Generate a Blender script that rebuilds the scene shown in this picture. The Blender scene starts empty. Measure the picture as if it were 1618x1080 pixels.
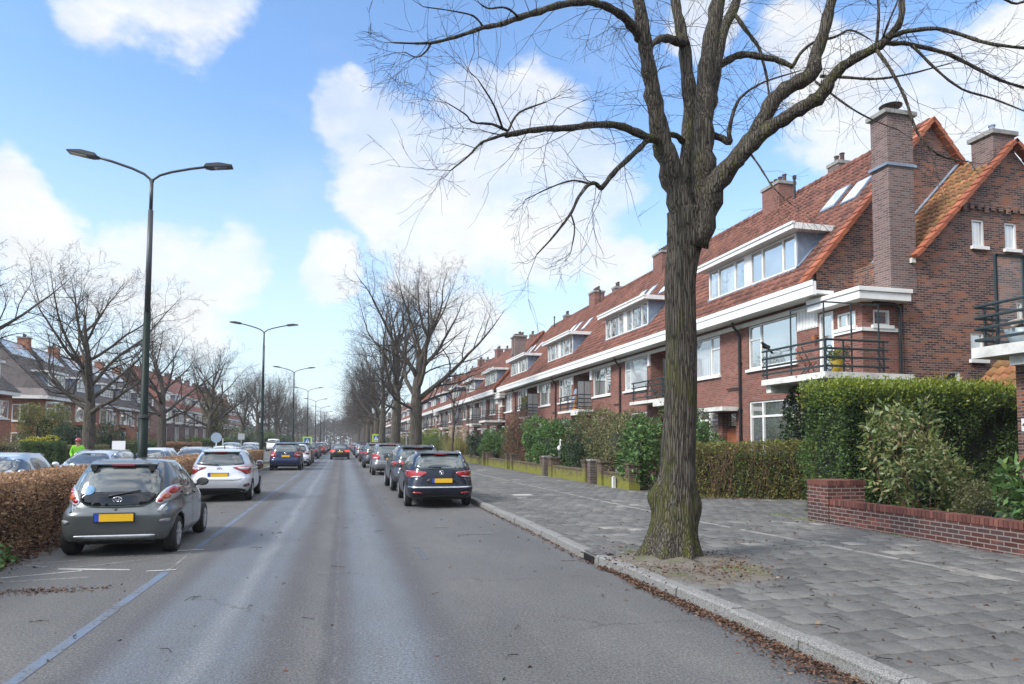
import bpy, bmesh, math, random
import numpy as np
from mathutils import Vector, Matrix, Quaternion
from mathutils.bvhtree import BVHTree
from mathutils.geometry import delaunay_2d_cdt
random.seed(7); rng = np.random.default_rng(7)
S = bpy.context.scene
COL = S.collection
PI = math.pi
rad = math.radians

# ------------------------------------------------------------------ helpers
def tag(o, label=None, cat=None, group=None, kind=None):
    if label: o['label'] = label
    if cat: o['category'] = cat
    if group: o['group'] = group
    if kind: o['kind'] = kind
    return o

def thing(name, label, cat, loc=(0, 0, 0), rz=0, group=None):
    o = bpy.data.objects.new(name, None); COL.objects.link(o)
    o.empty_display_size = .2
    o.location = loc; o.rotation_euler = (0, 0, rz)
    return tag(o, label, cat, group)

def copy_tree(o, parent=None):
    c = o.copy(); COL.objects.link(c)
    if parent is not None:
        c.parent = parent
    for ch in list(o.children):
        copy_tree(ch, c)
    return c

class MB:
    def __init__(s): s.v = []; s.f = []; s.mi = []
    def add(s, vs, fs, mi=0):
        b = len(s.v); s.v += [tuple(p) for p in vs]
        s.f += [tuple(i + b for i in f) for f in fs]; s.mi += [mi] * len(fs); return s
    def box(s, x0, x1, y0, y1, z0, z1, mi=0):
        if x0 > x1: x0, x1 = x1, x0
        if y0 > y1: y0, y1 = y1, y0
        if z0 > z1: z0, z1 = z1, z0
        v = [(x, y, z) for z in (z0, z1) for (x, y) in ((x0, y0), (x1, y0), (x1, y1), (x0, y1))]
        return s.add(v, [(3, 2, 1, 0), (4, 5, 6, 7), (0, 1, 5, 4), (1, 2, 6, 5), (2, 3, 7, 6), (3, 0, 4, 7)], mi)
    def prism(s, poly, axis, a0, a1, mi=0):
        def P(p, a):
            return (a, p[0], p[1]) if axis == 'x' else (p[0], a, p[1]) if axis == 'y' else (p[0], p[1], a)
        n = len(poly)
        v = [P(p, a0) for p in poly] + [P(p, a1) for p in poly]
        return s.add(v, [tuple(range(n))[::-1], tuple(range(n, 2 * n))] + [(i, (i + 1) % n, n + (i + 1) % n, n + i) for i in range(n)], mi)
    def bar(s, a, b, w, h=None, mi=0):
        a = Vector(a); b = Vector(b); h = h or w
        d = (b - a).normalized(); up = Vector((0, 0, 1)) if abs(d.z) < .95 else Vector((1, 0, 0))
        r = d.cross(up).normalized(); u = r.cross(d)
        v = [p + r * (sx * w / 2) + u * (sy * h / 2) for p in (a, b) for sx, sy in ((-1, -1), (1, -1), (1, 1), (-1, 1))]
        return s.add(v, [(3, 2, 1, 0), (4, 5, 6, 7), (0, 1, 5, 4), (1, 2, 6, 5), (2, 3, 7, 6), (3, 0, 4, 7)], mi)
    def tube(s, pts, radii, n=6, mi=0, cap=True):
        pts = [Vector(p) for p in pts]
        if not isinstance(radii, (list, tuple)): radii = [radii] * len(pts)
        vs = []; prev = None
        for i, p in enumerate(pts):
            t = (pts[min(i + 1, len(pts) - 1)] - pts[max(i - 1, 0)]).normalized()
            if prev is None:
                a = Vector((1, 0, 0)) if abs(t.x) < .8 else Vector((0, 1, 0))
                r = t.cross(a).normalized()
            else:
                r = (prev - t * prev.dot(t)).normalized()
            prev = r; b = t.cross(r)
            for k in range(n):
                a = 2 * PI * k / n
                vs.append(p + (r * math.cos(a) + b * math.sin(a)) * radii[i])
        fs = []
        for i in range(len(pts) - 1):
            for k in range(n):
                k2 = (k + 1) % n
                fs.append((i * n + k, i * n + k2, (i + 1) * n + k2, (i + 1) * n + k))
        if cap:
            fs.append(tuple(range(n))[::-1]); fs.append(tuple((len(pts) - 1) * n + k for k in range(n)))
        return s.add(vs, fs, mi)
    def ring(s, c, R, r, axis='y', n=20, m=6, sx=1, sz=1, mi=0):
        vs = []
        for i in range(n):
            a = 2 * PI * i / n
            for k in range(m):
                b = 2 * PI * k / m
                rr = R + r * math.cos(b); q = r * math.sin(b)
                p = (rr * math.cos(a) * sx, q, rr * math.sin(a) * sz)
                if axis == 'x': p = (p[1], p[0], p[2])
                if axis == 'z': p = (p[0], p[2], p[1])
                vs.append((c[0] + p[0], c[1] + p[1], c[2] + p[2]))
        fs = [(i * m + k, ((i + 1) % n) * m + k, ((i + 1) % n) * m + (k + 1) % m, i * m + (k + 1) % m) for i in range(n) for k in range(m)]
        return s.add(vs, fs, mi)
    def lathe(s, prof, c=(0, 0, 0), axis='z', n=24, mi=0):
        vs = []
        for (r, h) in prof:
            for k in range(n):
                a = 2 * PI * k / n
                p = (r * math.cos(a), r * math.sin(a), h)
                if axis == 'x': p = (p[2], p[0], p[1])
                if axis == 'y': p = (p[0], p[2], p[1])
                vs.append((p[0] + c[0], p[1] + c[1], p[2] + c[2]))
        m = len(prof)
        fs = [(i * n + k, i * n + (k + 1) % n, (i + 1) * n + (k + 1) % n, (i + 1) * n + k) for i in range(m - 1) for k in range(n)]
        if prof[0][0] > 1e-4: fs.append(tuple(range(n))[::-1])
        if prof[-1][0] > 1e-4: fs.append(tuple((m - 1) * n + k for k in range(n)))
        return s.add(vs, fs, mi)
    def ell(s, c, r, n=14, m=9, mi=0):
        prof = [(max(1e-5, math.sin(PI * i / m)), -math.cos(PI * i / m)) for i in range(m + 1)]
        b = len(s.v); s.lathe(prof, n=n, mi=mi)
        for i in range(b, len(s.v)):
            p = s.v[i]; s.v[i] = (c[0] + p[0] * r[0], c[1] + p[1] * r[1], c[2] + p[2] * r[2])
        return s
    def mesh(s, name, mats, smooth=False):
        me = bpy.data.meshes.new(name)
        me.from_pydata(s.v, [], s.f)
        if not isinstance(mats, (list, tuple)): mats = [mats]
        for m in mats: me.materials.append(m)
        if any(s.mi): me.polygons.foreach_set('material_index', s.mi)
        bm = bmesh.new(); bm.from_mesh(me); bmesh.ops.recalc_face_normals(bm, faces=bm.faces[:]); bm.to_mesh(me); bm.free()
        if smooth: me.polygons.foreach_set('use_smooth', [True] * len(me.polygons))
        me.update(); return me
    def build(s, name, mats, parent=None, smooth=False, loc=None, bevel=0):
        o = link(name, s.mesh(name, mats, smooth), parent)
        if loc is not None: o.location = loc
        if bevel:
            b = o.modifiers.new('bevel', 'BEVEL'); b.width = bevel; b.segments = 2; b.limit_method = 'ANGLE'; b.angle_limit = rad(40)
        return o

def link(name, me, parent=None):
    o = bpy.data.objects.new(name, me); COL.objects.link(o)
    if parent is not None: o.parent = parent
    return o

def raw_mesh(name, v, f, mat, smooth=False):
    """fast mesh from numpy arrays: v (n,3), f (m,k)"""
    v = np.asarray(v, np.float32); f = np.asarray(f, np.int32)
    me = bpy.data.meshes.new(name); k = f.shape[1]
    me.vertices.add(len(v)); me.vertices.foreach_set('co', v.ravel())
    me.loops.add(f.size); me.loops.foreach_set('vertex_index', f.ravel())
    me.polygons.add(len(f)); me.polygons.foreach_set('loop_start', np.arange(0, f.size, k, dtype=np.int32))
    if smooth: me.polygons.foreach_set('use_smooth', np.ones(len(f), bool))
    me.update(calc_edges=True); me.materials.append(mat); return me

# ------------------------------------------------------------------ materials
def newmat(name):
    m = bpy.data.materials.new(name); m.use_nodes = True
    nt = m.node_tree; b = nt.nodes['Principled BSDF']
    return m, nt, b
def ND(nt, typ, ins=None, **props):
    n = nt.nodes.new(typ)
    for k, v in props.items(): setattr(n, k, v)
    for k, v in (ins or {}).items():
        if isinstance(v, bpy.types.NodeSocket): nt.links.new(v, n.inputs[k])
        elif v is not None: n.inputs[k].default_value = v
    return n
def rgb(c): return (c[0], c[1], c[2], 1)
def MIX(nt, fac, a, b, mode='MIX'):
    n = nt.nodes.new('ShaderNodeMix'); n.data_type = 'RGBA'; n.blend_type = mode
    for i, v in ((0, fac), (6, a), (7, b)):
        if isinstance(v, bpy.types.NodeSocket): nt.links.new(v, n.inputs[i])
        else: n.inputs[i].default_value = v if i == 0 else rgb(v)
    return n.outputs[2]
def MATH(nt, op, a, b=0.0, c=None, clamp=False):
    n = nt.nodes.new('ShaderNodeMath'); n.operation = op; n.use_clamp = clamp
    for i, v in enumerate((a, b, c)):
        if v is None: continue
        if isinstance(v, bpy.types.NodeSocket): nt.links.new(v, n.inputs[i])
        else: n.inputs[i].default_value = v
    return n.outputs[0]
def RAMP(nt, fac, stops, interp='LINEAR'):
    n = nt.nodes.new('ShaderNodeValToRGB'); n.color_ramp.interpolation = interp
    el = n.color_ramp.elements
    while len(el) < len(stops): el.new(.5)
    for e, (p, c) in zip(el, stops):
        e.position = p; e.color = rgb(c) if hasattr(c, '__len__') else (c, c, c, 1)
    nt.links.new(fac, n.inputs[0]); return n.outputs[0]
def MAPR(nt, v, a, b, c=0.0, d=1.0, smooth=False):
    n = nt.nodes.new('ShaderNodeMapRange'); n.clamp = True
    if smooth: n.interpolation_type = 'SMOOTHSTEP'
    nt.links.new(v, n.inputs[0])
    for i, q in enumerate((a, b, c, d)): n.inputs[i + 1].default_value = q
    return n.outputs[0]
def POS(nt): return nt.nodes.new('ShaderNodeNewGeometry').outputs['Position']
def SEP(nt, v): return ND(nt, 'ShaderNodeSeparateXYZ', {0: v}).outputs
def COMB(nt, x=0., y=0., z=0.): return ND(nt, 'ShaderNodeCombineXYZ', {0: x, 1: y, 2: z}).outputs[0]
def NOISE(nt, vec, scale, detail=4, rough=.55, out=0):
    n = ND(nt, 'ShaderNodeTexNoise', {'Vector': vec, 'Scale': scale, 'Detail': detail, 'Roughness': rough})
    return n.outputs[out]
def BUMP(nt, b, h, strength=.3, dist=.02):
    n = ND(nt, 'ShaderNodeBump', {'Height': h, 'Strength': strength, 'Distance': dist}); nt.links.new(n.outputs[0], b.inputs['Normal'])
def SET(b, **k):
    nt = b.id_data
    for kk, v in k.items():
        i = b.inputs[kk.replace('_', ' ')]
        if isinstance(v, bpy.types.NodeSocket): nt.links.new(v, i)
        else: i.default_value = rgb(v) if hasattr(v, '__len__') else v

def plain(name, c, rough=.6, metal=0., var=.15, scale=6., bump=0., coat=0., spec=.5):
    """painted or cast surface with a little dirt of its own"""
    m, nt, b = newmat(name)
    oc = ND(nt, 'ShaderNodeTexCoord').outputs['Object']
    n = NOISE(nt, oc, scale, 5)
    d = [x * (1 - var) for x in c]; l = [min(1, x * (1 + var * .7)) for x in c]
    SET(b, Base_Color=RAMP(nt, n, [(.3, d), (.7, l)]), Roughness=rough, Metallic=metal, Specular_IOR_Level=spec, Coat_Weight=coat, Coat_Roughness=.04)
    if bump: BUMP(nt, b, NOISE(nt, oc, scale * 8, 3), bump, .01)
    return m

def brick(name, c1, c2, mortar, patch=None, patch_amt=.5, moss=False, bw=.215, bh=.066, mort=.011):
    m, nt, b = newmat(name)
    p = SEP(nt, POS(nt)); u = MATH(nt, 'ADD', p[0], p[1])
    vec = COMB(nt, u, p[2], 0.)
    wob = NOISE(nt, vec, 9, 2)
    vec2 = ND(nt, 'ShaderNodeVectorMath', {0: vec, 1: COMB(nt, 0., MATH(nt, 'MULTIPLY', wob, .008), 0.)}, operation='ADD').outputs[0]
    bt = ND(nt, 'ShaderNodeTexBrick', {'Vector': vec2, 'Scale': 1., 'Mortar Size': mort, 'Mortar Smooth': .25, 'Bias': 0., 'Brick Width': bw, 'Row Height': bh,
                                       'Color1': (0, 0, 0, 1), 'Color2': (1, 1, 1, 1), 'Mortar': (.5, .5, .5, 1)}, offset=.5)
    big = NOISE(nt, POS(nt), .55, 4)
    tint = MATH(nt, 'ADD', MATH(nt, 'MULTIPLY', bt.outputs['Color'], .75), MATH(nt, 'MULTIPLY', MATH(nt, 'SUBTRACT', big, .45), .9), clamp=True)
    col = RAMP(nt, tint, [(.0, [x * .74 for x in c1]), (.3, c1), (.7, c2), (1., [min(1, x * 1.25) for x in c2])])
    if patch:
        pn = NOISE(nt, POS(nt), .8, 5, .7)
        row = NOISE(nt, COMB(nt, MATH(nt, 'MULTIPLY', u, .35), MATH(nt, 'MULTIPLY', p[2], 2.5), 0.), 1.6, 3)
        f = MAPR(nt, MATH(nt, 'ADD', MATH(nt, 'MULTIPLY', pn, .55), MATH(nt, 'ADD', MATH(nt, 'MULTIPLY', row, .4), MATH(nt, 'MULTIPLY', bt.outputs['Color'], .12))), .52, .60, 0, patch_amt)
        col = MIX(nt, f, col, patch)
    col = MIX(nt, bt.outputs['Fac'], col, mortar)
    if moss:
        z = MAPR(nt, p[2], .15, .75, 1, .25)
        mm = MAPR(nt, MATH(nt, 'MULTIPLY', NOISE(nt, POS(nt), 2.2, 6, .7), MATH(nt, 'ADD', z, .35)), .36, .6)
        col = MIX(nt, mm, col, (.17, .17, .03))
    SET(b, Base_Color=col, Roughness=.88, Specular_IOR_Level=.25)
    h = MATH(nt, 'ADD', MATH(nt, 'MULTIPLY', bt.outputs['Fac'], -1.), MATH(nt, 'MULTIPLY', NOISE(nt, POS(nt), 60, 3), .4))
    BUMP(nt, b, h, .55, .012)
    return m

def island(name, stops, rough=.6, spec=.4, trans=0., bump=0.):
    """each leaf / tile / twig island takes its own tint"""
    m, nt, b = newmat(name)
    r = ND(nt, 'ShaderNodeNewGeometry').outputs['Random Per Island']
    big = NOISE(nt, POS(nt), 1.3, 4, .6)
    t = MATH(nt, 'ADD', MATH(nt, 'MULTIPLY', r, .75), MATH(nt, 'MULTIPLY', MATH(nt, 'SUBTRACT', big, .35), .7), clamp=True)
    SET(b, Base_Color=RAMP(nt, t, stops), Roughness=rough, Specular_IOR_Level=spec)
    if trans:
        out = nt.nodes['Material Output']
        tr = ND(nt, 'ShaderNodeBsdfTranslucent', {'Color': RAMP(nt, t, [(p, [min(1, x * 1.5) for x in c]) for p, c in stops])})
        mx = ND(nt, 'ShaderNodeMixShader', {0: trans, 1: b.outputs[0], 2: tr.outputs[0]})
        nt.links.new(mx.outputs[0], out.inputs[0])
    return m

def tile_mat(name, stops, moss=0., grime=(.05, .03, .025)):
    m, nt, b = newmat(name)
    r = ND(nt, 'ShaderNodeNewGeometry').outputs['Random Per Island']
    P = POS(nt); big = NOISE(nt, P, .5, 5, .65)
    t = MATH(nt, 'ADD', MATH(nt, 'MULTIPLY', r, .7), MATH(nt, 'MULTIPLY', MATH(nt, 'SUBTRACT', big, .35), 1.), clamp=True)
    col = RAMP(nt, t, stops)
    col = MIX(nt, MAPR(nt, NOISE(nt, P, 5, 6, .7), .45, .75, 0, .55), col, grime)
    if moss: col = MIX(nt, MAPR(nt, NOISE(nt, P, 2.4, 6, .7), .45, .7, 0, moss), col, (.17, .14, .04))
    SET(b, Base_Color=col, Roughness=.75, Specular_IOR_Level=.3)
    BUMP(nt, b, NOISE(nt, P, 40, 3), .25, .01)
    return m

def glassy(name, c, refl=.35, rough=.02, tint=(1., .975, .93), curtain=False):
    m, nt, b = newmat(name)
    P = POS(nt); s = SEP(nt, P); base = c
    if curtain:
        u = MATH(nt, 'ADD', s[0], s[1])
        fold = MATH(nt, 'SINE', MATH(nt, 'ADD', MATH(nt, 'MULTIPLY', u, 46.), MATH(nt, 'MULTIPLY', NOISE(nt, COMB(nt, u, 0., 0.), 3., 2), 9.)))
        base = MIX(nt, MAPR(nt, fold, -1, 1), [x * .72 for x in c], c)
    else:
        base = MIX(nt, MAPR(nt, NOISE(nt, P, .9, 2), .4, .62), c, [x * 2.2 + .015 for x in c])
        if name == 'window_pane':
            u = MATH(nt, 'ADD', s[0], s[1])
            base = MIX(nt, MAPR(nt, NOISE(nt, COMB(nt, u, 0., 3.), .9, 3, .6), .54, .57), base, (.42, .42, .4))
    SET(b, Base_Color=base, Roughness=.5, Specular_IOR_Level=.2)
    gl = ND(nt, 'ShaderNodeBsdfGlossy', {'Color': rgb(tint), 'Roughness': rough})
    wv = ND(nt, 'ShaderNodeBump', {'Height': NOISE(nt, P, .8, 1), 'Strength': .06, 'Distance': .3}); nt.links.new(wv.outputs[0], gl.inputs['Normal'])
    fr = ND(nt, 'ShaderNodeFresnel', {'IOR': 1.5}).outputs[0]
    f = MATH(nt, 'ADD', MATH(nt, 'MULTIPLY', fr, .8), refl, clamp=True)
    mx = ND(nt, 'ShaderNodeMixShader', {0: f, 1: b.outputs[0], 2: gl.outputs[0]})
    nt.links.new(mx.outputs[0], nt.nodes['Material Output'].inputs[0])
    return m

def paint(name, c, flake=.15, rough=.32):
    m, nt, b = newmat(name)
    oc = ND(nt, 'ShaderNodeTexCoord').outputs['Object']
    z = SEP(nt, oc)[2]
    dirt = MATH(nt, 'MULTIPLY', MAPR(nt, z, .15, .75, 1, .06), MAPR(nt, NOISE(nt, oc, 3.5, 6, .65), .3, .75))
    SET(b, Base_Color=MIX(nt, MATH(nt, 'MULTIPLY', dirt, .22), c, (.12, .11, .095)), Metallic=flake, Roughness=rough, Specular_IOR_Level=.5 if max(c) > .2 else .15, Coat_Weight=1. if max(c) > .09 else .62, Coat_Roughness=MATH(nt, 'ADD', MATH(nt, 'MULTIPLY', dirt, .5), .03))
    return m

def emblem_mat(name, c, rough=.35): return plain(name, c, rough, var=.05)

M = {}
M['white'] = plain('white_paint', (.74, .74, .71), .45, var=.1, scale=2.5)
M['white_old'] = plain('weathered_white_concrete', (.62, .61, .56), .75, var=.3, scale=3.2, bump=.15)
M['soffit'] = plain('grey_soffit_paint', (.4, .4, .4), .6)
M['metal_dark'] = plain('dark_green_metal', (.018, .026, .024), .4)
M['rail'] = plain('blue_black_rail_paint', (.02, .032, .034), .4)
M['pipe'] = plain('black_downpipe', (.012, .013, .015), .4)
M['lead'] = plain('lead_sheet', (.2, .25, .32), .5, var=.25, scale=3)
M['concrete'] = plain('grey_concrete', (.25, .245, .23), .85, var=.25, bump=.3)
M['lamp_green'] = plain('lamp_dark_green_paint', (.003, .012, .008), .55, spec=.25)
M['lamp_grey'] = plain('lamp_grey_metal', (.05, .056, .06), .45, .3)
M['chrome'] = plain('chrome', (.75, .76, .78), .15, 1., var=.05)
M['alu'] = plain('alloy_silver', (.5, .51, .52), .35, .8, var=.15, scale=20)
M['tyre'] = plain('tyre_rubber', (.014, .014, .014), .8, var=.3, scale=20)
M['black'] = plain('black_plastic', (.012, .012, .013), .5, var=.2)
M['greyplastic'] = plain('grey_plastic', (.16, .165, .17), .5)
M['red_lens'] = plain('red_lens', (.32, .008, .012), .12, coat=1., var=.2, scale=30)
M['red_lit'] = newmat('lit_tail_lamp')[0]; _b = M['red_lit'].node_tree.nodes['Principled BSDF']; _b.inputs['Base Color'].default_value = (.4, .01, .01, 1); _b.inputs['Emission Color'].default_value = (1, .05, .03, 1); _b.inputs['Emission Strength'].default_value = .8
M['pale_lens'] = plain('pale_lens', (.62, .5, .5), .12, coat=1., var=.15, scale=30)
M['amber'] = plain('amber_lens', (.45, .09, .03), .12, coat=1., var=.1, scale=30)
M['plate_y'] = plain('yellow_plate', (.72, .42, .015), .4, var=.04)
M['plate_b'] = plain('blue_plate_band', (.02, .06, .4), .4, var=.05)
M['car_glass'] = glassy('car_glass', (.010, .013, .014), .12, .02)
M['car_glass_pale'] = glassy('car_rear_glass', (.022, .032, .034), .07, .03)
M['pane'] = glassy('window_pane', (.09, .10, .105), .58, .015)
M['pane_curtain'] = glassy('window_pane_curtained', (.5, .53, .55), .25, .03, curtain=True)
M['frost'] = plain('frosted_screen', (.27, .27, .27), .35, var=.1)
M['yellow'] = plain('yellow_pot_glaze', (.6, .4, .03), .4)
M['orange'] = plain('orange_cushion', (.5, .2, .05), .8, var=.25)
M['terracotta'] = plain('terracotta', (.35, .13, .06), .8); M['pot_dark'] = plain('sooty_clay', (.07, .042, .034), .85, var=.3)
M['wood_red'] = plain('red_brown_wood', (.3, .1, .05), .5, var=.3)
M['brick_red'] = brick('red_brown_brick', (.19, .068, .050), (.275, .108, .08), (.2, .145, .122), patch=(.13, .05, .04), patch_amt=.4)
M['brick_gable'] = brick('dark_gable_brick', (.075, .036, .031), (.165, .078, .062), (.21, .175, .16), patch=(.33, .125, .06), patch_amt=.7)
M['brick_chim'] = brick('grey_brown_chimney_brick', (.125, .075, .066), (.18, .115, .10), (.22, .19, .18), patch=None)
M['brick_left'] = brick('orange_brown_brick', (.32, .105, .05), (.44, .16, .08), (.28, .19, .14))
M['brick_purple'] = brick('purple_brown_brick', (.10, .05, .05), (.16, .085, .08), (.17, .13, .12))
M['brick_moss'] = brick('mossy_garden_brick', (.065, .042, .032), (.115, .075, .052), (.11, .095, .07), moss=True)
M['brick_post'] = brick('dark_pillar_brick', (.06, .05, .045), (.13, .08, .065), (.16, .14, .12))
M['brick_front'] = brick('red_garden_wall_brick', (.075, .027, .022), (.165, .058, .045), (.2, .17, .15), patch=(.045, .032, .034), patch_amt=.85, bw=.22, bh=.075, mort=.010)
M['tile_red'] = tile_mat('red_pan_tiles', [(.0, (.075, .036, .03)), (.35, (.145, .060, .044)), (.7, (.205, .086, .06)), (1., (.285, .125, .085))])
M['tile_moss'] = tile_mat('mossy_orange_pan_tiles', [(.0, (.12, .055, .03)), (.5, (.27, .11, .05)), (1., (.36, .17, .08))], moss=.75)
M['tile_orange'] = tile_mat('orange_verge_tiles', [(.0, (.2, .062, .034)), (.5, (.30, .09, .045)), (1., (.37, .125, .062))], grime=(.17, .06, .04))
M['tile_dark'] = tile_mat('dark_brown_pan_tiles', [(.0, (.10, .088, .084)), (.5, (.155, .135, .13)), (1., (.22, .195, .185))])
M['tile_salmon'] = tile_mat('faded_red_pan_tiles', [(.0, (.26, .10, .075)), (.5, (.38, .16, .12)), (1., (.47, .22, .17))])
M['solar'] = glassy('solar_panel', (.26, .27, .28), .28, .25)

def bark(name, base, ridge, moss=.0, vs=1.):
    m, nt, b = newmat(name)
    P = POS(nt); s = SEP(nt, P)
    st = COMB(nt, MATH(nt, 'MULTIPLY', s[0], 10. * vs), MATH(nt, 'MULTIPLY', s[1], 10. * vs), MATH(nt, 'MULTIPLY', s[2], .6 * vs))
    na = NOISE(nt, st, 2.0, 3, .55); nb = NOISE(nt, st, 4.6, 3, .6)
    ra = MATH(nt, 'MULTIPLY', MATH(nt, 'ABSOLUTE', MATH(nt, 'SUBTRACT', na, .5)), 3.2); rb_ = MATH(nt, 'MULTIPLY', MATH(nt, 'ABSOLUTE', MATH(nt, 'SUBTRACT', nb, .5)), 2.2)
    wv = ND(nt, 'ShaderNodeVectorMath', {0: st, 1: ND(nt, 'ShaderNodeVectorMath', {0: NOISE(nt, st, .8, 3, .6, 1), 'Scale': .9}, operation='SCALE').outputs[0]}, operation='ADD').outputs[0]
    vo = ND(nt, 'ShaderNodeTexVoronoi', {'Vector': wv, 'Scale': 2.1}, feature='DISTANCE_TO_EDGE').outputs['Distance']
    n1 = MATH(nt, 'ADD', MATH(nt, 'MULTIPLY', MAPR(nt, vo, .0, .22), .5), MATH(nt, 'ADD', MATH(nt, 'MULTIPLY', MATH(nt, 'MINIMUM', ra, 1.), .28), MATH(nt, 'MULTIPLY', MATH(nt, 'MINIMUM', rb_, 1.), .25)))
    col = RAMP(nt, n1, [(.06, [x * .5 for x in base]), (.2, base), (.42, ridge), (.75, [min(1, x * 1.25) for x in ridge])])
    fine = NOISE(nt, P, 30, 4, .7)
    col = MIX(nt, MAPR(nt, fine, .5, .8, 0, .5), col, [min(1, x * 1.6) for x in ridge])
    if moss:
        mn = NOISE(nt, COMB(nt, MATH(nt, 'MULTIPLY', s[0], 3.), MATH(nt, 'MULTIPLY', s[1], 3.), MATH(nt, 'MULTIPLY', s[2], .8)), 1.3, 6, .72)
        low = MATH(nt, 'MULTIPLY', MAPR(nt, s[2], .8, 1.35, .125, 0), MAPR(nt, s[2], .2, .6, .6, 1.))
        col = MIX(nt, MAPR(nt, MATH(nt, 'ADD', mn, low), .53, .66, 0, moss), col, (.085, .092, .012))
        ln = NOISE(nt, P, 5.5, 5, .7)
        col = MIX(nt, MAPR(nt, ln, .66, .72, 0, .65), col, (.27, .28, .24))
    SET(b, Base_Color=col, Roughness=.9, Specular_IOR_Level=.2)
    BUMP(nt, b, MATH(nt, 'ADD', n1, MATH(nt, 'MULTIPLY', fine, .3)), .9, .05)
    return m
M['bark_hero'] = bark('mossy_elm_bark', (.036, .030, .024), (.105, .091, .072), .72, 1.7)
M['bark'] = bark('grey_brown_bark', (.055, .046, .038), (.105, .09, .075), .35, .8)
M['twig'] = bark('twig_bark', (.042, .034, .029), (.078, .064, .055), .0)
M['twig_brown'] = bark('brown_twig', (.15, .085, .055), (.22, .13, .085), .0)
M['leaf_beech'] = island('dry_beech_leaf', [(0, (.12, .064, .04)), (.3, (.26, .15, .092)), (.65, (.40, .255, .15)), (1, (.52, .36, .215))], .75, .2, .2)
M['leaf_privet'] = island('dark_privet_leaf', [(0, (.022, .046, .016)), (.4, (.058, .105, .028)), (.75, (.10, .16, .04)), (1, (.18, .23, .05))], .5, .35, .2)
M['leaf_lime'] = island('yellow_green_leaf', [(0, (.07, .11, .014)), (.5, (.17, .22, .026)), (1, (.30, .32, .05))], .45, .4, .25)
M['leaf_thin'] = island('sparse_privet_leaf', [(0, (.07, .075, .025)), (.4, (.125, .135, .036)), (.75, (.20, .195, .05)), (1, (.31, .25, .085))], .55, .3, .2)
M['leaf_laurel'] = island('laurel_leaf', [(0, (.026, .06, .018)), (.4, (.06, .125, .034)), (.8, (.115, .20, .05)), (1, (.19, .27, .07))], .48, .35, .15)
M['leaf_laurel_dark'] = island('dark_laurel_leaf', [(0, (.010, .024, .012)), (.5, (.022, .048, .02)), (1, (.06, .10, .036))], .5, .35, .12)
M['leaf_photinia'] = island('variegated_shrub_leaf', [(0, (.05, .085, .025)), (.4, (.11, .165, .045)), (.66, (.22, .24, .08)), (.86, (.34, .29, .13)), (1, (.28, .13, .07))], .42, .5, .2)
M['leaf_olive'] = island('olive_shrub_leaf', [(0, (.055, .06, .025)), (.5, (.13, .135, .055)), (1, (.25, .235, .10))], .6, .3, .15)
M['leaf_conifer'] = island('yellow_green_conifer', [(0, (.055, .065, .02)), (.5, (.13, .14, .04)), (1, (.24, .235, .085))], .6, .3, .15)
M['leaf_forsythia'] = island('yellow_flower', [(0, (.3, .3, .02)), (.4, (.6, .45, .02)), (1, (.75, .6, .05))], .6, .3, .2)
M['leaf_brown'] = island('brown_shrub_leaf', [(0, (.06, .035, .025)), (.5, (.14, .08, .05)), (1, (.24, .14, .09))], .75, .2, .15)
M['leaf_litter'] = island('fallen_leaf', [(0, (.035, .019, .014)), (.4, (.085, .045, .031)), (.75, (.15, .09, .06)), (1, (.27, .19, .13))], .8, .2)
M['leaf_ivy'] = island('ivy_leaf', [(0, (.012, .025, .010)), (.5, (.028, .05, .018)), (1, (.06, .09, .03))], .35, .5, .1)
M['pampas'] = island('pampas_plume', [(0, (.3, .22, .14)), (.5, (.48, .37, .26)), (1, (.6, .5, .38))], .8, .2, .2)
M['straw'] = island('straw_blade', [(0, (.16, .16, .05)), (.5, (.28, .25, .09)), (1, (.42, .36, .17))], .7, .2, .2)
# ------------------------------------------------------------------ camera, light, sky
psi, th, roll = rad(13.87), rad(3.2), rad(.25)
FPX, CX, CY, CH = 1081., 809., 636.6, 1.75
Fv = Vector((math.sin(psi) * math.cos(th), math.cos(psi) * math.cos(th), math.sin(th)))
Rv = Vector((math.cos(psi), -math.sin(psi), 0)); Uv = Rv.cross(Fv)
Rv, Uv = Rv * math.cos(roll) + Uv * math.sin(roll), Uv * math.cos(roll) - Rv * math.sin(roll)
cam = bpy.data.objects.new('camera', bpy.data.cameras.new('camera')); COL.objects.link(cam)
cam.location = (0, 0, CH)
cam.rotation_euler = Matrix((Rv, Uv, -Fv)).transposed().to_euler()
cam.data.sensor_width = 36.; cam.data.lens = 36. * FPX / 1618.; cam.data.shift_y = 96.6 / 1618.
cam.data.clip_start = .05; cam.data.clip_end = 3000
S.camera = cam
def ray(px, py): return Rv * ((px - CX) / FPX) + Uv * ((CY - py) / FPX) + Fv
def atY(px, py, Y):
    d = ray(px, py); return Vector((0, 0, CH)) + d * (Y / d.y)
def ground(px, py, z=0.):
    d = ray(px, py); return Vector((0, 0, CH)) + d * ((z - CH) / d.z)

SUN_EL, SUN_AZ = rad(40), rad(250)        # azimuth clockwise from +Y (down the street)
sl = bpy.data.lights.new('sun', 'SUN'); sl.energy = 2.2; sl.angle = rad(14); sl.color = (1, .96, .9)
so = bpy.data.objects.new('sun', sl); COL.objects.link(so)
sd = Vector((math.sin(SUN_AZ) * math.cos(SUN_EL), math.cos(SUN_AZ) * math.cos(SUN_EL), math.sin(SUN_EL)))
so.rotation_euler = sd.to_track_quat('Z', 'Y').to_euler(); so.location = sd * 60

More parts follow.
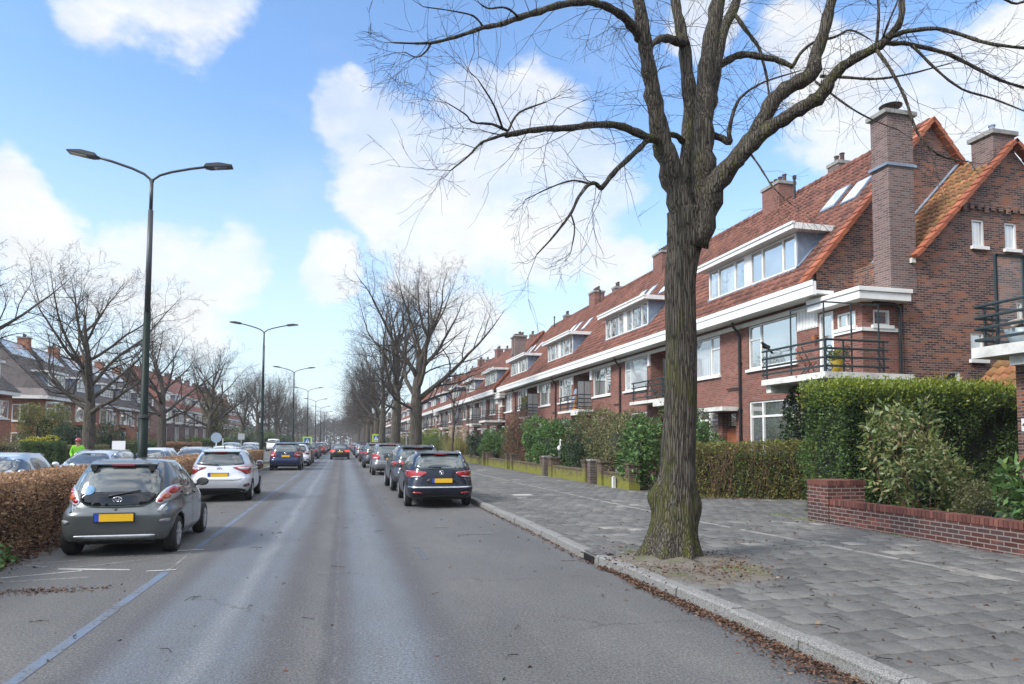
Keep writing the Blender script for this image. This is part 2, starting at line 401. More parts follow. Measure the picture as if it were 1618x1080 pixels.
W = bpy.data.worlds.new('World'); S.world = W; W.use_nodes = True
nt = W.node_tree; bg = nt.nodes['Background']
sky = nt.nodes.new('ShaderNodeTexSky'); sky.sky_type = 'NISHITA'; sky.sun_disc = False
sky.sun_elevation = SUN_EL; sky.sun_rotation = SUN_AZ; sky.air_density = 1.1; sky.dust_density = .6; sky.ozone_density = 1.6
dirv = ND(nt, 'ShaderNodeTexCoord').outputs['Generated']
nrm = ND(nt, 'ShaderNodeVectorMath', {0: dirv}, operation='NORMALIZE').outputs[0]
blobs = [(660, 235, 120), (770, 290, 175), (610, 315, 80), (870, 330, 150), (700, 385, 110), (560, 185, 60), (800, 170, 120), (190, -30, 105), (285, 0, 110),
         (90, 415, 90), (225, 425, 90), (330, 425, 65), (310, 500, 60), (10, 350, 80), (500, 415, 55), (1280, 60, 85), (1350, 130, 120),
         (1520, 215, 130), (1610, 90, 80), (740, 540, 80), (1010, 420, 70), (1100, 30, 60)]
acc = None
wrp = ND(nt, 'ShaderNodeTexNoise', {'Vector': nrm, 'Scale': 3.2, 'Detail': 5, 'Roughness': .6}).outputs['Color']
wrp = ND(nt, 'ShaderNodeVectorMath', {0: wrp, 1: (.5, .5, .5)}, operation='SUBTRACT').outputs[0]
wrp = ND(nt, 'ShaderNodeVectorMath', {0: wrp, 'Scale': .24}, operation='SCALE').outputs[0]
nw = ND(nt, 'ShaderNodeVectorMath', {0: ND(nt, 'ShaderNodeVectorMath', {0: nrm, 1: wrp}, operation='ADD').outputs[0]}, operation='NORMALIZE').outputs[0]
for (bx, by, br) in blobs:
    d = ray(bx, by).normalized(); r = br / FPX * .86
    dt = ND(nt, 'ShaderNodeVectorMath', {0: nw, 1: tuple(d)}, operation='DOT_PRODUCT').outputs['Value']
    q = MAPR(nt, dt, math.cos(r * 1.45), math.cos(r * .15))
    acc = q if acc is None else MATH(nt, 'MAXIMUM', acc, q)
wx, wy, wz = SEP(nt, nrm)
fill_clouds = MATH(nt, 'MAXIMUM', MAPR(nt, wy, .3, -.1, 0, .62), MAPR(nt, wz, .62, .74, 0, .62))  # unseen cloud cover behind the camera and overhead, added to brighten the street
acc = MATH(nt, 'MAXIMUM', acc, fill_clouds)
warp = ND(nt, 'ShaderNodeVectorMath', {0: nrm, 1: (1, 1, 1.9)}, operation='MULTIPLY').outputs[0]
cn = NOISE(nt, warp, 6.5, 9, .62)
cm = MAPR(nt, MATH(nt, 'ADD', acc, MATH(nt, 'MULTIPLY', MATH(nt, 'SUBTRACT', cn, .5), 1.5)), .37, .80, smooth=True)
thin = MATH(nt, 'MULTIPLY', MAPR(nt, NOISE(nt, warp, 2.6, 7, .6), .52, .8, 0, .25, smooth=True), 1.)
cm = MATH(nt, 'MAXIMUM', cm, thin)
hz = MAPR(nt, wz, .0, .46, 1, 0, smooth=True)
shade = MAPR(nt, NOISE(nt, warp, 11, 6, .6), .35, .7, .88, 1.)
SKY_BLUE = MIX(nt, 1., sky.outputs[0], (1.08, 1.24, 1.40), 'MULTIPLY')
white = ND(nt, 'ShaderNodeVectorMath', {0: COMB(nt, 9.4, 9.55, 9.7), 'Scale': MATH(nt, 'MULTIPLY', shade, MATH(nt, 'ADD', .53, MATH(nt, 'MULTIPLY', MATH(nt, 'MULTIPLY', fill_clouds, MAPR(nt, wz, .02, .5, -.35, 1., smooth=True)), 1.5)))}, operation='SCALE').outputs[0]  # added clouds shine brighter high up, dimmed low down to darken car reflections
pale = MIX(nt, MATH(nt, 'MULTIPLY', hz, .88), SKY_BLUE, (3.9, 4.6, 5.05))
opac = MAPR(nt, NOISE(nt, warp, 4.2, 8, .65), .34, .6, .55, .97, smooth=True)
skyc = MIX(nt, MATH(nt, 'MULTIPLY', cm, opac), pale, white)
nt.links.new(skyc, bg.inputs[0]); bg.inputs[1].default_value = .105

S.view_settings.view_transform = 'Standard'; S.view_settings.look = 'None'; S.view_settings.exposure = 1.02; S.view_settings.gamma = 1
S.cycles.max_bounces = 6; S.cycles.diffuse_bounces = 3; S.cycles.glossy_bounces = 3; S.cycles.transmission_bounces = 4; S.cycles.transparent_max_bounces = 8
S.cycles.use_denoising = True; S.cycles.caustics_reflective = False; S.cycles.caustics_refractive = False

# ------------------------------------------------------------------ ground sheets
def sheet(name, x0, x1, y0, y1, z, mat):
    mb = MB(); mb.add([(x0, y0, z), (x1, y0, z), (x1, y1, z), (x0, y1, z)], [(0, 1, 2, 3)])
    return tag(mb.build(name, mat), kind='structure')

m, nt, b = newmat('earth'); P = POS(nt)
SET(b, Base_Color=RAMP(nt, NOISE(nt, P, .6, 6, .65), [(.35, (.05, .042, .03)), (.55, (.085, .07, .045)), (.7, (.07, .08, .03))]), Roughness=.95)
BUMP(nt, b, NOISE(nt, P, 14, 5), .6, .04); M['earth'] = m

m, nt, b = newmat('asphalt'); P = POS(nt); s = SEP(nt, P)
wob = MATH(nt, 'MULTIPLY', MATH(nt, 'SUBTRACT', NOISE(nt, COMB(nt, 0., MATH(nt, 'MULTIPLY', s[1], .35), 0.), 1., 3), .5), .22)
x = MATH(nt, 'ADD', s[0], wob)
def band(x, a, b_, e):
    return MATH(nt, 'MULTIPLY', MAPR(nt, x, a - e, a + e, smooth=True), MAPR(nt, x, b_ - e, b_ + e, 1, 0, smooth=True))
coarse = NOISE(nt, P, 55, 3, .7); fine = NOISE(nt, P, 170, 2, .6); large = NOISE(nt, COMB(nt, MATH(nt, 'MULTIPLY', s[0], 1.), MATH(nt, 'MULTIPLY', s[1], .35), 0.), .8, 6, .65)
base = RAMP(nt, large, [(.3, (.076, .075, .074)), (.55, (.097, .095, .093)), (.75, (.12, .117, .111))])
brk = MAPR(nt, NOISE(nt, COMB(nt, MATH(nt, 'MULTIPLY', s[0], 2.), MATH(nt, 'MULTIPLY', s[1], .5), 0.), 1.3, 5, .7), .25, .6, .55, 1.)
trk = MATH(nt, 'MULTIPLY', MATH(nt, 'ADD', band(x, -1.85, -.62, .22), band(x, .0, .85, .2)), brk, clamp=True)
edge_ = MATH(nt, 'MULTIPLY', MATH(nt, 'MAXIMUM', MATH(nt, 'MAXIMUM', band(x, -2.0, -1.75, .12), band(x, -.68, -.38, .14)), MATH(nt, 'MAXIMUM', band(x, -.12, .12, .1), band(x, .72, 1.05, .16))), brk)
col = MIX(nt, MATH(nt, 'MULTIPLY', trk, .85), base, (.100, .113, .129))
col = MIX(nt, MATH(nt, 'MULTIPLY', edge_, .75), col, (.066, .063, .067))
streak = MATH(nt, 'MULTIPLY', band(x, -1.17, -1.0, .09), brk)
col = MIX(nt, MATH(nt, 'MULTIPLY', streak, .42), col, (.205, .212, .22))
str2 = MATH(nt, 'MULTIPLY', band(x, .28, .6, .16), brk)
col = MIX(nt, MATH(nt, 'MULTIPLY', str2, .25), col, (.17, .18, .19))
seam = MATH(nt, 'MULTIPLY', band(x, -.14, -.05, .035), MAPR(nt, NOISE(nt, COMB(nt, 0., s[1], 0.), 1.4, 4), .3, .6, .4, 1.))
col = MIX(nt, MATH(nt, 'MULTIPLY', seam, .6), col, (.06, .058, .06))
seam2 = MATH(nt, 'MULTIPLY', band(x, -.045, -.02, .012), MAPR(nt, NOISE(nt, COMB(nt, 0., s[1], 0.), 3., 4), .45, .6))
col = MIX(nt, MATH(nt, 'MULTIPLY', seam2, .2), col, (.22, .21, .2))
dustn = MAPR(nt, NOISE(nt, P, 3.3, 7, .75), .55, .8, 0, .35)
col = MIX(nt, dustn, col, (.19, .175, .155))
spots = MAPR(nt, NOISE(nt, P, 1.1, 3, .5), .70, .76, 0, .5)
col = MIX(nt, spots, col, (.07, .07, .068))
mid = NOISE(nt, P, 34, 3, .8)
vc = ND(nt, 'ShaderNodeTexVoronoi', {'Vector': ND(nt, 'ShaderNodeVectorMath', {0: P, 1: ND(nt, 'ShaderNodeVectorMath', {0: NOISE(nt, P, 2.2, 5, .7, 1), 'Scale': .7}, operation='SCALE').outputs[0]}, operation='ADD').outputs[0], 'Scale': .42}, feature='DISTANCE_TO_EDGE').outputs['Distance']
crk = MATH(nt, 'MULTIPLY', MAPR(nt, vc, .002, .010, 1, 0), MAPR(nt, NOISE(nt, P, .5, 3), .5, .6))
col = MIX(nt, MATH(nt, 'MULTIPLY', crk, .65), col, (.045, .043, .042))
col = ND(nt, 'ShaderNodeVectorMath', {0: col, 'Scale': MAPR(nt, mid, .32, .68, .66, 1.36)}, operation='SCALE').outputs[0]
grain = MAPR(nt, coarse, .3, .7, .5, 1.55); g2 = MAPR(nt, fine, .3, .7, .6, 1.45)
col = ND(nt, 'ShaderNodeVectorMath', {0: col, 'Scale': MATH(nt, 'MULTIPLY', grain, g2)}, operation='SCALE').outputs[0]
vor = ND(nt, 'ShaderNodeTexVoronoi', {'Vector': P, 'Scale': 26.}).outputs['Distance']
peb = MATH(nt, 'MULTIPLY', MAPR(nt, vor, .08, .12, 1, 0), MAPR(nt, NOISE(nt, P, 9, 2), .6, .68))
col = MIX(nt, MATH(nt, 'MULTIPLY', peb, .5), col, (.34, .32, .29))
SET(b, Base_Color=col, Roughness=MATH(nt, 'SUBTRACT', .86, MATH(nt, 'MULTIPLY', trk, .2)), Specular_IOR_Level=.35)
BUMP(nt, b, MATH(nt, 'ADD', coarse, MATH(nt, 'MULTIPLY', fine, .5)), .55, .012); M['asphalt'] = m

m, nt, b = newmat('service_asphalt'); P = POS(nt)
SET(b, Base_Color=RAMP(nt, NOISE(nt, P, 2, 6, .7), [(.3, (.08, .08, .078)), (.7, (.14, .135, .125))]), Roughness=.9); M['asphalt2'] = m

# paving: each slab is a mesh island with its own tint
m, nt, b = newmat('paving_slab'); P = POS(nt)
r = ND(nt, 'ShaderNodeNewGeometry').outputs['Random Per Island']
t = MATH(nt, 'ADD', MATH(nt, 'MULTIPLY', r, .72), MATH(nt, 'MULTIPLY', MATH(nt, 'SUBTRACT', NOISE(nt, P, .45, 4), .38), 1.0), clamp=True)
col = RAMP(nt, t, [(0, (.074, .073, .071)), (.5, (.102, .099, .094)), (.82, (.132, .128, .12)), (.91, (.19, .18, .163)), (1, (.30, .28, .245))])
col = MIX(nt, MAPR(nt, NOISE(nt, P, 4, 7, .75), .48, .78, 0, .5), col, (.17, .16, .135))
col = MIX(nt, MAPR(nt, NOISE(nt, P, 1.6, 5, .7), .58, .75, 0, .4), col, (.07, .072, .045))
col = ND(nt, 'ShaderNodeVectorMath', {0: col, 'Scale': MATH(nt, 'MULTIPLY', MAPR(nt, NOISE(nt, P, 95, 3, .7), .3, .7, .7, 1.3), MAPR(nt, NOISE(nt, P, 24, 4, .7), .3, .7, .8, 1.2))}, operation='SCALE').outputs[0]
SET(b, Base_Color=col, Roughness=.85, Specular_IOR_Level=.3); BUMP(nt, b, NOISE(nt, P, 60, 4, .7), .4, .01); M['slab'] = m
m, nt, b = newmat('granite_kerb'); P = POS(nt)
sp = NOISE(nt, P, 85, 3, .8)
col = RAMP(nt, sp, [(.36, (.04, .04, .04)), (.47, (.15, .146, .138)), (.6, (.27, .262, .245))])
col = MIX(nt, MAPR(nt, NOISE(nt, P, 3, 6, .7), .5, .75, 0, .5), col, (.12, .115, .09))
SET(b, Base_Color=col, Roughness=.8); BUMP(nt, b, NOISE(nt, P, 30, 4), .4, .01); M['granite'] = m

sheet('ground', -300, 320, -60, 470, -.035, M['earth'])
sheet('road', -4.62, 3.68, -12, 420, 0., M['asphalt'])
sheet('service_road', -13.0, -6.0, -12, 400, -.004, M['asphalt2'])
sheet('left_pavement', -19.5, -13.0, -12, 400, .0, M['asphalt2'])

# pavement slabs (individual near, a base sheet of slabs far)
def kerb_x(y):
    ks = [(-12, 3.78), (4, 3.72), (5.5, 3.72), (7.4, 3.64), (8.75, 3.61), (8.8, 3.56), (9.9, 3.52), (11.3, 3.56), (13.2, 3.60), (16, 3.58), (420, 3.58)]
    for (a, xa), (c, xc) in zip(ks, ks[1:]):
        if a <= y <= c: return xa + (xc - xa) * (y - a) / (c - a)
    return 3.6
PZ = .115
def slabs(x0f, x1f, y0, y1, sx, sy, z, jitter, gap=.0062, skip=None):
    vs = []; fs = []; row = 0; y = y0
    while y < y1:
        off = (row % 2) * sx * .5 + random.uniform(-.02, .02)
        xa, xb = x0f(y), x1f(y); xx = xa - off
        while xx < xb:
            a, c = max(xx + gap, xa), min(xx + sx - gap, xb)
            if c - a > .03 and not (skip and skip((a + c) / 2, y + sy / 2)):
                h = [random.uniform(-jitter, jitter) for _ in range(3)]; bi = len(vs); t0 = random.gauss(0, jitter * .8)
                hh = [t0 + h[0], t0 + h[0] + h[1] * .7, t0 + h[0] + h[1] * .7 + h[2] * .7, t0 + h[0] + h[2] * .7]
                e = .006
                cs = [(a, y + gap), (c, y + gap), (c, y + sy - gap), (a, y + sy - gap)]
                ce = [(a + e, y + gap + e), (c - e, y + gap + e), (c - e, y + sy - gap - e), (a + e, y + sy - gap - e)]
                vs += [(p[0], p[1], z - .04) for p in cs] + [(p[0], p[1], z + q - .004) for p, q in zip(cs, hh)] + [(p[0], p[1], z + q) for p, q in zip(ce, hh)]
                for base_ in (0, 4):
                    for k in range(4):
                        k2 = (k + 1) % 4; fs.append((bi + base_ + k, bi + base_ + k2, bi + base_ + 4 + k2, bi + base_ + 4 + k))
                fs.append((bi + 8, bi + 9, bi + 10, bi + 11))
            xx += sx
        y += sy; row += 1
    return vs, fs
def pit(x, y): return ((x - 4.55) / .85) ** 2 + ((y - 8.35) / 1.15) ** 2 < 1
mb = MB()
v, f = slabs(lambda y: kerb_x(y) + .165, lambda y: 9.62, 1.5, 30, .305, .305, PZ, .0035, skip=pit); mb.add(v, f)
v, f = slabs(lambda y: kerb_x(y) + .165, lambda y: 9.62, 30, 75, .61, .305, PZ, .002); mb.add(v, f)
v, f = slabs(lambda y: 9.62, lambda y: 15.6, 12.2, 19.6, .305, .305, PZ, .003); mb.add(v, f)
o = raw_mesh('pavement', mb.v, mb.f, M['slab']); tag(link('pavement', o), kind='structure')
m, nt, b = newmat('joint_sand'); P = POS(nt)
SET(b, Base_Color=RAMP(nt, NOISE(nt, P, 3, 5, .7), [(.35, (.045, .042, .034)), (.6, (.075, .07, .05)), (.75, (.06, .07, .025))]), Roughness=.95); M['joint'] = m
sheet('pavement_bed', 3.72, 15.6, -12, 75, PZ - .018, M['joint'])
sheet('far_pavement', 3.72, 9.6, 75, 420, PZ - .01, M['slab'])
sheet('front_garden_soil', 9.62, 30, -12, 12.2, PZ - .01, M['earth'])
sheet('row_garden_soil', 9.62, 30, 19.6, 420, PZ - .012, M['earth'])

# pale edging strip down the pavement
mb = MB(); es = [(8.15, 2.), (7.78, 6.5), (7.12, 13), (6.75, 24), (6.5, 36), (6.4, 75)]
for (xa, ya), (xb, yb) in zip(es, es[1:]):
    L = math.hypot(xb - xa, yb - ya); n = max(1, int(L / .8))
    for k in range(n):
        t0, t1 = k / n + .004, (k + 1) / n - .004
        q = random.uniform(-.003, .003)
        xm0, xm1 = xa + (xb - xa) * t0, xa + (xb - xa) * t1; y0, y1 = ya + (yb - ya) * t0, ya + (yb - ya) * t1
        mb.add([(xm0, y0, PZ + .007 + q), (xm0 + .07, y0, PZ + .007 + q), (xm1 + .07, y1, PZ + .007 + q), (xm1, y1, PZ + .007 + q),
                (xm0, y0, PZ - .03), (xm0 + .07, y0, PZ - .03), (xm1 + .07, y1, PZ - .03), (xm1, y1, PZ - .03)],
               [(0, 1, 2, 3), (4, 5, 1, 0), (5, 6, 2, 1), (6, 7, 3, 2), (7, 4, 0, 3)])
tag(mb.build('edging_strip', plain('pale_edging', (.21, .2, .18), .85, var=.35, scale=3)), kind='structure')

# kerb: stones laid end to end
mb = MB(); y = -6.
while y < 140:
    L = 1.0 if y < 60 else 4.; L += random.uniform(-.06, .06)
    j = random.uniform(-.012, .012); jz = random.uniform(-.008, .008)
    xa, xb = kerb_x(y) + j, kerb_x(y + L) + j
    zt = PZ + .012 + jz
    vs = []
    for yy, xx in ((y + .006, xa), (y + L - .006, xb)):
        vs += [(xx - .015, yy, -.05), (xx + .0, yy, zt - .022), (xx + .022, yy, zt), (xx + .15, yy, zt), (xx + .16, yy, zt - .01), (xx + .16, yy, -.05)]
    mb.add(vs, [(0, 6, 7, 1), (1, 7, 8, 2), (2, 8, 9, 3), (3, 9, 10, 4), (4, 10, 11, 5), (0, 1, 2, 3, 4, 5), (11, 10, 9, 8, 7, 6)])
    y += L
tag(mb.build('kerb', M['granite']), kind='structure')
mb = MB(); mb.box(-4.78, -4.62, -10, 140, -.05, .03); mb.box(-6.0, -5.9, -10, 140, -.05, .06); mb.box(-13.1, -12.98, -10, 200, -.05, .1)
tag(mb.build('hedge_kerb', M['concrete']), kind='structure')
# kerb drain
t = thing('drain_inlet', 'iron drain inlet set in the kerb beside the large tree', 'drain', (kerb_x(9.55), 9.55, 0))
mb = MB(); mb.box(.0, .30, -.22, .22, .128, .142); mb.build('cover', plain('drain_iron', (.11, .108, .104), .6, .3, .3, 12), t)
mb = MB()
for k in range(5): mb.box(-.022, -.008, -.2 + k * .085, -.16 + k * .085, .01, .1)
mb.box(-.02, -.01, -.21, .2, .09, .11)
mb.build('grate', M['black'], t)
# faded markings
def worn(name, c, lo=.42, hi=.62, amt=.9):
    m, nt, b = newmat(name); P = POS(nt)
    n = MATH(nt, 'ADD', MATH(nt, 'MULTIPLY', NOISE(nt, P, 26, 6, .75), .6), MATH(nt, 'MULTIPLY', NOISE(nt, P, 1.7, 4, .6), .4))
    SET(b, Base_Color=MIX(nt, MAPR(nt, n, lo, hi, 0, .85), c, (.125, .12, .115)), Roughness=.8)
    SET(b, Alpha=MAPR(nt, n, hi - .02, hi + .1, amt, 0.)); return m
M['mark_blue'] = worn('worn_blue_paint', (.10, .175, .30), .33, .56, .88)
M['mark_blue_faint'] = worn('faint_blue_paint', (.12, .19, .30), .30, .5, .6)
M['mark_white'] = worn('worn_white_paint', (.6, .6, .57), .42, .6, .95)
M['mark_white_faint'] = worn('faint_white_paint', (.42, .42, .40), .34, .52, .8)
def strip(mb, a, b_, w, z=.004, n=1):
    a = Vector((*a, 0)); b_ = Vector((*b_, 0)); d = (b_ - a).normalized(); r = Vector((d.y, -d.x, 0)) * w / 2
    mb.add([(*(p + q).xy, z) for p, q in ((a, -r), (a, r), (b_, r), (b_, -r))], [(0, 1, 2, 3)])
mb = MB(); strip(mb, (-2.3, 3.), (-2.24, 10.0), .105); strip(mb, (-2.26, 11.95), (-2.2, 41), .10); strip(mb, (-2.2, 41), (-2.1, 110), .11)
tag(mb.build('blue_parking_line', M['mark_blue']), kind='structure')
mb = MB(); strip(mb, (1.22, 10.2), (1.2, 11.4), .10); strip(mb, (1.13, 16), (1.08, 42), .10); strip(mb, (1.05, 42), (1.0, 90), .1)
tag(mb.build('right_parking_line', M['mark_blue_faint']), kind='structure')
mb = MB(); strip(mb, (-2.5, 10.1), (-2.14, 10.13), .055, .008); strip(mb, (-2.5, 11.85), (-2.12, 11.9), .055, .008); strip(mb, (-3.7, 10.55), (-2.75, 10.28), .06)
strip(mb, (-4.15, 10.02), (-3.35, 10.35), .04)
tag(mb.build('bay_corner_mark', M['mark_white']), kind='structure')
mb = MB(); strip(mb, (-4.35, 11.0), (-2.75, 11.6), .05); strip(mb, (-4.4, 11.05), (-3.6, 10.55), .05); strip(mb, (-3.6, 10.55), (-2.6, 11.2), .04, .006); strip(mb, (-4.1, 9.72), (-3.1, 9.85), .045); strip(mb, (-2.24, 10.2), (-2.26, 11.8), .045)
tag(mb.build('bay_crossed_line', M['mark_white_faint']), kind='structure')
# pavement covers
t = thing('utility_cover', 'pale square utility cover set flush in the grey pavement', 'cover', (5.35, 20.3, PZ + .004))
mb = MB(); mb.box(-.3, .3, -.25, .25, -.03, .004); mb.build('frame', M['concrete'], t)
mb = MB(); mb.box(-.26, .26, -.21, .21, .005, .009); mb.build('lid', plain('pale_cover', (.36, .35, .32), .8), t)
t = thing('manhole_cover', 'worn rectangular gully cover in the asphalt near the kerb', 'cover', (2.45, 12.9, 0))
mb = MB(); mb.box(-.34, .34, -.2, .2, -.03, .005)
for k in range(9): mb.box(-.3 + k * .07, -.27 + k * .07, -.15, .15, .004, .011)
mb.build('lid', plain('worn_gully_iron', (.095, .092, .088), .7, var=.3, scale=25), t)
# soil round the hero tree
vs = []; fs = []; n = 40
for j in range(12):
    for k in range(n):
        a = 2 * PI * k / n; rr = (j / 11) ** .8
        q = 1 + .12 * math.sin(3 * a + 1) + .08 * math.sin(5 * a)
        x_, y_ = 4.55 + math.cos(a) * .95 * rr * q, 8.35 + math.sin(a) * 1.3 * rr * q
        x_ = max(x_, kerb_x(y_) + .15)
        hh = .10 * math.exp(-((x_ - 4.42) ** 2 + (y_ - 8.85) ** 2) / .35) + random.uniform(0, .02) * (1 - rr)
        vs.append((x_, y_, PZ + .012 - .022 * rr ** 3 + hh * (1 - rr ** 4)))
for j in range(11):
    for k in range(n):
        fs.append((j * n + k, j * n + (k + 1) % n, (j + 1) * n + (k + 1) % n, (j + 1) * n + k))
m, nt, b = newmat('pit_soil'); P = POS(nt)
col = RAMP(nt, NOISE(nt, P, 7, 7, .75), [(.3, (.06, .05, .04)), (.5, (.14, .12, .095)), (.7, (.2, .175, .14))])
col = MIX(nt, MAPR(nt, NOISE(nt, P, 2.5, 5), .56, .66, 0, .7), col, (.08, .10, .025))
SET(b, Base_Color=col, Roughness=.95); BUMP(nt, b, NOISE(nt, P, 40, 5, .75), .8, .03)
tag(link('tree_pit_soil', raw_mesh('tree_pit_soil', vs, fs, m, True)), kind='structure')

# ------------------------------------------------------------------ leaves
def unit(n):
    d = rng.normal(size=(n, 3)); return d / np.linalg.norm(d, axis=1)[:, None]
def leaves(name, pts, size, mat, out=None, outw=.6, width=.5, bend=.15, down=0., parent=None):
    pts = np.asarray(pts); n = len(pts); d = unit(n)
    if out is not None: d = d * (1 - outw) + np.asarray(out) * outw
    d[:, 2] -= down; d /= np.linalg.norm(d, axis=1)[:, None] + 1e-9
    sd_ = np.cross(d, unit(n)); sd_ /= np.linalg.norm(sd_, axis=1)[:, None] + 1e-9
    nn = np.cross(d, sd_)
    L = size * rng.uniform(.6, 1.35, n)[:, None]
    v = np.stack([pts, pts + d * L * .45 + sd_ * L * width * .5 + nn * L * bend, pts + d * L, pts + d * L * .45 - sd_ * L * width * .5 + nn * L * bend], 1).reshape(-1, 3)
    f = np.arange(4 * n).reshape(n, 4)
    return link(name, raw_mesh(name, v, f, mat), parent)
def lump(p, amp, sc, seed=0):
    """cheap smooth 3-D wobble"""
    r = np.random.default_rng(seed); o = np.zeros(len(p))
    for k in range(6):
        w = r.normal(size=3) * sc; o += np.sin(p @ w + r.uniform(0, 6.28))
    return o / 6 * amp
def hedge_pts(n, lo, hi, depth=.12, amp=.12, seed=0, top=1.):
    lo = np.array(lo); hi = np.array(hi); s_ = hi - lo
    areas = np.array([s_[1] * s_[2], s_[1] * s_[2], s_[0] * s_[2], s_[0] * s_[2], s_[0] * s_[1] * top]); c = rng.choice(5, n, p=areas / areas.sum())
    p = rng.uniform(size=(n, 3)) * s_ + lo; nrm_ = np.zeros((n, 3))
    dd = np.abs(rng.normal(0, depth, n))
    for k, (ax, val, sg) in enumerate(((0, lo[0], -1), (0, hi[0], 1), (1, lo[1], -1), (1, hi[1], 1), (2, hi[2], 1))):
        i = c == k; p[i, ax] = val - sg * dd[i]; nrm_[i, ax] = sg
    p += nrm_ * lump(p, amp, 2.2, seed)[:, None] + nrm_ * lump(p, amp * .5, 7, seed + 1)[:, None]
    return p, nrm_
def blob_pts(n, c, r, k=14, sub=.42, seed=0, flat=.0):
    """leaf points on a cluster of sub-spheres filling an ellipsoid"""
    g_ = np.random.default_rng(seed); c = np.array(c); r = np.array(r)
    cc = g_.normal(size=(k, 3)); cc /= np.linalg.norm(cc, axis=1)[:, None]; cc *= (g_.uniform(.25, .8, k) ** .6)[:, None]
    rs = g_.uniform(.7, 1.2, k) * sub
    i = g_.integers(0, k, n); d = g_.normal(size=(n, 3)); d /= np.linalg.norm(d, axis=1)[:, None]
    q = cc[i] + d * (rs[i] * g_.uniform(.55, 1.05, n) ** .5)[:, None]
    q[:, 2] = np.maximum(q[:, 2], -.98)
    return c + q * r, d
def core(name, c, r, mat, parent, seed=0):
    mb = MB(); mb.ell(c, r, 16, 10)
    p = np.array(mb.v); p += (p - np.array(c)) * lump(p, .25, 3. / max(r), seed)[:, None]; mb.v = [tuple(q) for q in p]
    return mb.build(name, mat, parent, True)
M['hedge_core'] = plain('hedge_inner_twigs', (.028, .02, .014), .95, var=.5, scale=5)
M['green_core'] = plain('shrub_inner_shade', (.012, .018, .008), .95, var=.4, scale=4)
def stems(name, base, r, h, n, mat, parent, lean=.5, rad_=.012, seed=0):
    g_ = random.Random(seed); mb = MB()
    for k in range(n):
        a = g_.uniform(0, 6.28); q = g_.uniform(.05, .35)
        p = Vector((base[0] + math.cos(a) * r[0] * q, base[1] + math.sin(a) * r[1] * q, base[2]))
        pts = [p]; d = Vector((math.cos(a) * lean * g_.uniform(.2, 1), math.sin(a) * lean * g_.uniform(.2, 1), 1)).normalized()
        L = h * g_.uniform(.7, 1.05)
        for j in range(5):
            d = (d + Vector((g_.gauss(0, .12), g_.gauss(0, .12), g_.gauss(0, .05)))).normalized(); pts.append(pts[-1] + d * L / 5)
        mb.tube(pts, [rad_ * (1 - .16 * j) for j in range(6)], 4)
    return mb.build(name, mat, parent)
# ------------------------------------------------------------------ trees
class Branches:
    def __init__(s, seed): s.r = random.Random(seed); s.big = MB(); s.small = MB()
    def perp(s, d, ang):
        a = Vector((s.r.gauss(0, 1), s.r.gauss(0, 1), s.r.gauss(0, 1))); q = d.cross(a).normalized()
        return (d * math.cos(ang) + q * math.sin(ang)).normalized()
    def path(s, p, d, L, n, wob, lift):
        pts = [p.copy()]; dirs = [d.copy()]
        for _ in range(n):
            d = (d + Vector((s.r.gauss(0, wob), s.r.gauss(0, wob), s.r.gauss(0, wob) + lift))).normalized()
            p = p + d * (L / n); pts.append(p); dirs.append(d.copy())
        return pts, dirs
    def grow(s, p, d, L, r, lv, cfg):
        c = cfg[lv]; n = c['seg']
        pts, dirs = s.path(p, d, L, n, c['wob'], c['lift'])
        tip = max(.004, r * c.get('taper', .35))
        rr = [r + (tip - r) * (i / n) for i in range(n + 1)]
        (s.big if lv <= cfg[0].get('biglv', 1) else s.small).tube(pts, rr, c['sides'], cap=lv < 2)
        if lv + 1 >= len(cfg): return
        nx = cfg[lv + 1]; k = c['kids']
        for i in range(k):
            t = c['from'] + (1 - c['from']) * (i + s.r.uniform(.1, .9)) / k
            j = min(n - 1, int(t * n)); f = t * n - j
            q = pts[j].lerp(pts[j + 1], f); dd = s.perp(dirs[j], rad(s.r.uniform(*nx['ang'])))
            if nx.get('flat'): dd.z *= nx['flat']; dd.normalize()
            s.grow(q, dd, L * s.r.uniform(*nx['len']) * (1 - .45 * t * (lv > 0)), max(.004, (r + (tip - r) * t) * nx['rad']), lv + 1, cfg)

def street_tree_cfg(kids=(6, 8, 7, 5), wob=.10):
    return [dict(seg=6, wob=.05, lift=.02, sides=12, kids=0, taper=.8, biglv=1, **{'from': .6}),
            dict(seg=11, wob=wob, lift=.05, sides=7, kids=kids[1], taper=.05, ang=(15, 45), len=(.9, 1.1), rad=.6, **{'from': .14}),
            dict(seg=7, wob=.14, lift=.05, sides=5, kids=kids[2], taper=.1, ang=(26, 58), len=(.36, .62), rad=.46, **{'from': .12}),
            dict(seg=5, wob=.2, lift=.02, sides=3, kids=kids[3], taper=.4, ang=(26, 60), len=(.36, .62), rad=.48, **{'from': .1}),
            dict(seg=4, wob=.22, lift=.0, sides=3, kids=0, taper=.5, ang=(25, 65), len=(.35, .65), rad=.6, **{'from': .1})]

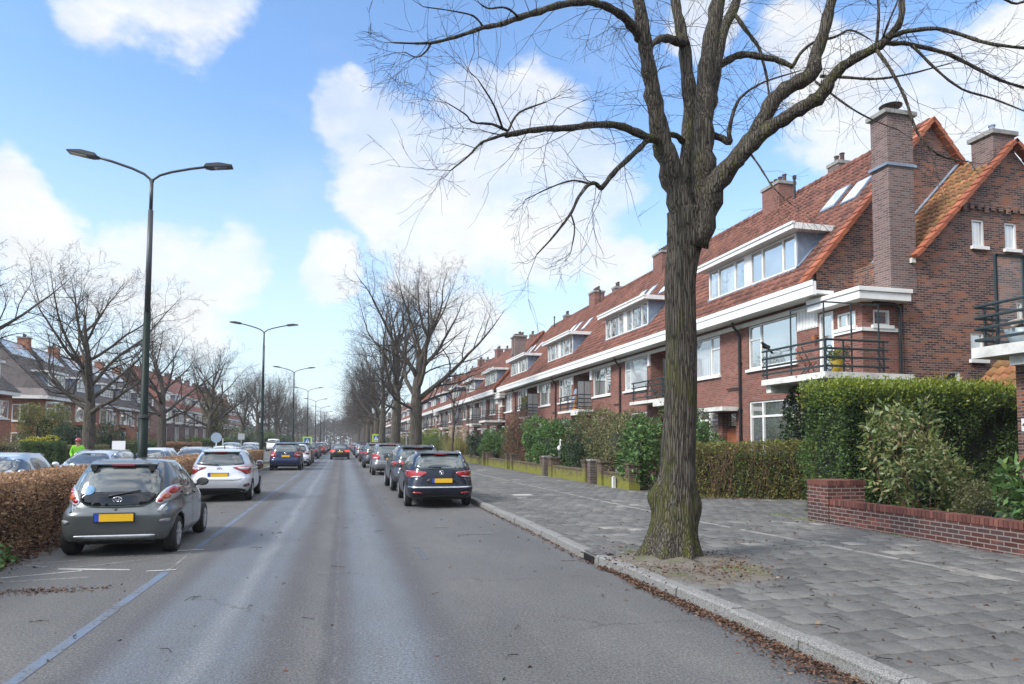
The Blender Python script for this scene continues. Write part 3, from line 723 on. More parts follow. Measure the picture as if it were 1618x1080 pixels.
def make_tree(seed, h, r0, fork, limbs, spread, lean=(0, 0), kids=(6, 8, 7, 5), low=None, extra=()):
    """trunk to the fork, ascending limbs, several orders of branches; returns (trunk mesh, crown mesh)"""
    B = Branches(seed); g_ = B.r; cfg = street_tree_cfg(kids)
    tp = []; n = 15; top_z = h * .74; p = Vector((0, 0, 0)); d = Vector((lean[0], lean[1], 1)).normalized()
    for i in range(n):
        tp.append(p.copy()); p = p + d * (top_z / (n - 1))
        w = .02 if p.z < fork else .09
        d = (d + Vector((g_.gauss(0, w), g_.gauss(0, w), .03))).normalized()
    rr = []
    for i in range(n):
        z = top_z * i / (n - 1); t = max(0, (z - fork) / (top_z - fork))
        rr.append(r0 * (1.5 if i == 0 else 1.12 if i == 1 else (1 - .12 * z / fork) if z < fork else .86 * (1 - t) ** .8 * .8 + .06))
    B.big.tube(tp, rr, 12)
    def at(z):
        q = z / top_z * (n - 1); i = min(n - 2, int(q)); return tp[i].lerp(tp[i + 1], q - i), rr[i] + (rr[i + 1] - rr[i]) * (q - i)
    B.grow(tp[-1], d, h - top_z, rr[-1], 2, cfg)
    for k in range(limbs):
        t = (k + g_.uniform(.1, .9)) / limbs; z = fork * .94 + (top_z * .97 - fork) * t ** 1.25
        q, rz_ = at(z); a = k * 2.4 + g_.uniform(-.5, .5)
        tilt = rad(g_.uniform(.7, 1.15) * spread * (1 - .35 * t))
        d2 = Vector((math.sin(tilt) * math.cos(a), math.sin(tilt) * math.sin(a), math.cos(tilt)))
        L = (h - z) * g_.uniform(.78, .98) * (1 - .1 * t)
        B.grow(q, d2, L, min(rz_ * .78, r0 * g_.uniform(.32, .46) * (1 - .5 * t)), 1, cfg)
    for (z, a, L, rr_) in extra:
        d = Vector((math.cos(a), math.sin(a), .25)).normalized(); 
        B.grow(at(z)[0], d, L, rr_, 1, cfg)
    return B.big.mesh('trunk', M['bark'], True), B.small.mesh('crown', M['twig'])

def place_tree(meshes, x, y, label, group, rz=0., sc=1., z=0., name='street_tree', cat='tree'):
    t = thing(name, label, cat, (x, y, z), rz, group); t.scale = (sc, sc, sc)
    link('trunk', meshes[0], t); link('crown', meshes[1], t); return t

elm = make_tree(11, 15.5, .46, 4.6, 12, 44, lean=(.03, .0), kids=(6, 11, 7, 5), extra=((4.3, .3, 6.2, .13), (3.9, 3.3, 5.8, .12)))
elm2 = make_tree(23, 15.5, .42, 4.6, 12, 44, kids=(6, 11, 7, 5), extra=((4.2, 2.6, 5., .11),))
plane = make_tree(37, 13.2, .38, 3.9, 12, 58, kids=(6, 11, 7, 5), extra=((3.6, 3.1, 5.0, .13), (4.1, .1, 5.2, .12)))
plane2 = make_tree(52, 13.0, .36, 3.6, 12, 60, kids=(6, 11, 7, 5), extra=((3.3, 2.9, 6.0, .15), (3.9, .2, 5.4, .13)))
young = make_tree(71, 8.5, .10, 3.0, 8, 40, kids=(5, 5, 4, 3))
GL, GR = 'bare trees along the left pavement', 'bare trees along the right kerb'
place_tree(plane, -16.2, 31.0, 'bare tree whose crown reaches in at the left edge of the photo', GL, 4.4, .95)
place_tree(plane2, -14.2, 44.1, 'large forked bare tree behind the silver car, its trunk beside the person in green', GL, 2.6, .98)
place_tree(plane, -14.3, 61, 'bare tree right behind the nearest lamp post, before the purple brick gable', GL, 4.0, .93)
place_tree(plane2, -14.3, 81, 'bare tree standing behind the white hatchback, before the red roofs', GL, .6, 1.0)
place_tree(plane, -14.3, 106, 'bare tree just left of the second lamp post', GL, 2.2, .95)
for k, y in enumerate((122, 137, 152, 168, 185, 203, 224, 247, 272, 300)):
    place_tree((plane, plane2, elm2)[k % 3], -13.6 + random.uniform(-.6, .6), y, ['first', 'second', 'third', 'fourth', 'fifth', 'sixth', 'seventh', 'eighth', 'ninth', 'tenth'][k] + ' of the distant bare trees beyond the second lamp on the left', GL, k * 1.7, random.uniform(.95, 1.15))
place_tree(elm, 4.75, 46.5, 'tallest bare elm beyond the black estate car, forking low over the parked cars', GR, .2, .97)
place_tree(elm2, 4.7, 64, 'bare elm with a straight trunk just behind the tallest one', GR, 1.4, 1.12)
for k, y in enumerate((80, 95, 109, 124, 139, 156, 174, 194, 216, 240, 268, 300)):
    place_tree((elm2, elm, plane)[k % 3], 4.4 + random.uniform(-.3, .3), y, ['first', 'second', 'third', 'fourth', 'fifth', 'sixth', 'seventh', 'eighth', 'ninth', 'tenth', 'eleventh', 'twelfth'][k] + ' of the far bare trees past the right crossing sign', GR, k * 2.1 + .5, random.uniform(.92, 1.1))
for k in range(14):
    place_tree((plane, elm2)[k % 2], -11 + k * 2.4 + random.uniform(-1, 1), 330 + (k % 4) * 14, 'bare tree in the far wood closing the end of the street', 'trees closing the end of the street', k * 1.3, random.uniform(.9, 1.15))
place_tree(young, 7.9, 50.5, 'slender young tree with a thin upright trunk beside the pampas grass', None, .4, 1.0)

# the large foreground tree: limbs follow the photo, each at its own depth
BM = Branches(5)
def px_path(pts):
    """(px, py, Y, width px) -> points and radii in metres"""
    P_, R_ = [], []
    for (x_, y_, Y, w_) in pts:
        p = atY(x_, y_, Y); P_.append(p); R_.append(w_ / FPX * (p - Vector((0, 0, CH))).dot(Fv) * .5)
    return P_, R_
def smooth_path(P_, R_, k=4):
    o, r = [], []
    for i in range(len(P_) - 1):
        p0, p1, p2, p3 = P_[max(i - 1, 0)], P_[i], P_[i + 1], P_[min(i + 2, len(P_) - 1)]
        for j in range(k):
            t = j / k
            o.append(.5 * ((2 * p1) + (p2 - p0) * t + (2 * p0 - 5 * p1 + 4 * p2 - p3) * t * t + (3 * p1 - p0 - 3 * p2 + p3) * t ** 3))
            r.append(R_[i] + (R_[i + 1] - R_[i]) * t)
    o.append(P_[-1]); r.append(R_[-1]); return o, r
TY = 8.85
trunkp = [(1060, 905, TY, 96), (1060, 885, TY, 88), (1062, 862, TY, 79), (1064, 835, TY, 70), (1067, 800, TY, 62), (1070, 760, TY, 55), (1072, 700, TY, 52), (1075, 640, TY, 49.5), (1076, 590, TY, 48), (1077, 540, TY, 47), (1076, 490, TY, 46),
          (1076, 440, TY, 47), (1081, 400, TY, 51), (1087, 365, TY, 60), (1092, 335, TY, 71)]
limbs_px = {
 'A': [(1080, 350, TY - .02, 40), (1068, 300, TY - .03, 37), (1053, 250, TY - .05, 34), (1042, 205, TY - .1, 29), (1032, 150, TY - .15, 26), (1024, 100, TY - .2, 23), (1017, 50, TY - .25, 21), (1010, 0, TY - .3, 19), (1002, -70, TY - .3, 15), (990, -150, TY - .4, 9)],
 'B': [(1090, 350, TY + .25, 30), (1086, 300, TY + .3, 29), (1087, 230, TY + .4, 25), (1090, 165, TY + .5, 23), (1084, 100, TY + .6, 20), (1076, 45, TY + .7, 17), (1067, 0, TY + .8, 14), (1052, -80, TY + .9, 9)],
 'C': [(1106, 352, TY, 42), (1110, 300, TY, 40), (1110, 240, TY, 36), (1112, 180, TY + .05, 31), (1116, 120, TY + .1, 28), (1124, 60, TY + .1, 25), (1134, 0, TY + .15, 22), (1148, -80, TY + .2, 14)],
 'D': [(1120, 170, TY + .12, 22), (1126, 135, TY + .3, 20), (1139, 60, TY + .5, 17), (1160, 10, TY + .7, 15), (1185, -60, TY + .9, 9)],
 'E': [(1098, 385, TY - .1, 44), (1112, 340, TY - .2, 40), (1132, 290, TY - .3, 34), (1168, 243, TY - .4, 28), (1198, 205, TY - .45, 25), (1222, 158, TY - .5, 24), (1252, 134, TY - .55, 23), (1281, 117, TY - .6, 24), (1293, 75, TY - .6, 19), (1308, 25, TY - .65, 17), (1320, -25, TY - .7, 14), (1345, -110, TY - .8, 8)],
 'F': [(1122, 310, TY - .3, 26), (1150, 268, TY - .5, 25), (1180, 235, TY - .65, 24), (1212, 205, TY - .8, 23), (1240, 186, TY - .9, 21), (1270, 168, TY - 1., 21), (1298, 148, TY - 1.1, 22), (1318, 118, TY - 1.2, 17), (1350, 92, TY - 1.35, 15), (1391, 70, TY - 1.5, 14), (1410, 52, TY - 1.6, 12), (1423, 28, TY - 1.7, 10), (1425, -15, TY - 1.7, 8)],
 'F1': [(1400, 62, TY - 1.55, 8), (1430, 50, TY - 1.7, 7), (1480, 45, TY - 1.9, 6), (1530, 58, TY - 2.1, 5.5), (1570, 70, TY - 2.3, 5), (1630, 76, TY - 2.5, 4)],
 'F2': [(1395, 68, TY - 1.5, 8), (1440, 70, TY - 1.4, 6.5), (1500, 86, TY - 1.3, 6), (1540, 106, TY - 1.2, 5), (1580, 126, TY - 1.1, 4.5), (1635, 143, TY - 1., 3.5)],
 'F3': [(1385, 78, TY - 1.5, 6), (1412, 118, TY - 1.7, 5), (1430, 155, TY - 1.8, 4.5), (1449, 208, TY - 1.9, 4), (1474, 238, TY - 2., 3.5), (1500, 250, TY - 2., 3), (1530, 255, TY - 2.1, 2)],
 'F4': [(1441, 72, TY - 1.4, 5), (1480, 110, TY - 1.6, 4), (1520, 140, TY - 1.7, 3.5), (1570, 156, TY - 1.8, 3), (1625, 178, TY - 2., 2.2)],
 'G': [(1045, 222, TY - .1, 16), (1024, 217, TY - .25, 13), (998, 205, TY - .4, 12.5), (970, 197, TY - .6, 11.5), (935, 197, TY - .8, 11), (900, 202, TY - 1., 10.5), (870, 203, TY - 1.15, 10), (835, 206, TY - 1.35, 9), (799, 214, TY - 1.5, 8.5)],
 'G1': [(800, 211, TY - 1.5, 6), (780, 218, TY - 1.6, 5), (760, 226, TY - 1.8, 4), (740, 246, TY - 1.9, 3), (712, 269, TY - 2., 2)],
 'G2': [(803, 207, TY - 1.5, 5), (778, 196, TY - 1.5, 4.5), (748, 193, TY - 1.6, 3), (735, 180, TY - 1.7, 2.3), (706, 162, TY - 1.8, 1.5)],
 'G3': [(803, 206, TY - 1.4, 4), (820, 178, TY - 1.2, 3.4), (862, 161, TY - 1., 2.2)],
 'G4': [(795, 205, TY - 1.5, 4), (780, 165, TY - 1.7, 3), (755, 125, TY - 1.9, 1.8)],
 'H': [(1012, 62, TY - .2, 16), (1000, 42, TY - .3, 15), (980, 22, TY - .5, 13), (955, 8, TY - .7, 12), (930, 3, TY - .8, 11), (892, 6, TY - 1., 10.5), (855, 17, TY - 1.2, 10), (822, 27, TY - 1.35, 9), (790, 38, TY - 1.5, 7.5), (764, 43, TY - 1.6, 7), (730, 55, TY - 1.8, 5.5), (690, 66, TY - 2., 4.5), (660, 68, TY - 2.1, 3.5), (620, 67, TY - 2.3, 2)],
 'H1': [(764, 43, TY - 1.6, 3.5), (748, 25, TY - 1.7, 3), (715, 17, TY - 1.8, 2), (668, 10, TY - 2., 1.5)],
 'H2': [(820, 27, TY - 1.4, 4), (800, 12, TY - 1.5, 3.4), (772, 13, TY - 1.7, 2.6), (758, 5, TY - 1.8, 2)],
 'H3': [(682, 66, TY - 2., 3.5), (672, 82, TY - 2.05, 3), (658, 90, TY - 2.1, 2), (640, 82, TY - 2.2, 1.5)],
 'I': [(1032, 214, TY - .15, 10), (1018, 226, TY - .3, 9.5), (1000, 244, TY - .4, 9), (970, 272, TY - .6, 8.5), (951, 296, TY - .75, 8), (942, 290, TY - .8, 6.5), (931, 291, TY - .9, 6), (915, 310, TY - 1., 5), (903, 335, TY - 1.1, 4.5), (888, 356, TY - 1.2, 4), (870, 378, TY - 1.3, 3), (848, 402, TY - 1.4, 2)],
 'I1': [(931, 290, TY - .9, 4), (905, 285, TY - 1., 3), (870, 296, TY - 1.2, 2.2), (830, 315, TY - 1.4, 1.5)],
 'I2': [(903, 340, TY - 1.1, 3), (908, 362, TY - 1.1, 2.5), (902, 398, TY - 1.1, 1.5)],
 'J': [(1084, 68, TY + .6, 14), (1071, 66, TY + .5, 14), (1055, 60, TY + .4, 13), (1040, 63, TY + .3, 11), (1025, 76, TY + .1, 8)],
 'K': [(1134, 106, TY + .4, 13), (1155, 92, TY + .3, 11.5), (1177, 86, TY + .2, 10.5), (1205, 90, TY + .1, 9.5), (1232, 95, TY, 8.5), (1253, 106, TY - .1, 7)],
 'K1': [(1253, 104, TY - .1, 6), (1268, 80, TY - .2, 5), (1290, 65, TY - .3, 4.5), (1320, 58, TY - .4, 4), (1344, 47, TY - .5, 3), (1375, 62, TY - .6, 1.8)],
 'L': [(1160, 22, TY + .6, 7), (1185, 55, TY + .4, 6), (1200, 78, TY + .3, 5), (1210, 115, TY + .2, 4), (1216, 155, TY + .1, 2.5)],
 'N': [(1115, 215, TY + .1, 13), (1135, 216, TY, 11), (1153, 225, TY - .1, 9), (1152, 205, TY - .15, 7), (1163, 165, TY - .2, 5), (1180, 145, TY - .3, 4), (1210, 128, TY - .5, 3), (1262, 112, TY - .6, 2)],
 'O': [(1084, 228, TY + .4, 10), (1068, 214, TY + .3, 9), (1050, 212, TY + .2, 8)],
 'Q': [(1385, 70, TY - 1.5, 5), (1388, 30, TY - 1.6, 4.5), (1387, -10, TY - 1.6, 3.5)],
 'R': [(1394, 62, TY - 1.5, 4), (1402, 40, TY - 1.7, 3.5), (1418, 2, TY - 1.8, 2.5)],
 'T': [(1296, 120, TY - .7, 5), (1340, 122, TY - .8, 4.5), (1385, 124, TY - 1., 4), (1430, 118, TY - 1.2, 3), (1500, 100, TY - 1.5, 2)],
 'U': [(1288, 128, TY - .7, 4), (1330, 160, TY - .9, 3.4), (1370, 185, TY - 1.1, 2.6), (1420, 205, TY - 1.3, 1.6)],
 'V': [(1155, 262, TY - .5, 4), (1178, 230, TY - .4, 3.5), (1200, 190, TY - .4, 3)],
 'X': [(1180, 235, TY - .6, 3.5), (1200, 262, TY - .8, 3), (1222, 296, TY - 1., 2.2), (1250, 322, TY - 1.1, 1.4)],
 'Z': [(1618 + 70, -60, TY - 3., 6), (1618, 2, TY - 3., 4), (1585, -2, TY - 3., 3), (1560, -8, TY - 3., 2)],
}
hero = thing('elm_tree', 'large foreground elm with mossy trunk rising from the pavement beside the kerb', 'tree', (4.4, TY, PZ))
inv = Matrix.Translation((-4.4, -TY, -PZ))
BT = MB()
P_, R_ = smooth_path(*px_path(trunkp), 5)
# fluted trunk skin
n = 64; vs = []; seedv = [random.uniform(0, 6.28) for _ in range(24)]
for i, (p, r) in enumerate(zip(P_, R_)):
    z = p.z
    for k in range(n):
        a = 2 * PI * k / n
        ridge = sum(math.sin(fq * a + seedv[j] + math.sin(z * (1.1 + .3 * j) + seedv[j + 6]) * .9) * am for j, (fq, am) in enumerate(((5, .022), (9, .02), (14, .016), (21, .014), (29, .012))))
        flare = max(0., .75 - z) / .75
        root = flare ** 2.0 * (.95 * math.exp(-(((a - 3.0 + PI) % (2 * PI) - PI) / .30) ** 2) + .8 * math.exp(-(((a - 3.95 + PI) % (2 * PI) - PI) / .24) ** 2) + .55 * math.exp(-(((a - 4.9 + PI) % (2 * PI) - PI) / .22) ** 2) + .5 * math.exp(-(((a - 5.9 + PI) % (2 * PI) - PI) / .4) ** 2) + .07 * math.cos(7 * a + 1))
        burl = .40 * math.exp(-((z - 1.00) / .17) ** 2 - (((a - 2.85 + PI) % (2 * PI) - PI) / .5) ** 2) \
             + .30 * math.exp(-((z - .86) / .24) ** 2 - (((a - 6.0 + PI) % (2 * PI) - PI) / .5) ** 2) \
             + .20 * math.exp(-((z - 4.75) / .10) ** 2 - (((a - 3.2 + PI) % (2 * PI) - PI) / .25) ** 2) \
             + .10 * math.exp(-((z - 4.05) / .25) ** 2 - (((a - 3.3 + PI) % (2 * PI) - PI) / .3) ** 2) \
             + .07 * math.exp(-((z - 2.75) / .1) ** 2 - (((a - 4.9 + PI) % (2 * PI) - PI) / .5) ** 2)
        q = r * (1 + ridge + root * .8 + burl * 1.25) 
        vs.append((p.x + math.cos(a) * q, p.y + math.sin(a) * q, z))
fs = [(i * n + k, i * n + (k + 1) % n, (i + 1) * n + (k + 1) % n, (i + 1) * n + k) for i in range(len(P_) - 1) for k in range(n)]
fs.append(tuple((len(P_) - 1) * n + k for k in range(n)))
BT.add(vs, fs)
TW = MB(); g_ = random.Random(17)
def twigs(p, d, L, r, lv):
    n_ = 5; pts = [p]; dd = d.copy(); ds = []
    for _ in range(n_):
        dd = (dd + Vector((g_.gauss(0, .16), g_.gauss(0, .16), g_.gauss(0, .14) - .015))).normalized(); ds.append(dd.copy()); pts.append(pts[-1] + dd * L / n_)
    TW.tube(pts, [max(.0016, r * (1 - .75 * i / n_)) for i in range(n_ + 1)], 4 if r > .006 else 3, cap=False)
    if lv > 0:
        for k in range(g_.randint(2, 4) if lv > 1 else g_.randint(2, 3)):
            i = g_.randint(1, n_ - 1); ax = ds[i].cross(Vector((g_.gauss(0, 1), g_.gauss(0, 1), g_.gauss(0, 1)))).normalized(); an = rad(g_.uniform(28, 62))
            twigs(pts[i], (ds[i] * math.cos(an) + ax * math.sin(an)).normalized(), L * g_.uniform(.4, .75), r * .6, lv - 1)
for key, pp in limbs_px.items():
    P_, R_ = smooth_path(*px_path(pp), 4)
    j = g_.uniform(0, 6)
    for i in range(1, len(P_) - 1):
        P_[i] = P_[i] + Vector((g_.gauss(0, .25), g_.gauss(0, .25), g_.gauss(0, .25))) * R_[i] * .35
    R2 = [r * (1 + .10 * math.sin(i * 1.9 + j)) for i, r in enumerate(R_)]
    BT.tube(P_, R2, 14 if R_[0] > .08 else 8)
    nt_ = int(sum((P_[i + 1] - P_[i]).length for i in range(len(P_) - 1)) * (4.0 if R_[0] > .09 else 3.4)) + 1
    for k in range(nt_):
        i = g_.randint(2 if R_[0] < .09 else len(P_) // 3, len(P_) - 2); t_ = (P_[i + 1] - P_[i]).normalized()
        ax = t_.cross(Vector((g_.gauss(0, 1), g_.gauss(0, 1), g_.gauss(0, 1)))).normalized(); an = rad(g_.uniform(30, 80))
        twigs(P_[i] + ax * R_[i] * .6, (t_ * math.cos(an) + ax * math.sin(an)).normalized(), g_.uniform(.35, 1.15), min(.0055, max(.0026, R_[i] * .25)), 2 if g_.random() < .45 else 1)
    for k in range(2): twigs(P_[-1], ((P_[-1] - P_[-2]).normalized() + Vector((g_.gauss(0, .3), g_.gauss(0, .3), g_.gauss(0, .3)))).normalized(), g_.uniform(.35, .8), max(.003, min(.0055, R_[-1] * .6)), 2)
for mb_ in (BT, TW): mb_.v = [(p[0] - 4.4, p[1] - TY, p[2] - PZ) for p in mb_.v]
BT.build('trunk', M['bark_hero'], hero, True); TW.build('crown', M['twig'], hero)
# ------------------------------------------------------------------ houses
FX, EX, EZ, RX, RZ = 14.1, 13.5, 6.5, 18.5, 12.2
SL = (RZ - EZ) / (RX - EX)
def roofz(x): return EZ + SL * (x - EX)
class Face:
    """a vertical wall plane: u runs along it, n points out of it"""
    def __init__(s, kind, pos): s.k = kind; s.p = pos
    def box(s, mb, u0, u1, z0, z1, n0, n1, mi=0):
        if s.k == 'x-': mb.box(s.p - n1, s.p - n0, u0, u1, z0, z1, mi)
        elif s.k == 'x+': mb.box(s.p + n0, s.p + n1, u0, u1, z0, z1, mi)
        elif s.k == 'y-': mb.box(u0, u1, s.p - n1, s.p - n0, z0, z1, mi)
    def P(s, u, z, n):
        return (s.p - n, u, z) if s.k == 'x-' else (s.p + n, u, z) if s.k == 'x+' else (u, s.p - n, z)
def wall_holes(mb, face, u0, u1, z0, z1, holes, th=.22, mi=0):
    us = sorted({u0, u1, *[h[0] for h in holes], *[h[1] for h in holes]}); zs = sorted({z0, z1, *[h[2] for h in holes], *[h[3] for h in holes]})
    us = [u for u in us if u0 <= u <= u1]; zs = [z for z in zs if z0 <= z <= z1]
    for a, b_ in zip(us, us[1:]):
        for c, d in zip(zs, zs[1:]):
            um, zm = (a + b_) / 2, (c + d) / 2
            if any(h[0] < um < h[1] and h[2] < zm < h[3] for h in holes): continue
            mb.add([face.P(a, c, 0), face.P(b_, c, 0), face.P(b_, d, 0), face.P(a, d, 0)], [(0, 1, 2, 3)], mi)
    for (a, b_, c, d) in holes:
        for q in (((a, c), (a, d)), ((b_, c), (b_, d)), ((a, c), (b_, c)), ((a, d), (b_, d))):
            (ua, za), (ub, zb) = q
            mb.add([face.P(ua, za, 0), face.P(ub, zb, 0), face.P(ub, zb, -th), face.P(ua, za, -th)], [(0, 1, 2, 3)], mi)
def window(par, face, u0, u1, z0, z1, mull=(), trans=(), sill=True, fw=.065, pane='pane', rec=.06, name='window'):
    """white frame with its bars; panes and sill are children of it"""
    mb = MB(); d0, d1 = -rec - .06, -rec + .02
    face.box(mb, u0, u1, z1 - fw, z1, d0, d1); face.box(mb, u0, u1, z0, z0 + fw, d0, d1)
    face.box(mb, u0, u0 + fw, z0 + fw, z1 - fw, d0, d1); face.box(mb, u1 - fw, u1, z0 + fw, z1 - fw, d0, d1)
    W_ = u1 - u0; xs = [u0 + fw] + [u0 + W_ * q for q in mull] + [u1 - fw]
    for q in mull: face.box(mb, u0 + W_ * q - fw * .55, u0 + W_ * q + fw * .55, z0 + fw, z1 - fw, d0, d1 - .004)
    for (i, zf) in trans:
        zz = z0 + (z1 - z0) * zf; face.box(mb, xs[i] + .01, xs[i + 1] - .01, zz - .035, zz + .035, d0, d1 - .008)
    o = mb.build(name, M['white'], par)
    g = MB(); face.box(g, u0 + fw * .5, u1 - fw * .5, z0 + fw * .5, z1 - fw * .5, d0 - .01, d0 + .035); g.build('pane', M[pane], o)
    if sill:
        s_ = MB(); face.box(s_, u0 - .08, u1 + .08, z0 - .10, z0 - .002, -rec, .09); s_.build('sill', M['white'], o)
    return o
def tiles(y0, y1, x0, z0, x1, z1, mat, tw=.232, row=.315, skip=None, axis='y', flip=1):
    """single pan tiles laid in courses up a slope; each is its own island"""
    L = math.hypot(x1 - x0, z1 - z0); dx, dz = (x1 - x0) / L, (z1 - z0) / L; nx, nz = -dz, dx
    if nz < 0: nx, nz = -nx, -nz
    nr = int(L / row); row = L / nr; nc = max(1, int(round((y1 - y0) / tw))); tw = (y1 - y0) / nc
    prof = [(0., .006), (.14, -.03), (.36, -.042), (.58, -.022), (.76, .03), (.9, .034), (1.04, .01)]
    vs, fs = [], []
    for r in range(nr):
        for c in range(nc):
            yy = y0 + c * tw; mx, mz = x0 + dx * (r + .5) * row, z0 + dz * (r + .5) * row
            if skip and skip(mx, yy + tw / 2, mz): continue
            j = random.uniform(-.004, .006); b_ = len(vs); k = len(prof)
            for (q, h) in prof:
                vs.append((x0 + dx * (r * row - .03) + nx * (h + .078 + j), yy + q * tw, z0 + dz * (r * row - .03) + nz * (h + .078 + j)))
            for (q, h) in prof:
                vs.append((x0 + dx * (r + 1) * row + nx * (h + .032), yy + q * tw, z0 + dz * (r + 1) * row + nz * (h + .032)))
            for (q, h) in prof:
                vs.append((x0 + dx * (r * row - .03) + nx * (h + .04 + j), yy + q * tw, z0 + dz * (r * row - .03) + nz * (h + .04 + j)))
            for i in range(k - 1):
                fs.append((b_ + i, b_ + i + 1, b_ + k + i + 1, b_ + k + i)); fs.append((b_ + 2 * k + i, b_ + 2 * k + i + 1, b_ + i + 1, b_ + i))
    return raw_mesh('roof', vs, fs, mat)
def ridge_tiles(mb, a, b_, r=.13):
    a = Vector(a); b_ = Vector(b_); n_ = max(1, int((b_ - a).length / .36))
    for k in range(n_):
        p, q = a.lerp(b_, k / n_), a.lerp(b_, (k + 1.06) / n_)
        mb.tube([p, q], [r * 1.08, r * .9], 10)
def verge(mb, a, b_, r=.13):
    # flat edge tiles, each lapping the one below
    a = Vector(a); b_ = Vector(b_); n_ = max(1, int((b_ - a).length / .34)); dn = (b_ - a).normalized(); up = Vector((0, 0, 1)) - dn * dn.z; up.normalize()
    for k in range(n_):
        p, q = a.lerp(b_, k / n_) + up * .012, a.lerp(b_, (k + 1.08) / n_) - up * .022
        mb.bar(p, q, r * 2.1, r * .9 + (k % 2) * .004)
def rail_bars(mb, pts, z0, n_=4, dz=.235, r=.032):
    for k in range(n_):
        mb.tube([(p[0], p[1], z0 + k * dz) for p in pts], r, 6)
def rail_posts(mb, pts, z0, h, circles=True):
    for p in pts:
        mb.bar((p[0], p[1], z0 - .1), (p[0], p[1], z0 + h), .035)
        if circles:
            for k in range(3): mb.ring((p[0] + p[2], p[1] + p[3], z0 + .12 + k * .235), .095, .014, 'x' if abs(p[3]) > 0 else 'y', 14, 5)

def chimney(par, x0, x1, y0, y1, z0, z1, mat, pots=2, cap=.09):
    mb = MB(); mb.box(x0, x1, y0, y1, z0, z1); o = mb.build('chimney', M[mat], par)
    c = MB(); c.box(x0 - cap, x1 + cap, y0 - cap, y1 + cap, z1, z1 + .13); c.build('cap', M['concrete'], o)
    for k in range(pots):
        p = MB(); yy = y0 + (y1 - y0) * (k + .5) / pots
        p.lathe([(.10, 0), (.085, .05), (.08, .28), (.1, .3), (.1, .34)], ((x0 + x1) / 2, yy, z1 + .13), n=10)
        p.build('pot', M['pot_dark'] if pots > 1 else M['lead'], o)
    return o

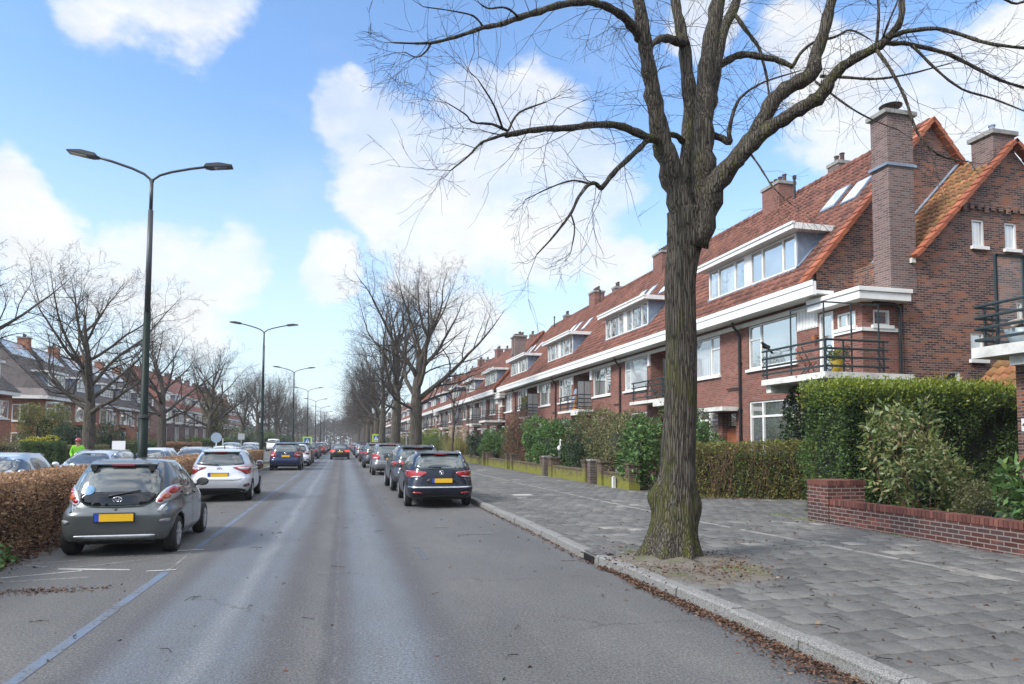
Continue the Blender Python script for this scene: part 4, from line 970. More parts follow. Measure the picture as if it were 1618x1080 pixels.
def house_street(h, s0, L, recess=True, end=None, variant=0, dormer=True):
    """street side of one house; s0 is where its first window starts, L its frontage"""
    f = Face('x-', FX); y1 = s0 + L; ya = s0 if end != 'near' else s0 - .8
    A = (s0 + .2, s0 + 2.9); Bw = (s0 + 4.8, s0 + 7.5); Rc = (s0 + 7.85, s0 + 10.95); D = s0 + 3.35
    holes = [(*A, 4.35, 5.9), (*Bw, 4.35, 5.9), (*A, .75, 3.2), (s0 + 5.0, s0 + 7.3, .75, 3.15), (s0 + 3.75, s0 + 4.7, .1, 2.85)]
    if recess: holes += [(*Rc, 3.62, 5.95), (s0 + 8.3, s0 + 10.4, .1, 2.9)]
    mb = MB(); wall_holes(mb, f, ya, y1, -.1, 6.15, holes, .25)
    if recess:
        X = FX + 1.4; a, b_ = Rc
        mb.add([(FX + .25, a, 3.62), (X, a, 3.62), (X, a, 5.95), (FX + .25, a, 5.95)], [(0, 1, 2, 3)])
        mb.add([(FX + .25, b_, 3.62), (X, b_, 3.62), (X, b_, 5.95), (FX + .25, b_, 5.95)], [(0, 1, 2, 3)])
        mb.add([(X, a, 3.62), (X, b_, 3.62), (X, b_, 5.95), (X, a, 5.95)], [(0, 1, 2, 3)])
        mb.add([(FX + .25, a, 5.95), (X, a, 5.95), (X, b_, 5.95), (FX + .25, b_, 5.95)], [(0, 1, 2, 3)])
        mb.add([(FX + .25, a, 3.62), (X, a, 3.62), (X, b_, 3.62), (FX + .25, b_, 3.62)], [(0, 1, 2, 3)])
        X = FX + 1.2
        a, b_ = s0 + 8.3, s0 + 10.4
        mb.add([(X, a - .1, 0), (X, b_ + .1, 0), (X, b_ + .1, 3), (X, a - .1, 3)], [(0, 1, 2, 3)])
        for q in (a, b_): mb.add([(FX + .25, q, 0), (X, q, 0), (X, q, 2.9), (FX + .25, q, 2.9)], [(0, 1, 2, 3)])
        # arch spandrels of the porch below the balcony
        cy, r_ = (a + b_) / 2, (b_ - a) / 2
        for sgn in (-1, 1):
            pl = [(cy + sgn * r_, 1.75)] + [(cy + sgn * r_ * math.cos(t), 1.85 + 1.05 * math.sin(t)) for t in [i * PI / 16 for i in range(9)]] + [(cy + sgn * r_, 2.9)]
            mb.prism(pl, 'x', FX + .03, FX + .22)
    # rest of the shell so that the house is solid from the side
    mb.add([(FX, ya, 6.15), (FX, y1, 6.15), (FX + .6, y1, 6.15), (FX + .6, ya, 6.15)], [(0, 1, 2, 3)])
    mb.build('wall', M['brick_red'], h)
    bk = MB(); bk.box(RX + 4.1, RX + 4.3, ya + .003, y1 - .003, -.1, 6.3); bk.build('back_wall', M['brick_red'], h)
    cur = ['pane', 'pane_curtain', 'pane', 'pane'][variant % 4]; cur2 = ['pane_curtain', 'pane', 'pane', 'pane_curtain'][variant % 4]
    window(h, f, *A, 4.35, 5.9, mull=(.74,), trans=((1, .68),), pane='pane' if end == 'near' else cur)
    window(h, f, *Bw, 4.35, 5.9, mull=(.3,) if variant % 2 else (.26,), trans=((0, .68),), pane=cur2 if end != 'near' else 'pane_curtain')
    window(h, f, *A, .75, 3.2, mull=(.72,), trans=((0, .78), (1, .78)), pane='pane')
    window(h, f, s0 + 5.0, s0 + 7.3, .75, 3.15, mull=(.3, .68), trans=((0, .78), (1, .78), (2, .78)), pane='pane')
    d = MB(); f.box(d, s0 + 3.75, s0 + 4.7, .1, 2.3, -.25, -.2); d = d.build('door', M['wood_red'] if variant != 1 else M['white'], h)
    g = MB(); f.box(g, s0 + 3.75, s0 + 4.7, 2.36, 2.85, -.25, -.2); g.build('fanlight', M['pane'], d)
    kb = MB(); kb.ell(f.P(s0 + 3.88, 1.15, -.17), (.03, .03, .03), 8, 6); kb.build('knob', M['chrome'], d)
    cn = MB(); f.box(cn, s0 + 3.45, s0 + 5.4, 2.9, 3.05, -.04, .75); cn.build('canopy', M['white_old'], h)
    fr = MB(); f.box(fr, ya + .01, y1 - .003, 5.905, 6.05, -.03, .06)
    if recess: f.box(fr, Rc[1] + .003, Rc[1] + .19, 5.35, 5.9, -.05, .08); f.box(fr, Rc[0] - .3, Rc[0] - .003, 5.35, 5.9, -.05, .08)
    fr.build('frieze', M['white'], h)
    co = MB(); ce = y1 if end != 'far' else y1 + .35; ca = ya if end != 'near' else ya - .75
    co.box(EX - .12, EX, ca, ce, 6.12, 6.52); co.box(EX, FX + (.0 if end != 'near' else .0), ca, ce, 6.16, 6.26)
    co.box(EX - .15, EX - .12, ca - .02, ce, 6.40, 6.55)
    co.build('cornice', M['white'], h)
    pp = MB(); pp.tube([f.P(D, 6.12, .35), f.P(D, 5.98, .33), f.P(D, 5.75, .12), f.P(D, 5.6, .08), f.P(D, 0.1, .08)], .05, 8)
    for z in (1.4, 2.9, 4.6): f.box(pp, D - .07, D + .07, z, z + .05, .01, .14)
    f.box(pp, D + .05, D + .9, 3.72, 3.76, .05, .09)
    pp.build('downpipe', M['pipe'], h)
    # roof
    d0, d1 = s0 + .25, s0 + 5.75; dfx = FX + .1; dz0 = roofz(dfx) + .08; dzt = dz0 + 1.22; dbx = EX + (dzt + .02 - EZ) / SL
    def skip(x, y, z): return dormer and d0 + .05 < y < d1 - .05 and dfx + .15 < x < dbx - .2
    ye = y1 if end != 'far' else y1 + .12; yb = ya if end != 'near' else ya - .05
    r = link('roof', tiles(yb, ye, EX - .02, EZ, RX, RZ, M['tile_red'], skip=skip), h)
    ub = MB(); ub.prism([(EX + .02, EZ - .03), (RX, RZ - .02), (2 * RX - EX, EZ - .03)], 'y', yb + (.02 if end != 'near' else .2), ye - .02)
    ub.build('back_slope', M['tile_dark'], r)
    rd = MB(); ridge_tiles(rd, (RX, yb, RZ + .05), (RX, ye, RZ + .05), .14); rd.build('ridge', M['tile_red'], r)
    if dormer:
        dm = MB()
        fo = Face('x-', dfx); fo.box(dm, d0, d1, dz0 - .05, dz0 + .02, -.02, .05)
        for q in (d0, d1): dm.prism([(dfx + .03, dz0 - .1), (dfx + .03, dzt), (dbx + .1, dzt)], 'y', q - .03, q + .03)
        o = dm.build('dormer', M['lead'], h)
        cap = MB(); fo.box(cap, d0 - .32, d1 + .32, dzt + .002, dzt + .2, -(dbx - dfx) - .1, .36); fo.box(cap, d0 - .34, d1 + .34, dzt + .15, dzt + .23, .30, .40); cap.build('dormer_roof', M['white'], o)
        mid = (d0 + d1) / 2
        for (a, b_) in ((d0 + .03, mid - .16), (mid + .16, d1 - .03)):
            w_ = window(o, fo, a, b_, dz0 + .02, dzt - .02, mull=(.27, .72), sill=False, rec=.02, pane='pane', fw=.07)
        ps = MB(); fo.box(ps, mid - .16, mid + .16, dz0 + .02, dzt - .02, -.1, .01); ps.build('post', M['white'], o)
        for q in (d0 - .05, d1 + .05):
            lf = MB(); lf.bar((dfx - .02, q, dz0 + .05), (dbx + .1, q, roofz(dbx + .1) + .09), .14, .03); lf.build('flashing', M['lead'], o)
    # roof lights
    for (yy, xx) in ([(s0 + .0, 16.35), (s0 + 1.15, 16.45)] if end == 'near' else [(s0 + 1.2 + variant, 16.1), (s0 + 3.6 + variant, 16.2), (s0 + 4.9 + variant, 16.2)]):
        vx, vz = 1 / math.hypot(1, SL), SL / math.hypot(1, SL)
        def rp(x, off): return (x - vz * off, roofz(x) + vx * off)
        k = MB(); k.prism([rp(xx, .03), rp(xx + .75, .03), rp(xx + .75, .13), rp(xx, .13)], 'y', yy, yy + .72); sk = k.build('skylight', M['lead'], h)
        k = MB(); k.prism([rp(xx + .06, .132), rp(xx + .69, .132), rp(xx + .69, .142), rp(xx + .06, .142)], 'y', yy + .06, yy + .66); k.build('pane', glass_sky, sk)
    if L > 9: chimney(h, RX - .4, RX + .4, s0 + 6.6, s0 + 7.8, RZ - .6, RZ + .75, 'brick_red', 4, .06)
    chimney(h, RX - .1, RX + .5, s0 + 3.3, s0 + 3.9, RZ - .6, RZ + .35, 'brick_chim', 2, .04)
    vp = MB(); vp.tube([(RX - .35, s0 + 5.6, RZ - .6), (RX - .35, s0 + 5.6, RZ + .55)], .05, 8); vp.tube([(RX - .35, s0 + 5.6, RZ + .55), (RX - .35, s0 + 5.6, RZ + .7)], .08, 8)
    vp.build('vent_pipe', M['pipe'], h)
    if recess:
        a, b_ = Rc
        sb = MB(); sb.box(FX - .95, FX - .02, a - .55, b_ + .3, 3.48, 3.62); sb.box(FX - .95, FX - .0, a - .3, a + .9, 3.30, 3.478); sb.box(FX - .0, FX + .25, a + .02, b_ - .02, 3.5, 3.64)
        bal = sb.build('balcony', M['white_old'], h)
        rl = MB(); X = FX - .88
        rail_bars(rl, [(FX - .12, a - .35), (X, a - .35), (X, b_ + .2)], 3.78)
        rail_posts(rl, [(X, a + .1, 0, .12), (X, (a + b_) / 2, 0, .12), (X, b_, 0, -.12)], 3.68, .82)
        rl.build('railing', M['rail'], bal)
        sc = MB(); sc.box(FX - .8, FX + .02, a + .05, a + .08, 3.7, 5.3); scr = sc.build('frosted_screen', M['frost'], bal)
        sf = MB()
        for xx in (FX - .82, FX - .4, FX + .04): sf.box(xx - .02, xx + .02, a + .04, a + .09, 3.63, 5.34)
        sf.box(FX - .84, FX + .06, a + .04, a + .09, 5.3, 5.34); sf.build('screen_frame', M['rail'], scr)
        fb = Face('x-', FX + 1.4)
        window(h, fb, a + .5, b_ - .1, 3.7, 5.8, mull=(.35, .7), trans=((0, .75), (1, .75), (2, .75)), sill=False, pane='pane', name='balcony_door', rec=-.03)
    return D

glass_sky = glassy('skylight_glass', (.6, .62, .63), .3, .08)

def gable_end(h, y, far=False):
    """main gable, flat roofed side part, rear wing and the big chimney at a terrace end; y = gable plane"""
    sg = 1
    wl = MB(); wl.add([(FX, y, -.1), (2 * RX - FX, y, -.1), (2 * RX - FX, y, roofz(FX)), (RX, y, RZ - .02), (FX, y, roofz(FX))], [(0, 1, 2, 3, 4)])
    if not far:
        yw = y - 1.9; f = Face('y-', yw); wl0, w0, w1, wr, wz, we = 15.45, 15.95, 23.2, 19.5, 10.75, 7.15
        wsl = (wz - we) / (wr - w0 + .0)
        holes = [(17.98, 18.44, 7.58, 8.4), (19.2, 19.66, 7.58, 8.4), (20.3, 20.72, 7.58, 8.4), (17.8, 18.3, 4.2, 5.0), (16.75, 17.4, 3.05, 3.85), (19.55, 19.78, 5.35, 6.0)]
        wall_holes(wl, f, wl0, w1, -.1, 7.0, [q for q in holes if q[3] < 7], .2)
        wall_holes(wl, f, 17.5, 21.6, 7.0, 8.72, [q for q in holes if q[3] > 7], .2)
        wl.add([f.P(w0, 7., 0), f.P(17.5, 7., 0), f.P(17.5, 8.72, 0), f.P(w0 + (8.72 - we) / wsl * 1., 8.72, 0), f.P(w0, we, 0)], [(0, 1, 2, 3, 4)])
        wl.add([f.P(21.6, 7., 0), f.P(w1, 7., 0), f.P(w1, we, 0), f.P(w1 - (8.72 - we) / wsl, 8.72, 0), f.P(21.6, 8.72, 0)], [(0, 1, 2, 3, 4)])
        wl.add([f.P(w0 + (8.72 - we) / wsl, 8.72, 0), f.P(w1 - (8.72 - we) / wsl, 8.72, 0), f.P(wr, wz, 0)], [(0, 1, 2)])
        wl.add([(wl0, yw, -.1), (wl0, y, -.1), (wl0, y, we), (wl0, yw, we)], [(0, 1, 2, 3)]); wl.add([(wl0, yw, 7.), (w0, yw, 7.), (w0, yw, we), (wl0, yw, we)], [(0, 1, 2, 3)]); wl.add([(w1, yw, -.1), (w1, y + 1, -.1), (w1, y + 1, we), (w1, yw, we)], [(0, 1, 2, 3)])
        wall = wl.build('gable_wall', M['brick_gable'], h)
        cb = MB()
        cb.box(17.55, 21.5, yw - .05, yw - .002, 8.76, 8.84)
        for k in range(15): cb.box(17.6 + k * .27, 17.73 + k * .27, yw - .09, yw - .052, 8.62 if k % 3 == 0 else 8.68, 8.84)
        cb.build('corbel_band', M['brick_gable'], wall)
        for q in holes: window(h, f, *q, fw=.06, rec=.05, pane='pane_curtain' if q[3] > 7 else 'pane')
        r = link('wing_roof', tiles(yw - .12, y, w0 - .15, we - .12, wr, wz + .02, M['tile_moss'], tw=.22, row=.3), h)
        ub = MB(); ub.prism([(w0 - .1, we - .2), (wr, wz - .04), (w1 + .1, we - .2)], 'y', yw + .4, y + 3); ub.build('under_roof', M['tile_dark'], r)
        vg = MB(); verge(vg, (w0 - .2, yw - .14, we - .08), (wr, yw - .14, wz + .12), .12); verge(vg, (w1 + .2, yw - .14, we - .08), (wr, yw - .14, wz + .12), .12)
        vg.build('verge_tiles', M['tile_orange'], r)
        gt = MB(); gt.box(w0 - .24, w0 - .1, yw - .1, y, we - .24, we - .1); gt.build('gutter', M['white_old'], r)
        fl = MB(); fl.bar((w0 + .1, y - .06, we + .22), (wr, y - .06, wz + .16), .16, .03); fl.build('flashing', M['lead'], r)
        chimney(h, 18.9, 19.72, yw + .02, yw + .75, 9.6, 11.1, 'brick_chim', 1, .08)
        # flat roofed side part with two small windows
        ex0, ex1, ey = 14.12, 15.447, yw + .07; fe = Face('y-', ey); fs_ = Face('x-', ex0)
        e = MB(); wall_holes(e, fe, ex0, ex1, -.1, 5.72, [(14.5, 15.05, 5.08, 5.52)], .2)
        wall_holes(e, fs_, ey, y, -.1, 5.72, [(ey + .25, y - .85, 5.08, 5.52), (y - .68, y - .05, 3.62, 5.68)], .2)
        e = e.build('side_wall', M['brick_red'], h)
        window(e, fe, 14.5, 15.05, 5.08, 5.52, fw=.05, rec=.03); window(h, fs_, y - .68, y - .05, 3.62, 5.68, fw=.09, rec=.03, sill=False, name='balcony_door'); window(e, fs_, ey + .25, y - .85, 5.08, 5.52, fw=.05, mull=(.5,), rec=.03)
        bd = MB(); fe.box(bd, ex0 - .04, ex1 - .1, 4.9, 5.0, .0, .06); bd.box(ex0 - .06, ex0 - .001, ey - .06, y - .75, 4.9, 5.0); bd.build('sill_band', M['white'], e)
        fr = MB(); fr.box(ex0 - .38, ex1 + .02, ey - .36, y - .004, 5.73, 6.03); fr.box(ex0 - .42, ex1 + .05, ey - .4, y - .006, 5.95, 6.07); fr.build('flat_roof', M['white'], h, bevel=.01)
        # corner pier with its ribbed white capital
        cp = MB(); cp.box(FX - .03, FX + .28, y - .03, y + .93, 5.3, 5.903)
        for k in range(6): cp.box(FX - .05, FX - .03, y + .04 + k * .15, y + .12 + k * .15, 5.33, 5.88)
        cp.build('capital', M['white'], h)
        # tall chimney breast
        c = MB(); c.box(15.06, 15.94, yw - .02, yw + .62, 6.04, 11.25)
        c = c.build('chimney', M['brick_chim'], h)
        k = MB(); k.box(14.95, 16.05, yw - .09, yw + .69, 11.25, 11.37); k.build('cap', M['concrete'], c)
        k = MB(); k.box(14.98, 16.02, yw - .06, yw + .66, 9.72, 9.80); k.build('lead_band', M['lead'], c)
        k = MB(); k.lathe([(.14, 0), (.14, .2)], (15.5, yw + .3, 11.37), n=12); k.lathe([(.05, .26), (.30, .22), (.32, .25), (.05, .32)], (15.5, yw + .3, 11.4), n=16)
        for q in range(4): k.bar((15.5 + .12 * math.cos(q * 1.57), yw + .3 + .12 * math.sin(q * 1.57), 11.55), (15.5 + .2 * math.cos(q * 1.57), yw + .3 + .2 * math.sin(q * 1.57), 11.66), .02)
        k.build('cowl', M['metal_dark'], c)
        dp = MB(); dp.tube([(14.4, yw - .05, 5.70), (15.1, yw - .07, 5.66), (15.26, yw - .07, 5.55), (15.27, yw - .07, 5.3), (15.27, yw - .07, .1)], .05, 8); dp.build('downpipe', M['pipe'], h)
        # corner balcony
        sb = MB(); sb.box(12.35, FX + .22, y - 2.5, y - .0, 3.47, 3.64); sb.box(12.35, FX - .02, y, y + .35, 3.472, 3.638); sb.box(12.6, FX + .2, y - 1.75, y - 1.1, 3.25, 3.468); sb.box(12.5, FX - .02, y + .1, y + .32, 3.25, 3.468)
        sb.box(FX + .22, 15.2, y - 2.5, ey - .03, 3.474, 3.636)
        bal = sb.build('balcony', M['white_old'], h)
        rl = MB(); X = 12.42; Y2 = y - 2.45
        rail_bars(rl, [(X - .02, y + .35), (X, Y2), (14.4, Y2)], 3.80, 4, .235)
        rail_posts(rl, [(X, y + .15, 0, .12), (X, Y2, .12, 0), (X + .55, Y2, .12, 0), (14.25, Y2, -.12, 0)], 3.66, .85)
        rl.build('railing', M['rail'], bal)
        sc = MB()
        for (px_, py_) in ((X + .04, Y2 + .1), (X + .9, Y2 + .1), (X + .04, Y2 + 1.5), (14.2, Y2 + .1)): sc.bar((px_, py_, 3.64), (px_, py_, 5.55), .03)
        sc.bar((X, Y2 + .1, 5.53), (14.22, Y2 + .1, 5.53), .035); sc.bar((X + .04, Y2 + .1, 5.53), (X + .04, Y2 + 1.5, 5.53), .035)
        sc.build('screen_frame', M['rail'], bal)
    else:
        wl.box(18., 22, y, y + .8, -.1, 7); wl.build('gable_wall', M['brick_gable'], h)
        chimney(h, 15.0, 16.0, y + .02, y + .62, 5.5, 11.25, 'brick_chim', 2, .12)
    vg = MB(); yy = y - .08 if not far else y + .1
    verge(vg, (EX - .02, yy, EZ + .06), (RX, yy, RZ + .12), .14); verge(vg, (2 * RX - EX, yy, EZ + .06), (RX, yy, RZ + .12), .14)
    vg.build('verge_tiles', M['tile_orange'], h)

GH = 'brick terrace houses along the right side'
A_ = thing('terraced_house', 'end brick house with tall grey chimney breast, two gables and balcony above the big hedge', 'house', (FX, 18.8, 0), 0, GH)
def finish(h):
    """children were modelled in world space: make them local to the house"""
    off = Vector(h.location)
    seen = set()
    for o in h.children_recursive:
        if o.type == 'MESH' and o.data not in seen:
            seen.add(o.data); o.data.transform(Matrix.Translation(-off))
house_street(A_, 18.8, 11.15, True, 'near', 0); gable_end(A_, 18.0); finish(A_)
B_ = thing('terraced_house', 'brick terrace house next beyond the end house, its balcony holding folded orange and blue loungers', 'house', (FX, 29.95, 0), 0, GH)
house_street(B_, 29.95, 11.15, True, None, 1); finish(B_)
C_ = thing('terraced_house', 'brick terrace house whose balcony carries a dark planter of bamboo grass', 'house', (FX, 41.1, 0), 0, GH)
house_street(C_, 41.1, 11.15, True, None, 2); finish(C_)
D_ = thing('terraced_house', 'last house of the near terrace, just before the gap with the two tall chimneys', 'house', (FX, 52.25, 0), 0, GH)
house_street(D_, 52.25, 7.35, False, 'far', 3); gable_end(D_, 59.6, True); finish(D_)
ordw = ['second', 'third', 'fourth', 'fifth']
roles = ['end house with a chimney breast', 'house next to the end house', 'house next to the last', 'last house']
for k in range(4):
    for src, role in zip((A_, B_, C_, D_), roles):
        c = copy_tree(src); c.location.y += 44.6 * (k + 1); c['label'] = f'{role} in the {ordw[k]} red-roofed terrace counted from the camera'

# the neighbour whose balcony enters at the right edge
N_ = thing('brick_house', 'neighbouring brick house at the right edge with a glass-screened balcony and number 45', 'house', (13.3, 8, 0))
w_ = MB(); w_.box(14.1, 22, -6, 10.0, -.1, 6.3); w_.prism([(13.5, 6.3), (22.6, 6.3), (18.2, 11.8)], 'y', -6, 9.98)
w_.build('wall', M['brick_gable'], N_)
sb = MB(); sb.box(12.78, 14.1, 8.2, 11.55, 3.52, 3.74); sb.box(13.0, 14.1, 9.4, 10.9, 3.32, 3.518); bal = sb.build('balcony', M['white_old'], N_)
rl = MB(); rail_bars(rl, [(14.2, 11.5), (12.85, 11.5), (12.83, 8.2)], 3.9, 4, .235); rail_posts(rl, [(13.1, 11.5, .12, 0), (12.85, 9.6, 0, .12)], 3.76, .85); rl.build('railing', M['rail'], bal)
sc = MB()
for xx in (13.22, 13.95): sc.bar((xx, 11.32, 3.74), (xx, 11.32, 5.72), .05)
sc.bar((13.22, 11.32, 5.7), (13.98, 11.32, 5.7), .05); sf = sc.build('screen_frame', M['rail'], bal)
mgl, nt, b = newmat('clear_screen'); SET(b, Base_Color=(.9, .95, .97), Roughness=.02, Alpha=.05, Specular_IOR_Level=.3)
sg = MB(); sg.box(13.24, 13.93, 11.315, 11.325, 3.8, 5.68); sg.build('glass_screen', mgl, sf)
pl = MB(); pl.box(13.45, 14.08, 10.5, 11.15, -.05, 3.52); pl.build('pillar', M['brick_gable'], N_)
npx = MB(); npx.box(13.44, 13.68, 11.02, 11.149, 2.02, 2.32)
sgn = MB(); sgn.box(13.438, 13.448, 10.78, 11.06, 2.0, 2.26); plate = sgn.build('number_plate', M['white'], N_)
tc = bpy.data.curves.new('digits', 'FONT'); tc.body = '45'; tc.size = .24; tc.align_x = 'CENTER'; tc.align_y = 'CENTER'; tc.extrude = .004
to = bpy.data.objects.new('digits', tc); COL.objects.link(to); to.location = (13.434, 10.92, 2.13); to.rotation_euler = (PI / 2, 0, -PI / 2)
dg = bpy.context.evaluated_depsgraph_get(); me = bpy.data.meshes.new_from_object(to.evaluated_get(dg)); mw = to.matrix_world.copy()
me.transform(Matrix.Translation(to.location) @ to.rotation_euler.to_matrix().to_4x4()); bpy.data.objects.remove(to)
me.materials.clear(); me.materials.append(M['black']); link('digits', me, plate)
rf = MB(); verge(rf, (13.4, 9.95, 6.4), (18.2, 9.95, 11.9), .14); rf.build('verge_tiles', M['tile_orange'], N_)
finish(N_)
# low tiled garage in the gap
G_ = thing('garage', 'low garage with mossy yellow-red tiles behind the hedge by the right edge', 'garage', (17, 14, 0))
gm = MB(); gm.box(16.9, 20, 12.2, 15.2, -.1, 2.75); gm.build('wall', M['white_old'], G_)
link('roof', tiles(12.0, 15.5, 16.6, 2.7, 18.7, 4.6, M['tile_moss'], tw=.26, row=.34), G_)
gb = MB(); gb.prism([(16.65, 2.66), (18.7, 4.56), (20.4, 2.66)], 'y', 12.02, 15.4); gb.build('under_roof', M['tile_dark'], G_)
gb = MB(); gb.box(16.5, 16.62, 12.0, 15.5, 2.52, 2.7); gb.build('gutter', M['white_old'], G_)
finish(G_)

# ------------------------------------------------------------------ left rows
LX, LE = -28., 5.75
def left_house(par, y0, y1, mat_r, mat_b, ez, rx, rz, style=0, seed=0):
    """one house of a left terrace (front faces +X)"""
    f = Face('x+', LX); g_ = random.Random(seed); W_ = y1 - y0
    q = [(y0 + .5, y0 + W_ * .46, ez - 2.1, ez - .55), (y0 + W_ * .56, y1 - .5, ez - 2.1, ez - .55), (y0 + .5, y0 + W_ * .46, .8, ez - 2.95), (y0 + W_ * .6, y0 + W_ * .6 + .95, .0, 2.3)]
    mb = MB(); wall_holes(mb, f, y0, y1, -.1, ez, q, .2); mb.build('wall', M[mat_b], par); bk = MB(); bk.box(LX - 9, LX - 8.8, y0, y1, -.1, ez); bk.build('back_wall', M[mat_b], par)
    window(par, f, *q[1], mull=(.5,), pane='pane_curtain' if g_.random() < .4 else 'pane', fw=.1); window(par, f, *q[2], mull=(.33, .66), fw=.1)
    d = MB(); f.box(d, q[3][0], q[3][1], 0, 2.3, -.2, -.12); d.build('door', M['wood_red'], par)
    # projecting bay
    a, b_, z0, z1 = q[0]; bay = MB(); bay.prism([(LX + .05, a), (LX + .75, a + .55), (LX + .75, b_ - .55), (LX + .05, b_)], 'z', z0 - .35, z0); by = bay.build('bay', M['white'] if style else M[mat_b], par)
    bt = MB(); bt.prism([(LX + .05, a), (LX + .75, a + .55), (LX + .75, b_ - .55), (LX + .05, b_)], 'z', z1, z1 + .22)
    for (u, n_) in ((a + .06, .12), (a + .58, .7), ((a + b_) / 2, .7), (b_ - .58, .7), (b_ - .06, .12)): f.box(bt, u - .06, u + .06, z0, z1, n_ - .1, n_ + .0)
    bt.build('bay_frame', M['white'], by)
    bp = MB(); bp.prism([(LX + .02, a + .06), (LX + .68, a + .58), (LX + .68, b_ - .58), (LX + .02, b_ - .06)], 'z', z0 - .002, z1 + .01); bp.build('pane', M['pane'], by)
    c = MB(); f.box(c, y0, y1, ez - .12, ez + .22, .0, .62); c.build('cornice', M['white'], par)
    sl_ = (rz - ez) / (LX + .6 - rx)
    def rz_(x): return rz - (x - rx) * sl_
    r = link('roof', tiles(y0, y1, LX + .62, ez + .2, rx, rz + .2, M[mat_r], tw=.3, row=.38), par)
    u = MB(); u.prism([(LX + .58, ez + .18), (rx, rz + .18), (2 * rx - LX - .6, ez + .18)], 'y', y0, y1); u.build('back_slope', M[mat_r], r)
    rd = MB(); ridge_tiles(rd, (rx, y0, rz + .25), (rx, y1, rz + .25), .16); rd.build('ridge', M[mat_r], r)
    fo = Face('x+', LX - .35); ym = (y0 + y1) / 2; w_ = W_ * .27; db = ez + 1.25; dt = db + 1.35
    o = MB(); o.prism([(LX - .4, db - .2), (LX - .4, dt), (LX - 2.4, dt)], 'y', ym - w_, ym + w_); o = o.build('dormer', M['lead'], par)
    window(o, fo, ym - w_, ym + w_, db, dt - .02, mull=(.25, .5, .75), sill=False, rec=-.08, fw=.1, pane='pane_curtain' if seed % 2 else 'pane')
    k = MB(); fo.box(k, ym - w_ - .25, ym + w_ + .25, dt, dt + .2, -2.2, .35); k.build('dormer_roof', M['white'], o)
    chimney(par, rx - .5, rx + .5, y1 - 1.0, y1 - .2, rz - .8, rz + 1.1, mat_b, 2, .08)
    if style == 0:
        p = MB(); vx = (LX + .6 - rx); 
        p.prism([(rx + vx * .28, rz_(rx + vx * .28) + .34), (rx + vx * .02, rz_(rx + vx * .02) + .34), (rx + vx * .02, rz_(rx + vx * .02) + .42), (rx + vx * .28, rz_(rx + vx * .28) + .42)], 'y', y0 + W_ * .1, y0 + W_ * .8)
        p.build('solar_panel', M['solar'], par)
GL1 = 'dark-roofed brick houses across the street'
for k in range(5):
    y0 = 74.5 + k * 7.6
    h = thing('brick_house', ['corner house with a hipped dark tile roof behind the yellow-green conifer', 'dark-roofed house with white bay, second from the hipped corner', 'dark-roofed house with white bay, third from the hipped corner, behind the forked tree', 'dark-roofed house, fourth from the hipped corner, left of the nearest lamp post', 'last dark-roofed house before the purple brick gable'][k], 'house', (LX, y0, 0), 0, GL1)
    left_house(h, y0, y0 + 7.6, 'tile_dark', 'brick_left', LE, -32.6, 11.2, 0, k)
    if k == 0:
        e = MB(); e.add([(LX, y0, -.1), (LX - 9, y0, -.1), (LX - 9, y0, LE), (LX, y0, LE)], [(0, 1, 2, 3)]); e.build('side_wall', M['brick_left'], h)
        f = Face('y-', y0 - .003); window(h, f, LX - 2.6, LX - 1.2, 3.5, 5.1, mull=(.5,), fw=.1, rec=-.03); window(h, f, LX - 2.6, LX - 1.2, .9, 2.4, mull=(.5,), fw=.1, rec=-.03)
        hp = MB(); hp.add([(LX + .62, y0 - .6, LE + .2), (-37.8, y0 - .6, LE + .2), (-32.6, y0 + 4., 11.42)], [(0, 1, 2)]); hp.add([(LX + .62, y0 - .6, LE + .2), (LX + .62, y0, LE + .2), (-32.6, y0 + 4.0, 11.42)], [(0, 1, 2)])
        for o in [o for o in h.children if o.name.startswith(('roof', 'solar'))]: pass
        hp.build('hip_roof', M['tile_dark'], h)
        c = MB(); c.box(LX - 9.5, LX + .6, y0 - .62, y0 - .003, LE - .12, LE + .2); c.build('side_cornice', M['white'], h)
    finish(h)
h = thing('brick_house', 'house cropped by the left edge, with a glazed bay under a dark roof', 'house', (LX, 62, 0), 0, GL1)
left_house(h, 60.5, 68.2, 'tile_dark', 'brick_left', 5.6, -32.6, 10.2, 1, 9)
e = MB(); e.add([(LX, 68.2, -.1), (LX - 9, 68.2, -.1), (LX - 9, 68.2, 5.7), (-32.6, 68.2, 10.2), (LX, 68.2, 5.7)], [(0, 1, 2, 3, 4)]); e.build('side_wall', M['brick_left'], h); finish(h)
GL2 = 'faded red-roofed houses across the street'
for k in range(11):
    y0 = 119 + k * 8.2
    h = thing('brick_house', ('red-roofed house ending in a tall purple brick gable behind the lamp post' if k == 0 else ['', 'second', 'third', 'fourth', 'fifth', 'sixth', 'seventh', 'eighth', 'ninth', 'tenth', 'eleventh'][k] + ' faded red-roofed house in the left row, counted from the purple gable'), 'house', (LX, y0, 0), 0, GL2)
    left_house(h, y0, y0 + 8.2, 'tile_salmon', 'brick_purple', 6.9, -32.8, 13.3, 2, k + 20)
    if k == 0:
        e = MB(); e.add([(LX, y0 - .02, -.1), (-37.6, y0 - .02, -.1), (-37.6, y0 - .02, 7.), (-32.8, y0 - .02, 13.3), (LX, y0 - .02, 7.)], [(0, 1, 2, 3, 4)]); e.build('gable_wall', M['brick_purple'], h)
        vg = MB(); verge(vg, (LX + .6, y0 - .1, 7.1), (-32.8, y0 - .1, 13.6), .22); vg.build('verge_tiles', M['tile_salmon'], h)
        window(h, Face('y-', y0 - .04), -30.2, -29.3, 7.2, 8.6, fw=.1, rec=-.03)
    finish(h)
